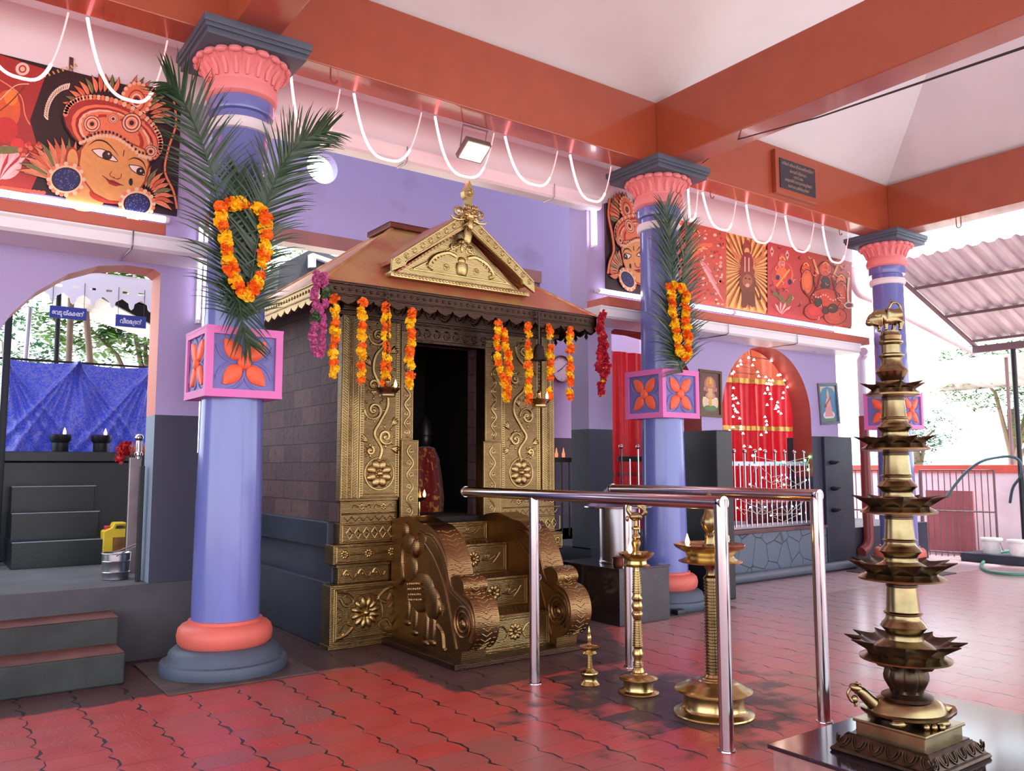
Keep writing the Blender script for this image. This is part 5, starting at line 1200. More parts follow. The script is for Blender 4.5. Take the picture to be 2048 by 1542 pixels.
# tortoise: head towards -X/+Y side (left in the photo)
hd = -RT.copy(); hd.z = 0; hd.normalize(); sdv = Vector((-hd.y, hd.x, 0)); zz_ = Vector((0, 0, 1))
T0 = Vector((TX, TY, .272)); tp = lambda u, v, w: T0+hd*u+sdv*v+zz_*w
mb = MB()
V = []; N = 40
for j, (k, w_) in enumerate(((.0, .118), (.4, .117), (.66, .108), (.84, .088), (.95, .062), (1.0, .044), (1.12, .038), (1.2, .042), (1.18, .03), (1.0, .02), (.5, .015), (0, .015))):
    for i in range(N):
        a_ = 2*pi*i/N; e_ = 1+(.015*cos(a_*26) if 1.05 < k < 1.25 else 0)
        rx = .165*(1+.10*cos(a_)**2); V.append(tp(rx*k*e_*cos(a_)-(.02 if k > .9 else 0)*0, .13*k*e_*sin(a_), w_+(.02*abs(cos(a_))**3 if k > 1.05 else 0)))
mb.add(V, [(j*N+i, j*N+(i+1) % N, (j+1)*N+(i+1) % N, (j+1)*N+i) for j in range(11) for i in range(N)])
mb.tube(cat_curve([tp(.13, 0, .05), tp(.175, 0, .09), tp(.21, 0, .125), tp(.235, 0, .14)], 5), [.034-.0008*i for i in range(16)], 12)
mb.ell(tp(.235, 0, .145), (hd*.034+zz_*.006, sdv*.024, zz_*.022), 14, 10)
mb.ell(tp(.225, .018, .162), (.008,)*3, 8, 6); mb.ell(tp(.225, -.018, .162), (.008,)*3, 8, 6)
mb.tube(cat_curve([tp(.262, 0, .145), tp(.275, 0, .12), tp(.262, 0, .09), tp(.245, 0, .08), tp(.24, 0, .062)], 5), .008, 8)
mb.ell(tp(.245, 0, .095), (.016, .016, .02), 8, 6)
for u, v in ((.10, .12), (.10, -.12), (-.1, .11), (-.1, -.11)): mb.ell(tp(u, v, .018), (hd*.04, sdv*.026, zz_*.02), 12, 8)
for k in range(3): mb.ell(tp(-.01-k*.035, .15, .012), (.016,)*3, 10, 8)
mb.tube([tp(-.17, 0, .045), tp(-.225, 0, .05)], [.03, .004], 8)
mb.build('tortoise', bronze_m, t)
c = (TX, TY, 0)
MB().lathe([(.11, .37), (.112, .385), (.1, .392), (.085, .396), (.072, .4), (.07, .412), (.08, .43), (.092, .455), (.094, .475), (.088, .5), (.08, .52), (.075, .53), (.09, .545), (.088, .56)], c, 48, mod=lambda a, z: 1+(.13*abs(cos(a*4))**.7-.05 if .405 < z < .525 else 0)).build('lotus_bulb', soot_m, t)
mb = MB()
for k in range(8):
    a_ = 2*pi*k/8; d = Vector((cos(a_), sin(a_), 0)); mb.tube([Vector(c)+d*.085+zz_*.515, Vector(c)+d*.12+zz_*.522, Vector(c)+d*.14+zz_*.535], [.012, .009, .002], 6)
mb.build('leaf_spikes', soot_m, t)
def tier(zf, zr, rf, rd, Rt, spouts, m_in):
    """flanged foot at zf, rim at zr, dish radius rd, pointed spouts to Rt"""
    mb = MB(); mb.lathe([(.05, zf-.006), (rf*.75, zf-.004), (rf, zf+.004), (rf*1.01, zf+.012), (rf*.93, zf+.02), (rf*.84, zf+.028), (rf*.80, zf+.035), (rd*.78, zf+(zr-zf)*.45)], c, 72)
    mb.build('dish_foot', bronze_m, t)
    N = spouts*12; V = []; prof = [(0.30, -.012), (.55, -.02), (.78, -.012), (.92, .0), (1.0, .008), (1.0, .004), (.9, -.012), (.8, -.03), (.76, -.045), (.5, -.05)]
    h = (zr-zf)
    for k, w_ in prof:
        for i in range(N):
            a_ = 2*pi*i/N; ph = abs(((i/12) % 1)-.5)*2; pt = ph**2.2
            r = rd*k
            if k > .7: r = rd*k+(Rt-rd)*pt*((k-.7)/.3)
            V.append((c[0]+r*cos(a_), c[1]+r*sin(a_), zr+w_*h/.07+(.010*pt if k > .95 else (.005*pt if k > .85 else 0))))
    K = len(prof); mb = MB(); mb.add(V, [(j*N+i, j*N+(i+1) % N, (j+1)*N+(i+1) % N, (j+1)*N+i) for j in range(K-1) for i in range(N)])
    return mb.build('spouted_dish', m_in, t, ang=50)
tier(.545, .625, .2, .195, .262, 12, soot_m); tier(.912, .985, .19, .175, .238, 11, soot_m); tier(1.222, 1.29, .168, .155, .21, 10, soot_m); tier(1.52, 1.575, .15, .13, .185, 9, soot_m); tier(1.782, 1.832, .12, .10, .148, 8, soot_m)
def seg(zb, zt, r0, r1):
    """one stem segment between two tiers: cone, waist, collars, tapering drum, sooty neck"""
    h = zt-zb; q = lambda a: zb+h*a
    MB().lathe([(r1*1.95, q(0)), (r1*1.7, q(.05)), (r1*1.66, q(.055)), (r1*1.4, q(.09)), (r1*1.36, q(.095)), (r1*1.15, q(.13)), (r1*1.08, q(.19)), (r1*1.12, q(.24)), (r1*1.32, q(.29)), (r1*1.42, q(.315)), (r1*1.36, q(.33)), (r1*1.3, q(.36)), (r1*1.12, q(.40)), (r1*1.04, q(.44)), (r1*1.02, q(.48)), (r1*1.16, q(.50)), (r1*1.17, q(.515)), (r1*1.02, q(.535)), (r1, q(.55)), (r0*1.0, q(.9))], c, 48).build('stem', bronze_m, t)
    MB().lathe([(r0*1.0, q(.89)), (r0*1.06, q(.90)), (r0*1.06, q(.93)), (r0, q(.94)), (r0, q(1.02))], c, 40).build('stem_neck', soot_m, t)
seg(.60, .915, .066, .073); seg(.965, 1.225, .0615, .067); seg(1.27, 1.525, .0575, .063); seg(1.56, 1.785, .05, .056)
MB().lathe([(.075, 1.82), (.05, 1.845), (.048, 1.855), (.06, 1.875), (.073, 1.9), (.07, 1.91), (.055, 1.925), (.047, 1.935), (.046, 1.965), (.058, 1.975), (.058, 1.982), (.044, 1.99), (.042, 2.03), (.055, 2.04), (.056, 2.047), (.046, 2.056), (.05, 2.075), (.043, 2.085), (.043, 2.097), (0, 2.1)], c, 40).build('stem', bronze_m, t)
# lion finial grown from a skeleton with a skin modifier
def skinned(name, nodes, edges, m, parent, root=0, sub=2):
    me = bpy.data.meshes.new(name); me.from_pydata([n[0] for n in nodes], edges, [])
    o = bpy.data.objects.new(name, me); COL.objects.link(o)
    me.materials.append(m)
    sk = o.modifiers.new('skin', 'SKIN'); sk.use_smooth_shade = True
    lay = me.skin_vertices[0] if len(me.skin_vertices) else None
    if lay is None:
        bm = bmesh.new(); bm.from_mesh(me); bm.verts.layers.skin.verify(); bm.to_mesh(me); bm.free(); lay = me.skin_vertices[0]
    for i, n in enumerate(nodes): lay.data[i].radius = (n[1], n[1]); lay.data[i].use_root = (i == root)
    s_ = o.modifiers.new('sub', 'SUBSURF'); s_.levels = sub; s_.render_levels = sub
    if parent: o.parent = parent; o.matrix_parent_inverse = Matrix.Translation(parent.location).inverted()
    return o
def lp(px, py, w=0):                                  # lion's own plane: through the stem, across the view
    u = (px-1778)/F*3.72; v = (py-663)/F*3.72; return T0.lerp(T0, 0)+(-hd)*u+sdv*w+Vector((0, 0, 2.10-.272-v))
nodes = [(lp(1785, 631), .036), (lp(1768, 631), .037), (lp(1752, 634), .042), (lp(1740, 640), .034), (lp(1798, 629), .033),
         (lp(1800, 645, .018), .014), (lp(1797, 656, .018), .009), (lp(1796, 664, .018), .011), (lp(1792, 645, -.018), .014), (lp(1789, 656, -.018), .009), (lp(1787, 664, -.018), .011),
         (lp(1766, 645, .018), .013), (lp(1767, 656, .018), .009), (lp(1764, 664, .018), .011), (lp(1760, 645, -.018), .013), (lp(1760, 656, -.018), .009), (lp(1757, 664, -.018), .011),
         (lp(1803, 622), .010), (lp(1803, 608), .007), (lp(1795, 600), .006), (lp(1784, 602), .006), (lp(1778, 612), .007), (lp(1769, 619), .010)]
edges = [(0, 1), (1, 2), (2, 3), (0, 4), (4, 5), (5, 6), (6, 7), (4, 8), (8, 9), (9, 10), (1, 11), (11, 12), (12, 13), (1, 14), (14, 15), (15, 16), (4, 17), (17, 18), (18, 19), (19, 20), (20, 21), (21, 22)]
skinned('lion_finial', nodes, edges, bronze_m, t, sub=2)
mb = MB()
for k in range(9):                                    # combed mane in curved ridges
    px = 1758-k*2.6
    mb.tube(cat_curve([lp(px, 619+k*1.1, .0), lp(px-3, 628+k, .028-.0015*k), lp(px-4, 640, .034-.002*k), lp(px-1, 652-k*.5, .02)], 4), .006, 6)
    mb.tube(cat_curve([lp(px, 619+k*1.1, .0), lp(px-3, 628+k, -.028+.0015*k), lp(px-4, 640, -.034+.002*k), lp(px-1, 652-k*.5, -.02)], 4), .006, 6)
mb.tube([lp(1783, 600), lp(1782, 590)], [.008, .001], 6); mb.ell(lp(1735, 645), (.02, .02, .018), 10, 8)
mb.build('lion_mane', bronze_m, t)
# ================================================================ GRANITE BOX, STEEL DRUM
t = thing('granite_stand', 'square dark granite stand right of the shrine steps, under the steel drum', 'stand', (5.6, 5.95, 0))
MB().bbox(5.25, 5.90, 5.62, 6.45, 0, .50, .006).bbox(5.24, 5.91, 5.61, 6.46, .495, .515, .004).build('block', granite_m, t, smooth=False)
hx_, hy_ = 5.62, 6.02
t = thing('steel_drum', 'steel offering drum with conical lid on the granite stand', 'drum', (hx_, hy_, .515))
MB().lathe([(0, 0), (.185, 0), (.19, .005), (.188, .02), (.182, .025), (.182, .53), (.17, .54)], (hx_, hy_, .515), 48).build('body', steelb_m, t)
MB().lathe([(.325, .53), (.335, .535), (.33, .545), (.31, .55), (.10, .735), (.09, .74), (.0, .745)], (hx_, hy_, .515), 48).build('conical_lid', steel_m, t)
tag(MB().lathe([(0, 0), (.045, 0), (.055, .03), (.05, .08), (.06, .1), (.052, .1), (.042, .08), (.045, .02), (0, .02)], (5.33, 5.72, .515), 20).build('copper_pot', mat('small copper pot', (120, 66, 50), .35, .9)), 'small copper pot on the front corner of the granite stand', 'pot')
tag(MB().bbox(6.05, 6.17, 5.66, 5.75, 0, .06, .008).build('rubble_block', black_m), 'small black block on the pavers at the foot of the middle column', 'block')
# ================================================================ RIGHT BUILDING
# masonry piers, dado height
struct(MB().bbox(7.10, 7.36, 6.02, YW, 0, 1.84, .012).build('trim_9', black_m, smooth=False))
pb = struct(MB().bbox(10.28, 10.95, YW-.05, 7.42, 0, 1.855, .012).build('trim_10', slate_m, smooth=False))
# niche lamps on the pier
for i, z in enumerate((1.38, .98, .66)):
    p = at((1664, 1667, 1668)[i], (925, 977, 1020)[i], 'Y', YW-.05)
    mb = MB(); c_ = (p.x, YW-.05, p.z)
    mb.ell(c_, (.075, .08, .03), 16, 8); mb.ell((p.x+.03, YW-.10, p.z+.01), (.05, .05, .012), 10, 6)
    tag(mb.build('stone_lamp_bracket', iron_m), ('top', 'middle', 'bottom')[i]+' one of three black stone lamp brackets on the pier right of the curtained arch', 'lamp bracket')
struct(MB().bbox(7.36, 10.28, YW-.03, YW+.25, 0, .60, .01).build('wall_low_stone', stone_m, smooth=False))
struct(MB().bbox(7.36, 10.28, YW-.05, YW+.3, .59, .635, .008).build('trim_11', mat('brown sill', (96, 60, 62), .5, var=.3), smooth=False))
def grille(label, x0, x1, y, z0, zr, zb, n, ballstep=2, rail_m=None, first=0):
    t = thing('steel_gate', label, 'gate', (x0, y, z0))
    MB().bbox(x0, x1, y-.015, y+.015, zr-.03, zr+.03, .004).build('top_rail', rail_m or steelb_m, t, smooth=False)
    MB().bbox(x0, x1, y-.018, y+.018, z0, z0+.06, .004).build('bottom_rail', steelb_m, t, smooth=False)
    for k in range(n):
        x_ = x0+.03+(x1-x0-.06)*k/(n-1); tall = (k+first) % ballstep == 0
        MB().tube([(x_, y-.02, z0+.03), (x_, y-.02, zb-.02 if tall else zr)], .0115, 8).build('bar', steel_m, t)
        if tall: MB().ell((x_, y-.02, zb), (.028, .028, .028), 12, 8).build('ball_tip', steel_m, t)
    return t
grille('steel bar gate across the red curtained arch, wound with coloured fairy lights', at(1462, 900, 'Y', 6.92).x, at(1625, 900, 'Y', 6.92).x, 6.92, .64, 1.475, 1.635, 17)
grille('steel bar gate in the doorway behind the middle column', 6.50, 7.9, 6.95, .66, 1.53, 1.67, 11, rail_m=iron_m)
# curtains
def curtain(label, P0, P1, zt, zb, m, folds, amp, bands=(), name='curtain', sag=0, n=160, cat_='curtain', flare=0):
    t = thing(name, label, cat_, (*P0[:2], zb))
    (x0, y0), (x1, y1) = P0[:2], P1[:2]; d = Vector((x1-x0, y1-y0, 0)); L_ = d.length; d.normalize(); nn = Vector((-d.y, d.x, 0))
    rnd = random.Random(len(label)); ph = [rnd.uniform(0, 6) for _ in range(4)]
    def pt(u, z, off=0):
        s_ = (zt-z)/(zt-zb+1e-6)
        w_ = amp*(sin(u*folds*2*pi+ph[0])*.6+sin(u*folds*3.7*pi+ph[1])*.4)*(.5+.6*s_)
        return Vector((x0, y0, 0))+d*(u*L_)+nn*(w_+off)+Vector((0, 0, z-sag*sin(pi*u)*(1-s_)))
    rows = 24; V = []
    for j in range(rows+1):
        for i in range(n+1): V.append(pt(i/n, zt+(zb-zt)*j/rows))
    MB().add(V, [(j*(n+1)+i, j*(n+1)+i+1, (j+1)*(n+1)+i+1, (j+1)*(n+1)+i) for j in range(rows) for i in range(n)]).build('cloth', m, t, ang=80)
    for z0_, z1_, m2 in bands:
        V = []
        for z in (z0_, z1_):
            for i in range(n+1): V.append(pt(i/n, z, -.012))
        MB().add(V, [(i, i+1, n+2+i, n+1+i) for i in range(n)]).build('gold_border', m2, t, ang=80)
    return t
curtain('red curtain hanging in the doorway left of and behind the middle column', (7.0, 7.75), (9.2, 7.75), 2.92, .6, redcloth_m, 9, .05, ((1.32, 1.36, cloth_mat('dark red seam', (130, 6, 20), (120, 6, 18), 5)),))
curtain('bright red curtain with gold border seen through the arch under the fairy lights', (9.05, 8.55), (12.05, 8.1), 2.80, .6, redcloth_m, 10, .06, ((2.74, 2.82, goldcloth_m), (2.0, 2.07, goldcloth_m)))
curtain('sheer orange cloth strung above the bright red curtain in the arch', (9.0, 8.7), (12.1, 8.25), 3.9, 2.75, orcloth_m, 7, .05)
struct(MB().box(6.3, 13, 9.35, 9.45, .56, 4.2).build('wall_inner_right', mat('pale lilac inner wall', (196, 184, 220), .7, var=.05), smooth=False))
t = tag(MB().bbox(10.0, 11.9, 7.6, 7.95, .56, .92, .03).build('altar_table', cloth_mat('tinsel red cloth', (120, 10, 30), (210, 190, 210), 60, .62, .3)), 'low altar draped in red tinsel cloth behind the steel bar gate', 'altar')
# fairy lights in the arch
warm_m = mat('warm fairy bulb', (255, 220, 200), emit=(1, .78, .66), es=14, var=0)
pts = [(288,160),(320,173),(240,178),(243,200),(224,210),(312,205),(342,245),(200,245),(190,255),(348,270),(390,275),(422,180),(410,295),(430,295),(462,265),(475,262),(500,295),(518,335),(395,315),(408,315),(423,320),(400,340),(402,350),(385,372),(415,375),(495,368),(490,400),(423,405),(460,425),(455,445),(463,455),(447,463),(398,440),(465,480),(480,492),(198,340),(195,385),(213,400),(198,405),(225,430),(198,445),(207,465),(212,477),(223,485),(197,510),(235,520),(385,512),(393,537),(396,558),(197,572),(175,592),(243,570),(243,585),(255,610),(392,603),(363,618),(262,685),(298,690),(357,703)]
def bulb_mesh():
    mb = MB(); mb.lathe([(0, .0), (.018, -.012), (.016, -.018), (0, -.018)], n=8); mb.ell((0, 0, .0), (.009,)*3, 8, 6)
    me = bpy.data.meshes.new('fairy_bulb'); me.from_pydata(mb.v, [], mb.f); me.materials.append(warm_m); return me
fb = bulb_mesh()
def fairy(label, sel, y, group=None):
    P = [at(1400+a/2.965, 660+b/2.965, 'Y', y) for a, b in sel]
    t = thing('fairy_light_string', label, 'fairy lights', P[0], group)
    P.sort(key=lambda p: -p.z)
    top = P[0]; Wp = [Vector((top.x, 7.12, az+math.sqrt(max(0, ar*ar-(top.x-ac.x)**2))-.005))]+P
    MB().tube([p+Vector((0, .01, .012)) for p in Wp], .003, 4).build('wire', wire_m, t)
    for p in P:
        o = bpy.data.objects.new('bulb', fb); COL.objects.link(o); o.parent = t; o.matrix_parent_inverse = Matrix.Translation(t.location).inverted(); o.location = p
fairy('fairy light string down the left side of the red curtained arch', [p for p in pts if p[0] < 310 and p[1] > 300], 7.10)
fairy('fairy light string down the middle of the red curtained arch', [p for p in pts if 310 <= p[0] < 440 and p[1] > 200], 7.10)
fairy('short fairy light string at the right side of the red curtained arch', [p for p in pts if p[0] >= 440], 7.10)
fairy('fairy light string round the crown of the red curtained arch', [p for p in pts if p[1] <= 300 and p[0] < 440][::1], 7.12)
gm_, bm_, wm_ = mat('green led', (60, 255, 120), emit=(.05, 1, .3), es=20, var=0), mat('blue led', (90, 90, 255), emit=(.2, .25, 1), es=14, var=0), mat('pale led', (200, 230, 200), emit=(.6, .9, .7), es=5, var=0)
t = thing('coloured_light_string', 'string of green and blue LED lights tangled on the steel bar gate', 'fairy lights', (9, 6.88, 1.4))
L_ = [(492, 783, 0), (643, 828, 0), (623, 773, 0), (650, 752, 0), (313, 745, 0), (322, 800, 1), (333, 800, 1), (345, 800, 1), (485, 860, 1), (370, 875, 2), (515, 875, 1), (627, 890, 1), (458, 892, 2), (497, 918, 2), (295, 915, 1), (385, 1050, 1), (297, 1050, 1), (220, 1055, 2), (487, 1050, 1), (547, 1045, 2), (612, 1012, 1), (420, 1100, 2), (590, 1090, 2), (222, 1000, 2)]
P = [(at(1400+a/2.965, 660+b/2.965, 'Y', 6.875), k) for a, b, k in L_]
for p, k in P: MB().ell(p, (.012 if k else .016,)*3, 8, 6).build('led', (gm_, bm_, wm_)[k], t)
rnd = random.Random(3); mb = MB(); Q = [p for p, k in P]
for a_, b_ in zip(Q, Q[1:]): mb.tube([a_, (a_+b_)/2+Vector((rnd.uniform(-.05, .05), 0, -.09)), b_], .0035, 4)
mb.build('wire', mat('pale green wire', (180, 200, 190), .5), t)
# framed pictures
def framed(label, a, b, y, fr, bgc, fig, tilt=0):
    p, q = at(*a, 'Y', y), at(*b, 'Y', y); t = thing('framed_picture', label, 'picture', (p.x, y, q.z))
    x0, x1, z0, z1 = p.x, q.x, q.z, p.z; w_ = .035
    if tilt: pass
    mb = MB(); mb.prism([(x0, z0), (x1, z0), (x1, z1), (x0, z1)], FY(y), -.03, .02, [[(x0+w_, z0+w_), (x0+w_, z1-w_), (x1-w_, z1-w_), (x1-w_, z0+w_)]]); mb.build('frame', fr, t, smooth=False)
    art = Art(y-.002); cx, cz_, w, h = (x0+x1)/2, (z0+z1)/2, (x1-x0)/2-w_, (z1-z0)/2-w_
    R = lambda P, c: art.poly([(cx+u*w, cz_+v*h) for u, v in P], c, raw=True)
    E2 = lambda u, v, ru, rv, c, n=18: R([(u+ru*cos(2*pi*i/n), v+rv*sin(2*pi*i/n)) for i in range(n)], c)
    R([(-1, -1), (1, -1), (1, 1), (-1, 1)], bgc); fig(R, E2); art.build('picture', t); return t
def fig1(R, E2):
    R([(-.9, -.95), (.9, -.95), (.9, -.3), (-.9, -.3)], (96, 70, 50))
    E2(0, .42, .62, .42, (170, 110, 90)); E2(0, .5, .38, .3, (206, 140, 60))
    for k in range(9):
        a = -1.1+k*.275; E2(a*.6, -.42, .17, .26, (236, 214, 176)); E2(a*.6, -.44, .11, .2, (214, 190, 160))
    E2(0, -.7, .7, .14, (80, 120, 70)); E2(0, -.1, .55, .18, (200, 120, 110)); E2(0, .1, .3, .3, (188, 110, 90)); R([(-.3, -.2), (.3, -.2), (.25, .25), (-.25, .25)], (206, 170, 120))
    E2(-.65, .2, .09, .1, (196, 120, 100)); E2(.65, .2, .09, .1, (196, 120, 100)); R([(-.6, .15), (-.2, 0), (-.2, .12), (-.6, .25)], (190, 110, 90)); R([(.6, .15), (.2, 0), (.2, .12), (.6, .25)], (190, 110, 90))
    E2(0, .4, .13, .13, (198, 126, 100)); R([(-.14, .48), (.14, .48), (.08, .7), (0, .8), (-.08, .7)], (220, 176, 60))
    R([(-.12, -.15), (.12, -.15), (.15, -.6), (-.15, -.6)], (210, 160, 60))
def fig2(R, E2):
    R([(-.9, .55), (-.6, .85), (0, .95), (.6, .85), (.9, .55), (.9, .95), (-.9, .95)], (210, 190, 160)); E2(0, -.62, .7, .24, (222, 214, 220)); R([(-.5, -.7), (.5, -.7), (.28, .1), (-.28, .1)], (214, 150, 150)); E2(0, .1, .26, .26, (222, 160, 150))
    E2(.02, .42, .13, .13, (214, 160, 130)); R([(-.12, .5), (.14, .5), (.06, .74), (0, .8), (-.05, .74)], (220, 180, 70)); R([(-.45, -.12), (-.38, -.18), (.42, .38), (.38, .44)], (120, 60, 40)); E2(-.38, -.12, .14, .1, (130, 66, 40)); R([(-.8, -.95), (.8, -.95), (.7, -.8), (-.7, -.8)], (90, 130, 90))
goldf = mat('dark picture frame with gilt edge', (84, 60, 34), .4, .3, var=.2)
f1 = framed('framed picture of a seated figure on a white lotus, right of the middle column', (1396, 738), (1443, 835), YW, goldf, (96, 56, 52), fig1)
f2 = framed('tilted framed picture of a white clad figure on blue, right of the arch', (1637, 767), (1679, 852), YW, mat('grey brown frame', (98, 92, 100), .4), (66, 130, 168), fig2)
for p_, ang_ in ((f2, rad(-4)), (f1, rad(.6))):
    p_.rotation_euler = (0, ang_, 0)
tag(MB().tube([at(1598, 688, 'Y', 6.8), at(1612, 694, 'Y', 6.78), at(1618, 700, 'Y', 6.76)], [.02, .02, .03], 8).ell(at(1628, 699, 'Y', 6.72), (.045, .04, .04), 12, 8).build('wall_bulb', mat('pale bulb holder', (190, 180, 200), .4)), 'small bulb in a holder under the gutter, above the red curtained arch', 'bulb')
# pipes on the right building
t = thing('downpipe', 'red oxide downpipe with elbow foot, between the pier and the tiered lamp', 'pipe', (11.2, 6.78, .3))
p0, p1 = at(1722, 715, 'Y', 6.78), at(1722, 848, 'Y', 6.78); xx = p0.x
MB().tube([(xx-.15, 6.65, 3.1), (xx-.03, 6.7, 3.08), (xx, 6.78, 3.0), (xx, 6.78, 2.15)], .062, 16).build('white_length', whitep_m, t)
MB().tube([(xx, 6.78, 2.17), (xx, 6.78, .42), (xx-.02, 6.78, .34), (xx-.08, 6.78, .27), (xx-.2, 6.78, .22)], .07, 16).build('red_length', redpipe_m, t)
tag(MB().tube([(xx-.2, 6.75, .08), (9.6, 6.73, .075), (8.2, 6.72, .07), (7.4, 6.70, .07)], .058, 14).build('floor_pipe', greypipe_m), 'grey pipe lying along the foot of the rubble stone wall', 'pipe')
p = at(1705, 545, 'Y', 7.2)
tag(MB().tube(cat_curve([at(1705, 535, 'Y', 7.3), at(1706, 565, 'Y', 7.3), at(1718, 588, 'Y', 7.3), at(1745, 600, 'Y', 7.3), at(1800, 628, 'Y', 7.5), at(1900, 680, 'Y', 7.2), at(2020, 742, 'Y', 7.0)], 5), .055, 12).build('roof_pipe', mat('pink grey pipe', (196, 170, 176), .4)), 'pale pipe bending out from the mural end and sloping under the tin roof', 'pipe')
# ================================================================ COURTYARD RAILING BEHIND (right of the shrine)
t = thing('black_railing', 'black iron bar railing between the shrine and the lilac pillar', 'railing', (6.3, 8.2, .56))
MB().bbox(5.7, 7.6, 8.2, 8.24, 1.50, 1.56, .004).build('top_rail', iron_m, t, smooth=False)
for k in range(16): MB().tube([(5.75+k*.12, 8.22, .5), (5.75+k*.12, 8.22, 1.52)], .011, 6).build('bar', iron_m, t)
struct(MB().box(5.35, 9.2, 7.9, 9.3, 0, .56).build('floor_back_platform', slate_m, smooth=False))
cand = mat('tiny orange flame lamp', (230, 110, 70), emit=(1, .35, .15), es=.6, var=0)
for i, (px, lab) in enumerate(((1113, 'tiny orange glass lamp on the black railing, left one'), (1127, 'tiny orange glass lamp on the black railing, right one'))):
    p = at(px, 915, 'Y', 8.22); tag(MB().lathe([(0, 0), (.018, 0), (.022, .04), (.012, .07), (.008, .1), (0, .13)], (p.x, 8.22, 1.56), 12).build('glass_lamp', cand), lab, 'lamp')
# ================================================================ LEFT ARCH INTERIOR
PZ = .56
t = thing('altar_steps', 'three black cement steps leading up to the altar inside the left arch', 'steps', (.8, 8.4, PZ))
for i, (y0_, z1_) in enumerate(((8.45, .79), (8.72, 1.03), (8.98, 1.265))):
    MB().bbox(.72+.01*i, 1.45-.005*i, y0_, 9.3, PZ, z1_, .004).build('step', black_m, t, smooth=False)
    MB().tube([(.72+.01*i, y0_-.001, z1_), (1.45, y0_-.001, z1_)], .005, 5).build('chalk_edge', mat('worn white edge', (150, 150, 158), .6), t)
t = thing('altar_platform', 'black altar platform carrying two clay lamps before the blue cloth', 'altar', (.8, 9.3, PZ))
MB().bbox(-2.5, 2.9, 9.2, 10.6, PZ, 1.50, .01).build('body', black_m, t, smooth=False)
MB().bbox(-2.5, 2.9, 9.15, 10.6, 1.50, 1.60, .01).build('top', black_m, t, smooth=False)
for i, (px, lab) in enumerate(((120, 'black clay lamp pot on the altar, left of the two'), (202, 'black clay lamp pot on the altar, right of the two'))):
    p = at(px, 896, 'Y', 9.35); t = thing('clay_lamp_pot', lab, 'lamp', (p.x, 9.35, 1.6))
    MB().lathe([(0, 0), (.072, 0), (.075, .01), (.075, .09), (.095, .115), (.098, .17), (.09, .175), (.08, .16), (0, .15)], (p.x, 9.35, 1.6), 28).build('pot', iron_m, t)
    flame(t, p.x+.03, 9.32, 1.765, 1.7)
# blue cloth, pinned in three places
t = thing('blue_cloth', 'blue brocade cloth pinned in swags behind the altar lamps', 'cloth', (.6, 9.8, 1.6))
xa, xb = at(12, 720, 'Y', 9.7).x-.02, at(292, 735, 'Y', 9.7).x+.05; zt_ = at(150, 725, 'Y', 9.7).z
n_, rows = 120, 60; V = []
pins = (0, .47, 1.0)
for j in range(rows+1):
    v = j/rows
    for i in range(n_+1):
        u = i/n_; d = 0
        for c_ in pins:
            for k in range(1, 5):                      # folds fan out from every pin
                r_ = abs(u-c_); d += .045*math.exp(-((r_-v*.13*k)/(.012+.02*v))**2)*(1-.5*v)
        d += .02*sin(u*23+v*5)*v
        V.append((xa+(xb-xa)*u, 9.7-d*1.6, zt_-(zt_-1.6)*v-.03*sin(pi*((u/.47) % 1 if u < .47 else (u-.47)/.53))*(1-v)))
MB().add(V, [(j*(n_+1)+i, j*(n_+1)+i+1, (j+1)*(n_+1)+i+1, (j+1)*(n_+1)+i) for j in range(rows) for i in range(n_)]).build('cloth', bluecloth_m, t, ang=80)
MB().tube([(xa-.3, 9.72, zt_), (xb+.3, 9.72, zt_)], .012, 6).build('rod', iron_m, t)
tag(MB().bbox(at(14, 700, 'Y', 8.9).x-.03, at(14, 700, 'Y', 8.9).x+.03, 8.87, 8.93, PZ, 3.3, .004).build('iron_post', iron_m), 'black iron post at the left side of the left arch', 'post')
# signs
sign_m = mat('blue enamel sign', (30, 50, 140), .4, var=.05); let_m = mat('white sign lettering', (235, 238, 245), .5, var=0)
def sign(label, a, b, y, s, wid):
    p, q = at(*a, 'Y', y), at(*b, 'Y', y); cx, cz_ = (p.x+q.x)/2, (p.z+q.z)/2; w, h = (q.x-p.x)/2, .062
    t = thing('hanging_sign', label, 'sign', (cx, y, cz_))
    MB().bbox(cx-w, cx+w, y-.006, y+.006, cz_-h, cz_+h, .002).build('board', sign_m, t, smooth=False)
    glyphs(s, cx, y-.008, cz_-.006, wid, let_m, t)
    mb = MB()
    for sg in (-1, 1): mb.tube([(cx+sg*w*.85, y, cz_+h), (cx+sg*w*.85, y+.015, 3.32)], .003, 4)
    mb.build('wire', wire_m, t); return t
sign('blue hanging sign with white lettering, left of the two in the left arch', (99, 622), (173, 630), 9.27, [('േവ', 0, 0, 1), ('ട', 1.52, 0, 1), ('ട', 1.78, -.36, .6), ('യ്', 2.28, 0, 1), ('ക', 3.28, 0, 1), ('ക', 4.06, 0, 1), ('ര', 5.02, 0, 1), ('ൻ', 5.68, 0, 1)], (.043, .064))
sign('blue hanging sign with white lettering, right of the two, beside the orange jamb', (231, 640), (292, 646), 9.27, [('വീ', 0, 0, 1), ('ര', 1.12, 0, 1), ('ഭ', 1.82, 0, 1), ([(.12, .45), (.0, .2), (.02, -.1), (.15, -.25), (.4, -.25)], 2.55, 0, 1), ('ദ', 2.72, 0, 1), ('ൻ', 3.4, 0, 1)], (.048, .066))
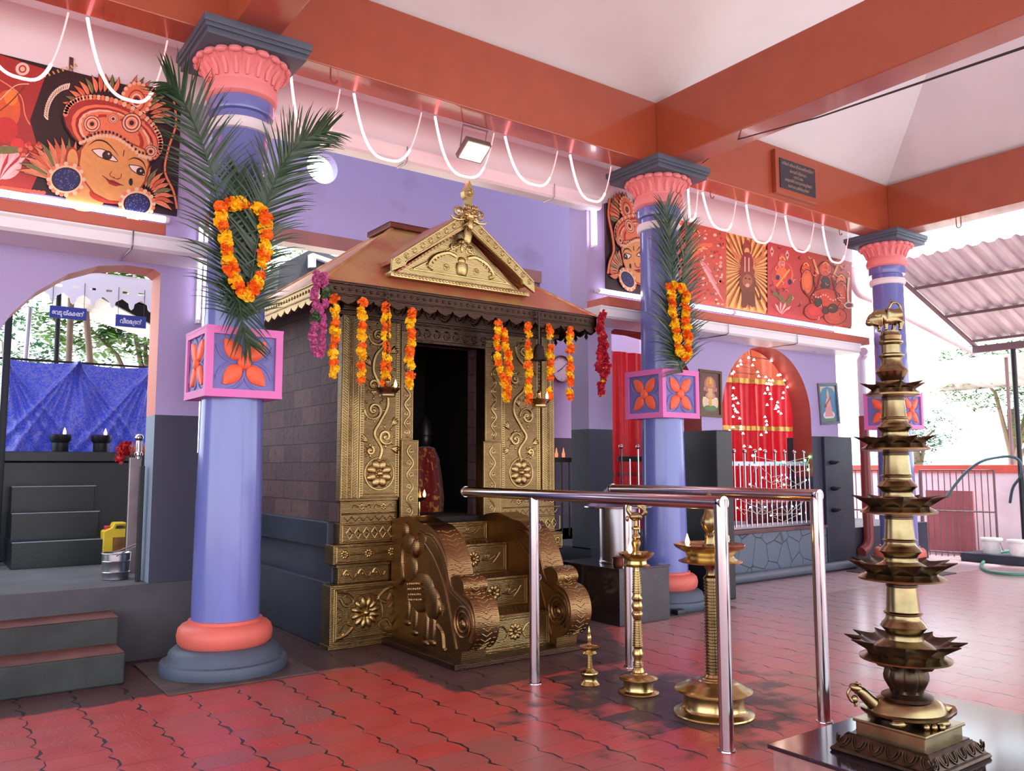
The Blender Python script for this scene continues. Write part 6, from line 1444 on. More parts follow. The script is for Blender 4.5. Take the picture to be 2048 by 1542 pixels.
# lace-edged tin canopy behind
t = thing('shed_canopy', 'low canopy with white cut-out lace fascia beyond the left arch', 'canopy', (1.0, 9.25, 3.2))
pts_ = [(.2, 3.42), (2.4, 3.42)]; n_ = 12
for k in range(n_, 0, -1):
    u1 = .2+2.2*k/n_; u0 = .2+2.2*(k-1)/n_; um = (u0+u1)/2
    pts_ += [(u1, 3.2), (um+.03, 3.16), (um+.02, 3.11), (um, 3.09), (um-.02, 3.11), (um-.03, 3.16)]
pts_.append((.2, 3.2)); holes = [[(u_, 3.26), (u_, 3.285), (u_+.06, 3.285), (u_+.06, 3.26)] for u_ in [.27+.155*k for k in range(13)]]
holes = [h_ for h_ in holes if h_[2][0] < 2.35]
MB().prism(pts_, FY(9.3), 0, .012, holes).build('lace_fascia', whitep_m, t, smooth=False)
MB().add([(.2, 9.31, 3.42), (2.6, 9.31, 3.42), (2.6, 12, 3.95), (.2, 12, 3.95), (.2, 9.31, 3.45), (2.6, 9.31, 3.45), (2.6, 12, 3.98), (.2, 12, 3.98)], [(0, 1, 2, 3), (7, 6, 5, 4), (0, 4, 5, 1), (1, 5, 6, 2), (2, 6, 7, 3), (3, 7, 4, 0)]).build('roof_sheet', roofmetal_m, t, smooth=False)
t = thing('slanted_shed_roof', 'dark slanted roof edge running down behind the right hand blue sign', 'roof', (2.2, 10.6, 3))
a_, b_ = at(185, 585, 'Y', 11), at(305, 655, 'Y', 11)
MB().prism([(a_.x, a_.z), (b_.x+.6, b_.z-.25), (b_.x+.6, b_.z+.1), (a_.x, a_.z+.08)], FY(11), -.06, 0).build('dark_rafter', iron_m, t, smooth=False)
MB().prism([(a_.x-.2, a_.z+.1), (b_.x+.6, b_.z+.1), (b_.x+.6, b_.z+.16), (a_.x-.2, a_.z+.16)], FY(11), -2, 0).build('roof_sheet', roofmetal_m, t, smooth=False)
# jerrycan, bucket, gate leaf
t = thing('jerrycan', 'dirty yellow plastic jerrycan with red cap, right of the black steps', 'jerrycan', (1.52, 8.5, PZ))
x0, x1, y0, y1 = 1.44, 1.67, 8.42, 8.56; z0 = PZ
mb = MB(); mb.prism([(x0, z0+.0), (x1, z0), (x1, z0+.30), (x1-.02, z0+.36), (x1-.05, z0+.375), (x0+.09, z0+.375), (x0+.07, z0+.33), (x0, z0+.30)], FY(y0), -.15, 0, [[(x0+.10, z0+.315), (x0+.11, z0+.345), (x1-.05, z0+.345), (x1-.035, z0+.315)]])
o = mb.build('body', plastic_y, t); bv = o.modifiers.new('b', 'BEVEL'); bv.width = .012; bv.segments = 3; bv.limit_method = 'ANGLE'
MB().lathe([(.026, 0), (.026, .03), (.022, .035), (0, .035)], (x0+.04, 8.49, z0+.31), 20).build('cap', mat('red cap', (180, 30, 40), .4), t)
MB().lathe([(.02, 0), (.018, .02)], (x0+.04, 8.49, z0+.29), 16).build('neck', plastic_y, t)
tx = mat('rust brown label stain', (120, 80, 40), .7, var=.5, vs=20); MB().box(x0+.08, x1-.025, y0-.002, y0+.001, z0+.1, z0+.24).build('label', tx, t, smooth=False)
t = thing('steel_bucket', 'steel bucket with raised handle at the edge of the left platform', 'bucket', (1.345, 7.25, PZ))
bc = (1.345, 7.27, PZ)
MB().lathe([(0, .004), (.095, 0), (.10, .005), (.101, .055), (.105, .06), (.101, .065), (.103, .14), (.107, .145), (.103, .15), (.105, .2), (.112, .206), (.108, .21), (.103, .2), (.098, .02), (0, .015)], bc, 40).build('pail', steelb_m, t)
MB().tube(cat_curve([(bc[0]-.02, bc[1]-.107, PZ+.19), (bc[0]+.03, bc[1]-.1, PZ+.215), (bc[0]+.12, bc[1]-.07, PZ+.25), (bc[0]+.2, bc[1], PZ+.29), (bc[0]+.12, bc[1]+.06, PZ+.25), (bc[0]+.0, bc[1]+.107, PZ+.2)], 6), .005, 6).build('handle', steelb_m, t)
t = thing('folding_gate_leaf', 'folded steel gate leaf with ball finial and dark bars against the left arch jamb', 'gate', (1.5, 7.3, PZ))
gxx = at(268, 1000, 'Y', 7.6).x
MB().bbox(gxx-.045, gxx+.045, 7.6, 7.63, PZ, at(268, 915, 'Y', 7.6).z, .004).build('flat_panel', mat('dull tin sheet', (176, 160, 164), .35, .6, var=.15, vs=6), t, smooth=False)
zb_ = at(268, 880, 'Y', 7.6).z
MB().tube([(gxx+.02, 7.6, zb_-.16), (gxx+.02, 7.6, zb_)], .022, 14).lathe([(.022, 0), (.034, -.01), (.034, -.03), (.022, -.04)], (gxx+.02, 7.6, zb_-.1), 14).ell((gxx+.02, 7.6, zb_+.02), (.034,)*3, 16, 10).build('ball_finial', steel_m, t)
for k in range(7): MB().tube([(gxx+.0+k*.028, 7.85+.03*k, PZ), (gxx+.0+k*.028, 7.85+.03*k, zb_-.13)], .008, 6).build('bar', iron_m, t)
for k in (0, 1, 2, 5, 6): MB().lathe([(0, .1), (.008, .06), (.016, .0), (.01, -.02)], (gxx+.0+k*.028, 7.85+.03*k, zb_-.1), 8).build('bar_tip', mat('red oxide bar tip', (170, 80, 70), .5), t)
xj = 1.47
MB().bbox(xj-.03, xj+.005, 7.0, 7.04, PZ, zb_-.22, .004).build('hinge_stile', iron_m, t, smooth=False)
rb = thing('flower_bunch', 'red hibiscus bunch stuck on the folded gate leaf', 'flowers', (gxx-.1, 7.6, zb_-.1)); rnd = random.Random(4)
hib = bmesh_of('hibiscus', mat('hibiscus red', (170, 12, 24), .6, var=.2), .045, 30, 12)
for q in ((-.11, -.08), (-.08, -.05), (-.13, -.16), (-.09, -.11)): put(rb, hib, (gxx+q[0], 7.58, zb_+q[1]), 1, rnd)
# ================================================================ OUTSIDE
# tin lean-to roof beyond the farthest column
t = thing('tin_lean_to', 'corrugated tin lean-to roof on steel posts beyond the farthest column', 'roof', (13, 3, 0))
P0 = at(1813, 561, 'Y', 6.41); sx0, sz0, sx1, sz1 = 11.5, 4.42, 14.05, 3.47
sy0, sy1 = -3.0, 6.45; mb = MB(); n_ = 46; V = []
for i in range(n_*8+1):
    y_ = sy0+(sy1-sy0)*i/(n_*8); ph = (i % 8); h_ = .035 if ph in (3, 4) else (.0175 if ph in (2, 5) else 0)
    V += [(sx0, y_, sz0+h_), (sx1, y_, sz1+h_)]
mb.add(V, [(2*i, 2*i+1, 2*i+3, 2*i+2) for i in range(n_*8)]); mb.build('tin_sheet', roofmetal_m, t, smooth=False, fix=False)
for x_ in (12.2, 13.1, 13.95):
    z_ = sz0+(sz1-sz0)*(x_-sx0)/(sx1-sx0)-.035; MB().box(x_-.02, x_+.02, sy0, sy1, z_-.02, z_+.02).build('purlin', rustframe_m, t, smooth=False)
for y_ in (6.40, 4.5, 1.5): MB().prism([(sx0, sz0-.06), (sx1, sz1-.06), (sx1, sz1-.11), (sx0, sz0-.11)], FY(y_), -.05, 0).build('rafter', rustframe_m, t, smooth=False)
MB().box(13.96, 14.04, sy0, 6.45, sz1-.19, sz1-.08).build('edge_beam', rustframe_m, t, smooth=False)
for y_ in (5.85, 1.6): MB().tube([(14.0, y_, 0), (14.0, y_, sz1-.15)], .038, 10).build('post', iron_m, t)
t = thing('low_tin_roof', 'second lower tin roof edge farther back, right of the tiered lamp', 'roof', (15, 7, 3))
a_, b_ = at(1877, 750, 'Y', 9.0), at(2060, 735, 'X', 17.5)
MB().add([(15.4, 9.2, 3.35), (17.6, 9.2, 3.0), (17.6, 4.0, 3.0), (15.4, 4.0, 3.35), (15.4, 9.2, 3.39), (17.6, 9.2, 3.04), (17.6, 4.0, 3.04), (15.4, 4.0, 3.39)], [(0, 1, 2, 3), (7, 6, 5, 4), (0, 4, 5, 1), (1, 5, 6, 2), (2, 6, 7, 3), (3, 7, 4, 0)]).build('roof_sheet', roofmetal_m, t, smooth=False)
for y_ in (9.0, 6.6, 4.2): MB().tube([(15.5, y_, -.12), (15.5, y_, 3.36)], .03, 8).build('post', rustframe_m, t)
# boundary wall
t = thing('boundary_wall', 'pale pink boundary wall with coral coping at the far right', 'wall', (14.35, 6, 0))
MB().box(14.35, 14.5, -4, 12, -.12, 1.32).build('wall_body', pinkwall_m, t, smooth=False)
MB().bbox(14.32, 14.53, -4, 12, 1.32, 1.455, .008).build('coping', coping_m, t, smooth=False)
struct(MB().bbox(13.0, 13.55, 4.0, 6.35, 0, .13, .01).build('kerb', slate_m, smooth=False)); bpy.data.objects['kerb'].name = 'trim_12'
# grille gate in front of the wall
def iron_gate(label, x0, y0, x1, y1, zt, n, zm, group=None):
    t = thing('iron_gate', label, 'gate', (x0, y0, 0)); d = Vector((x1-x0, y1-y0, 0))
    pt = lambda u, z: Vector((x0, y0, z))+d*u
    for k in range(n+1):
        u = k/n; MB().tube([pt(u, 0), pt(u, zt)], .03 if k == 0 else (.018 if k == n else .008), 6).build('bar' if 0 < k < n else 'gate_post', rustframe_m, t)
    for z in (zt, zm, .07): MB().tube([pt(0, z), pt(1, z)], .014, 6).build('cross_rail', rustframe_m, t)
    return t
g0, g1 = at(1840, 942, 'X', 13.4), at(1962, 942, 'X', 13.4)
iron_gate('iron bar gate leaf standing open right of the tiered lamp', 13.4, g0.y, 13.7, g1.y-.05, 1.37, 12, .72)
g0, g1 = at(1700, 942, 'X', 13.4), at(1778, 942, 'X', 13.4)
iron_gate('iron bar gate leaf seen between the downpipe and the farthest column', 13.4, g0.y, 13.4, g1.y, 1.37, 7, .68)
p_, q_ = at(1852, 1000, 'X', 13.95), at(1945, 1000, 'X', 13.95)
tag(MB().box(13.95, 13.99, q_.y, p_.y, 0, 1.03).build('door_sheet', mat('faded red door sheet', (170, 96, 100), .6, var=.15)), 'faded red sheet leaning on the pink wall behind the open iron gate', 'sheet')
# buckets on the kerb
def wbucket(label, x, y, z, r, h):
    t = thing('plastic_bucket', label, 'bucket', (x, y, z))
    MB().lathe([(0, 0), (r*.82, 0), (r*.86, .01), (r*.97, h*.8), (r*1.04, h*.82), (r*1.04, h*.86), (r, h*.88), (r*1.02, h)], (x, y, z), 32).build('pail', bucketw_m, t)
    MB().lathe([(0, h+.01), (r*.95, h+.012), (r*1.08, h+.01), (r*1.1, h-.02), (r*1.04, h-.025)], (x, y, z), 32).build('lid', bucketw_m, t)
    MB().tube(cat_curve([(x-.3*r, y-r*1.02, z+h*.8), (x-.1*r, y-r*1.08, z+h*.5), (x+.5*r, y-r*.95, z+h*.2), (x+r, y-.2*r, z+h*.75)], 5), .005, 5).build('handle', steelb_m, t)
p = at(1966, 1112, 'Z', .13); q = at(2012, 1114, 'Z', .13)
wbucket('white lidded bucket on the kerb, left of the two at the far right', 13.2, 5.98, .13, .135, .22); wbucket('white lidded bucket on the kerb, right of the two at the far right', 13.15, 5.58, .13, .14, .22)
hose_m = mat('green garden hose', (70, 130, 110), .4)
Z_ = lambda px, py, z=.025: at(px, py, 'Z', z)
h1 = [Z_(2100, 1085, .2), Z_(2048, 1098, .14), Z_(2000, 1105, .14), Z_(1975, 1118, .03), Z_(1962, 1132), Z_(1980, 1143), Z_(2015, 1148), Z_(2048, 1149), Z_(2100, 1150)]
tag(MB().tube(cat_curve(h1, 6), .022, 10).build('garden_hose', hose_m), 'green hose curling on the ground in front of the white buckets', 'hose')
h2 = [at(1893, 995, 'X', 13.3), at(1910, 970, 'X', 13.4), at(1935, 942, 'X', 13.5), at(1965, 922, 'X', 13.6), at(2000, 914, 'X', 13.8), at(2025, 914, 'X', 13.9), at(2040, 924, 'X', 13.95), at(2042, 950, 'X', 13.95), at(2026, 975, 'X', 14.1), at(2020, 1005, 'X', 14.25)]
tag(MB().tube(cat_curve(h2, 6), .022, 10).build('garden_hose', mat('dark teal hose', (50, 84, 92), .4)), 'dark hose looped from the open iron gate to the lean-to post', 'hose')
# dark tiled roof beyond the shrine court
t = thing('distant_tiled_roof', 'dark tiled roof with white rafter end seen past the left edge of the shrine roof', 'roof', (6, 14, 3))
D_ = lambda px, py, y=13.5: at(px, py, 'Y', y)
def polyD(mb, P, y, th): mb.prism([(D_(a, b, y).x, D_(a, b, y).z) for a, b in P], FY(y), -th, 0); return mb
polyD(MB(), [(548, 640), (560, 530), (625, 497), (690, 520), (760, 560), (760, 640)], 13.6, 2).build('roof_slope', mat('dark clay tiles', (48, 46, 52), .7, var=.3, bump=.5, bs=8), t, smooth=False)
polyD(MB(), [(620, 534), (620, 508), (626, 506), (690, 528), (690, 536), (632, 516), (632, 534)], 13.5, .1).build('white_barge', whitep_m, t, smooth=False)
struct(MB().box(5.0, 9.0, 12.2, 12.3, 0, .5).build('wall_yard', pinkwall_m, smooth=False))
# trees
def tree(label, trunk, crowns, n, seed, lr=.11, m=None):
    rnd = random.Random(seed); t = thing('leafy_tree', label, 'tree', trunk[0])
    mb = MB(); mb.tube(cat_curve(trunk, 4), [.11*(1-i/(len(trunk)*4+4)*.6) for i in range((len(trunk)-1)*4+1)], 10)
    for c_, r_ in crowns: mb.tube([trunk[-2], (Vector(trunk[-1])+Vector(c_))/2, c_], [.06, .035, .015], 6)
    mb.build('trunk', bark_m, t); mb = MB()
    for c_, r_ in crowns:
        k_ = int(n*(r_**2)/sum(q[1]**2 for q in crowns))
        for _ in range(k_//5):
            d = Vector((rnd.gauss(0, 1), rnd.gauss(0, 1), rnd.gauss(0, 1))).normalized()*r_*rnd.uniform(.25, 1)**.5; d.z *= .75; o_ = Vector(c_)+d
            for j in range(5):
                a_ = 2*pi*j/5+rnd.uniform(-.3, .3); e = Vector((cos(a_), sin(a_), rnd.uniform(-.5, .3))).normalized(); L_ = lr*rnd.uniform(.7, 1.4); s_ = e.cross(Vector((0, 0, 1))).normalized()*L_*.2
                mb.add([o_, o_+e*L_*.5+s_, o_+e*L_, o_+e*L_*.5-s_], [(0, 1, 2, 3)])
    mb.build('foliage', m or tree_m, t, smooth=False, fix=False)
tree('broad leafed tree beyond the boundary wall at the far right', [(18.5, 8.0, -.1), (18.6, 7.9, 1.5), (18.4, 7.8, 2.6)], [((18.0, 8.2, 3.3), 1.0), ((19.0, 7.2, 3.4), 1.2), ((18.2, 7.0, 2.3), .8), ((20, 6.5, 2.6), 1.3)], 15000, 1)
tree2 = mat('bluish tree leaf green', (70, 122, 88), .6, var=.3, vs=3)
tree('pale tree far behind the iron gate, left of the broad leafed one', [(19.5, 10.5, -.1), (19.5, 10.4, 1.2), (19.4, 10.4, 1.9)], [((19.3, 10.6, 1.9), .8), ((19.6, 10.0, 2.3), .6)], 2600, 2, m=tree2)
tree('large leafed tree seen through the left arch above the blue cloth', [(3.4, 14.5, -.1), (3.2, 14.4, 1.8), (3.0, 14.4, 2.8)], [((2.9, 14.2, 3.7), .75), ((2.1, 14.5, 3.7), .7), ((2.6, 14.3, 4.3), .6), ((3.6, 14.2, 3.2), .6)], 2600, 3, .2)
tree('bluish bushy tree at the left of the left arch view', [(1.2, 16.5, -.1), (1.2, 16.4, 1.8), (1.2, 16.4, 2.8)], [((1.1, 16.5, 3.6), 1.1), ((2.2, 16.8, 3.2), .9)], 3600, 4, .13, tree2)
tree('sparse tree beyond the shrine court, above the dark tiled roof', [(7.6, 19.5, -.1), (7.7, 19.4, 3), (7.6, 19.4, 5.0)], [((7.3, 19.2, 6.4), 1.2), ((8.3, 19.6, 6.9), 1.0)], 900, 5, .16)
tree('bare stemmed tree behind the palm fronds of the nearest column', [(6.1, 17, -.1), (6.2, 17, 3), (6.1, 17, 4.2)], [((6.0, 17, 5.0), .7)], 500, 6, .16)
pole = lambda px0, py0, px1, py1, y, r, m, lab: tag(MB().tube([at(px0, py0, 'Y', y), at(px1, py1, 'Y', y), (at(px1, py1, 'Y', y).x+.02, y, PZ if y < 13 else -.12)], r, 10).build('pole', m), lab, 'pole')
pole(118, 586, 112, 735, 10.6, .028, iron_m, 'dark iron pole behind the left blue sign'); pole(143, 580, 137, 735, 12, .04, bark_m, 'pale slender trunk pole right of the dark iron pole'); pole(168, 585, 182, 740, 12.5, .045, bark_m, 'leaning pale trunk between the two blue signs'); pole(60, 615, 50, 735, 11, .03, steelb_m, 'light grey pole at the left side of the left arch view')
# ================================================================ MURALS
MY = YW-.02
def mural(name, label, x0, x1, z0, z1, bgc, fn):
    t = thing(name, label, 'mural', (x0, MY, z0))
    MB().box(x0, x1, MY, YW, z0, z1).build('board', mat('dark board edge', (40, 26, 30), .6), t, smooth=False)
    a = Art(MY-.001); a.poly([(x0, z0), (x1, z0), (x1, z1), (x0, z1)], bgc, raw=True); fn(a); a.build('painting', t); return t
DK, SK, OR, RD, CR, OL, NV = (38, 16, 24), (216, 152, 92), (222, 124, 88), (160, 50, 46), (226, 190, 160), (116, 112, 66), (36, 38, 92)
def face(a, T):
    """ornate face with crown, feather fans and earrings; T maps the left mural's own pixels"""
    E = lambda x, y, rx, ry, c, r=0, n=22: a.poly([T(x+rx*cos(t)*cos(r)-ry*sin(t)*sin(r), y+rx*cos(t)*sin(r)+ry*sin(t)*cos(r)) for t in [2*pi*i/n for i in range(n)]], c)
    Sk = lambda P, w, c, tp=False: a.stroke([T(*p) for p in P], w, c, tp)
    Pt = lambda x0, y0, x1, y1, w, c, b=0: a.petal(*T(x0, y0), *T(x1, y1), w, c, b)
    def fan(cx, cy, a0, a1, n, r0, r1, w, bend=0):
        for i in range(n):
            t = a0+(a1-a0)*i/(n-1); c = (OR, OL, OR, (206, 92, 60))[i % 4]
            Pt(cx+r0*cos(t), cy+r0*sin(t), cx+r1*cos(t), cy+r1*sin(t), w+3, DK, bend); Pt(cx+r0*cos(t), cy+r0*sin(t), cx+(r1-2)*cos(t), cy+(r1-2)*sin(t), w, c, bend)
            Sk([(cx+r0*1.1*cos(t), cy+r0*1.1*sin(t)), (cx+(r1*.8)*cos(t), cy+(r1*.8)*sin(t))], .8, CR)
    for k in range(20): 
        t = k/19; x = 92+48*(1-cos(t*1.5)); y = 235-62*sin(t*1.5); E(x, y, 7, 2.4, (232, 214, 196), .9+t, 10); a.same()
    a.k += 1
    fan(205, 235, rad(200), rad(292), 11, 50, 88, 9, 3); fan(255, 240, rad(-78), rad(5), 10, 45, 92, 9, -3)
    fan(120, 365, rad(195), rad(300), 12, 22, 92, 10, 6); fan(285, 395, rad(-75), rad(25), 9, 20, 66, 9, -4)
    E(272, 200, 32, 36, RD); E(272, 200, 29, 33, OR)
    for k in range(18): E(272+28*cos(k*pi/9), 200+32*sin(k*pi/9), 4, 4, CR, n=8); a.same()
    a.k += 1
    for r_, c in ((22, RD), (19, OR), (14, CR), (10, RD), (6, DK), (3, (90, 100, 150))): E(272, 203, r_*.8, r_, c)
    # crown
    E(225, 262, 108, 62, DK, .42); E(225, 262, 104, 58, RD, .42); 
    for k in range(40):
        t = rad(170)+k*rad(205)/39; x = 225+101*cos(t)*cos(.42)-56*sin(t)*sin(.42); y = 262+101*cos(t)*sin(.42)+56*sin(t)*cos(.42); E(x, y, 5.2, 5.2, CR if k % 2 else OR, n=10); a.same()
    a.k += 1
    for s_, c in ((.88, OR), (.80, (150, 30, 30)), (.74, CR), (.68, OR), (.6, (170, 50, 36)), (.52, OR)): E(228, 272, 104*s_, 60*s_, c, .42)
    for (x, y, r_) in ((183, 250, 17), (262, 248, 20), (300, 305, 13), (225, 240, 10)):
        for k in range(12): E(x+r_*1.15*cos(k*pi/6), y+r_*1.15*sin(k*pi/6), 3.4, 3.4, OR, n=8); a.same()
        a.k += 1
        for f_, c in ((1, DK), (.92, CR), (.75, RD), (.6, CR), (.42, OR), (.25, DK)): E(x, y, r_*f_, r_*f_, c)
    # neck, face
    E(170, 395, 40, 30, SK); E(232, 388, 55, 22, (190, 60, 44))
    E(143, 322, 14, 26, RD); E(144, 322, 11, 22, SK)
    a.poly([T(*p) for p in ((160, 300), (175, 278), (210, 268), (255, 285), (290, 300), (298, 330), (290, 365), (272, 392), (240, 407), (215, 405), (185, 390), (163, 360), (155, 330))], (150, 60, 40))
    a.poly([T(*p) for p in ((162, 302), (177, 281), (210, 271), (254, 288), (287, 302), (295, 330), (287, 364), (270, 389), (240, 404), (216, 402), (187, 387), (165, 358), (158, 330))], SK)
    for k in range(22):
        t = k/21; x = 160+138*t; y = 288-26*sin(pi*min(1, t*1.15))+t*30; E(x, y, 4, 4, CR, n=8); a.same()
    a.k += 1
    for k in range(18):
        t = k/17; x = 166+126*t; y = 280-26*sin(pi*min(1, t*1.15))+t*30; E(x, y, 2.6, 3, DK, n=8); a.same()
    a.k += 1
    Sk([(175, 294), (192, 283), (213, 288), (236, 314)], 3.2, DK, True); Sk([(254, 323), (268, 318), (284, 326), (291, 342)], 3, DK, True); Sk([(247, 302), (245, 315)], 1.6, DK)
    for P in (((182, 302), (200, 300), (218, 308), (234, 325), (215, 322), (196, 315)), ((256, 332), (270, 333), (284, 338), (287, 352), (275, 350), (262, 342))):
        a.poly([T(*p) for p in P], (236, 222, 214)); Sk(list(P)+[P[0]], 1.6, DK)
    E(213, 313, 10, 9.5, DK); E(214, 312, 6, 6, (70, 40, 40)); E(216, 310, 2, 2, (230, 220, 220)); E(279, 345, 8, 8, DK); E(280, 344, 2, 2, (220, 200, 200))
    Sk([(222, 345), (218, 352), (224, 357), (232, 360), (240, 357), (241, 350)], 1.8, (150, 60, 40)); E(226, 357, 2, 1.5, RD); E(235, 360, 2.4, 1.6, RD)
    a.poly([T(*p) for p in ((207, 355), (217, 362), (225, 362), (232, 366), (243, 372), (230, 375), (217, 370))], (158, 34, 40)); Sk([(203, 353), (218, 364), (230, 368), (245, 373)], 1.3, DK)
    E(260, 366, 4, 7.5, DK)
    for (x, y, r_) in ((131, 361, 26), (272, 410, 24)):
        for k in range(24): E(x+(r_+9)*cos(k*pi/12), y+(r_+5)*sin(k*pi/12), 4.6, 4.6, OR if k % 2 else CR, n=8); a.same()
        a.k += 1
        E(x, y, r_+7, r_+2, CR); E(x, y, r_+3, r_-2, DK); E(x, y, r_, r_-4, NV)
        rnd = random.Random(int(x))
        for k in range(50): t, q = rnd.uniform(0, 6.3), rnd.uniform(0, .9)**.5; E(x+r_*q*cos(t), y+(r_-4)*q*sin(t), 1.5, .8, (110, 112, 170), rnd.uniform(0, 3), 6); a.same()
        a.k += 1
    Sk([(345, 200), (350, 250), (335, 300), (328, 345), (345, 385), (352, 420)], 6, DK); Sk([(345, 200), (350, 250), (335, 300), (328, 345), (345, 385), (352, 420)], 4, OR)
def left_art(a):
    a.poly([(-60, 90), (95, 140), (60, 240), (85, 330), (55, 395), (-60, 380)], RD)
    a.ell(45, 138, 14, 13, (228, 200, 190)); a.ell(45, 138, 8, 8, RD); a.ell(45, 138, 5, 5, CR)
    for (x, y, rx, ry, c) in ((15, 220, 26, 40, (206, 96, 50)), (22, 195, 14, 16, (224, 130, 60)), (10, 260, 26, 26, (190, 50, 50)), (35, 290, 14, 14, (206, 60, 60)), (10, 325, 34, 34, (222, 170, 170)), (8, 300, 40, 8, OL)): a.ell(x, y, rx, ry, c)
    for k in range(6): a.petal(0, 360, -10+k*14, 305, 9, (226, 190, 190) if k % 2 else (178, 50, 60))
    a.stroke([(0, 200), (30, 172), (58, 168)], 2, (236, 190, 160)); a.stroke([(0, 160), (40, 190), (50, 230), (60, 250)], 2.4, (226, 140, 110)); a.stroke([(-5, 225), (20, 205), (50, 172)], 2, (110, 40, 30))
    for k in range(14): a.ell(40+k*3.5, 300+12*sin(k), 5, 5, (196, 60, 50) if k % 2 else (222, 110, 90), n=8)
    for k in range(10): a.ell(5+k*9, 375+k*1.2, 6, 4, (206, 80, 60), n=8)
    for k in range(9): a.stroke([(78+k*9, 152-k*3), (82+k*9, 158-k*3)], 3, (206, 160, 90))
    face(a, lambda x, y: (x, y))
mural('painted_mural', 'long mural over the left arch with a big ornate smiling face at its right end', -2.2, at(359, 300, 'Y', MY).x, 3.46, 4.445, DK, left_art)
def right_art(a):
    # four scenes side by side, from the cut face to the seated figures
    bl = lambda u, v: (1212+u*488, (405.7+u*119.6)+v*((578.3+u*75.7)-(405.7+u*119.6)))
    def box(u0, u1, c, v0=0, v1=1): a.poly([bl(u0, v0), bl(u1, v0), bl(u1, v1), bl(u0, v1)], c)
    box(0, .25, DK); box(.25, .485, (190, 86, 74)); box(.485, .655, (206, 146, 84)); box(.655, .80, (182, 72, 72)); box(.80, 1, (178, 80, 68))
    face(a, lambda x, y: bl((x-60)/300*.285*1.25-.05 if 0 else ((350-x)/300*.30+.004), ((y-150-(x-60)*.22)/250)))
    # the flipped face spills right; cover with the next scenes
    box(.25, .485, (190, 84, 72)); rnd = random.Random(5)
    for k in range(150):
        u, v = rnd.uniform(.27, .475), rnd.uniform(.02, .97); a.ell(*bl(u, v), rnd.uniform(1.5, 4), rnd.uniform(1.5, 4), rnd.choice([(226, 150, 130), (176, 46, 44), (120, 90, 60), (232, 190, 170), (206, 92, 70)]), n=7); a.same()
    a.k += 1
    E = lambda u, v, rx, ry, c, r=0: a.ell(*bl(u, v), rx, ry, c, r)
    S_ = lambda P, w, c, tp=False: a.stroke([bl(*p) for p in P], w, c, tp)
    # dancer with fan pleats
    E(.355, .36, 11, 18, (214, 104, 74)); E(.36, .18, 8, 10, (208, 96, 66)); S_([(.33, .34), (.38, .26), (.43, .22)], 7, (214, 110, 76)); S_([(.31, .42), (.37, .32), (.41, .28)], 2.5, (236, 170, 90))
    a.poly([bl(.335, .5), bl(.375, .48), bl(.385, .95), bl(.325, .97)], (206, 60, 50)); E(.345, .75, 15, 32, (210, 66, 54))
    for k in range(8): a.petal(*bl(.375, .45), *bl(.42+.008*k, .52+.06*k), 6, (232, 170, 170) if k % 2 else (196, 84, 90))
    # rayed goddess on a lion
    for k in range(36):
        t = 2*pi*k/36; c0 = bl(.57, .45)
        q = lambda t: bl(.57+min(.083/abs(cos(t)+1e-9), (.54 if sin(t) > 0 else .44)/3.4/abs(sin(t)+1e-9))*cos(t), .45+min(.083/abs(cos(t)+1e-9), (.54 if sin(t) > 0 else .44)/3.4/abs(sin(t)+1e-9))*sin(t)*3.4); a.poly([c0, q(t), q(t+.08)], (224, 176, 116)); a.same()
    a.k += 1
    box(.655, .80, (182, 72, 72)); box(.80, 1, (178, 80, 68)); box(.25, .26, (190, 70, 60))
    for s_ in (-1, 1):
        for k in range(4): S_([(.57, .3), (.57+s_*(.035+.008*k), .36-.04*k), (.57+s_*(.06+.003*k), .24-.05*k)], 3.2, (196, 120, 72))
    E(.57, .16, 9, 14, (120, 62, 50)); E(.57, .11, 6, 10, (150, 60, 50)); E(.57, .20, 5, 7, (222, 160, 116)); E(.57, .36, 13, 22, (132, 44, 44)); E(.57, .48, 16, 12, (140, 52, 46)); S_([(.562, .28), (.562, .5)], 2, CR); S_([(.578, .28), (.578, .5)], 2, CR)
    a.poly([bl(.545, .6), bl(.60, .58), bl(.605, .92), bl(.59, .95), bl(.575, .9), (bl(.565, .97)), bl(.55, .97)], (112, 62, 46)); E(.572, .62, 17, 22, (122, 66, 48)); E(.572, .6, 10, 13, (160, 96, 64)); E(.572, .66, 4, 4, (214, 170, 150)); E(.565, .57, 2, 1.6, DK); E(.58, .57, 2, 1.6, DK); S_([(.60, .6), (.62, .7), (.625, .82), (.615, .8)], 3, (110, 56, 40))
    # lute player on a lotus
    for u in (.672, .735): a.poly([bl(u-.008, .12), bl(u, .05), bl(u+.008, .12), bl(u, .2)], (230, 190, 180)); E(u, .125, 2.4, 3, (150, 60, 60))
    E(.715, .42, 22, 26, (212, 110, 80)); E(.712, .40, 20, 23, (190, 62, 60)); E(.712, .27, 7, 9, (214, 140, 130)); E(.712, .18, 6, 8, (200, 100, 80)); E(.712, .40, 11, 13, (216, 112, 66)); E(.715, .54, 19, 10, (206, 74, 60)); S_([(.69, .6), (.72, .45), (.745, .32)], 3.4, (232, 160, 90)); E(.696, .47, 4, 5, NV); E(.745, .5, 4, 6, NV)
    S_([(.675, .7), (.70, .73), (.72, .82)], 8, OL); S_([(.755, .68), (.74, .78), (.72, .84)], 8, OL)
    for k in range(9): a.petal(*bl(.715, .98), *bl(.672+.011*k, .78+.02*abs(k-4)), 6, (232, 186, 180) if k % 2 else (190, 60, 66))
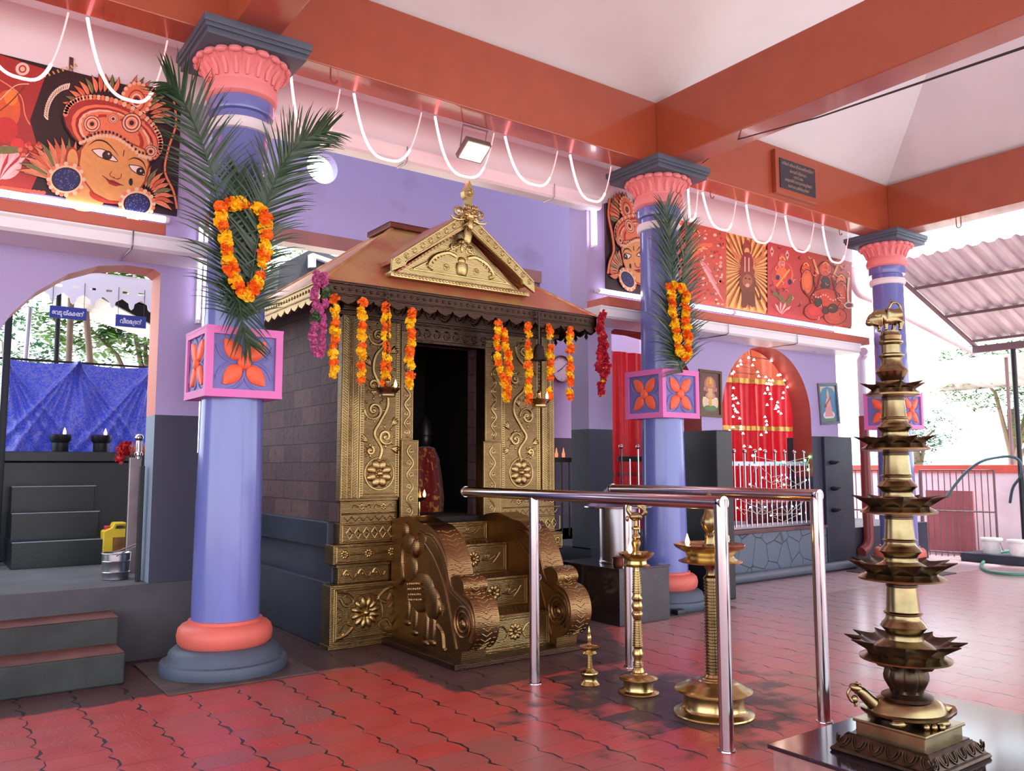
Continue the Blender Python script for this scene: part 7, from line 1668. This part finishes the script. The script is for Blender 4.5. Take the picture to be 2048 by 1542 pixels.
    # crowded group at the right
    for (u, v, rx, ry, c) in ((.81, .28, 9, 11, (200, 88, 60)), (.815, .45, 11, 24, (212, 104, 66)), (.89, .36, 22, 34, (176, 66, 54)), (.89, .2, 12, 14, (200, 90, 66)), (.89, .42, 9, 14, (66, 58, 52)), (.955, .34, 10, 12, (206, 110, 74)), (.955, .55, 14, 28, (184, 84, 60)), (.89, .66, 30, 22, (190, 76, 58)), (.845, .86, 20, 16, (196, 70, 66)), (.93, .88, 22, 16, (190, 84, 66)), (.86, .72, 7, 8, (70, 66, 56)), (.92, .77, 9, 8, (72, 70, 56)), (.89, .82, 6, 6, (80, 60, 50))): E(u, v, rx+1.6, ry+1.6, (92, 34, 34)); E(u, v, rx, ry, c); E(u, v-.01, rx*.6, ry*.6, tuple(min(255, int(q*1.1)) for q in c))
    S_([(.87, .3), (.855, .5), (.84, .62), (.85, .7)], 3.5, (110, 40, 40)); S_([(.915, .3), (.93, .5), (.945, .66)], 3.5, (110, 40, 40)); S_([(.80, .58), (.82, .66), (.845, .72)], 3, (120, 50, 40)); S_([(.84, .1), (.86, .3)], 4, (222, 160, 110)); S_([(.94, .1), (.92, .3)], 4, (222, 160, 110))
    for k in range(12): E(.84+.01*k, .62+.03*sin(k), 1.6, 1.6, CR)
    for k in range(60):
        u, v = rnd.uniform(.665, .99), rnd.uniform(.04, .96); t = rnd.uniform(0, 6.3); S_([(u, v), (u+.008*cos(t), v+.03*sin(t)), (u+.014*cos(t+.8), v+.05*sin(t+.8))], 1.3, rnd.choice([(230, 180, 150), (96, 34, 34), (214, 130, 96)])); a.same()
    a.k += 1
    for (u, v) in ((.81, .27), (.89, .19), (.955, .33), (.712, .26), (.36, .17)):
        S_([(u-.006, v), (u-.002, v-.006)], 1.2, DK); S_([(u+.002, v-.006), (u+.006, v)], 1.2, DK); S_([(u-.003, v+.05), (u+.003, v+.05)], 1.4, (130, 30, 36)); S_([(u-.012, v-.05), (u, v-.09), (u+.012, v-.05)], 2.2, (228, 176, 96))
    S_([(.985, .25), (.98, .5), (.985, .7)], 4, (206, 190, 170)); E(.985, .68, 10, 7, (196, 186, 176)); E(.985, .68, 7, 4.5, (120, 60, 50))
mural('painted_mural', 'long mural over the right arch with several painted figures, a lion rider in the middle', at(1212, 500, 'Y', MY).x, at(1699.5, 590, 'Y', MY).x, 3.46, 4.445, (190, 66, 58), right_art)
# small wall screws and bracket bits on the fascia
for i, (px, py, lab) in enumerate(((142, 128, 'left'),)):
    p = at(px, py, 'Y', YW); tag(MB().bbox(p.x-.015, p.x+.015, YW-.012, YW, p.z-.12, p.z+.05, .003).build('wall_bracket', steelb_m), 'small steel bracket above the face mural', 'bracket')
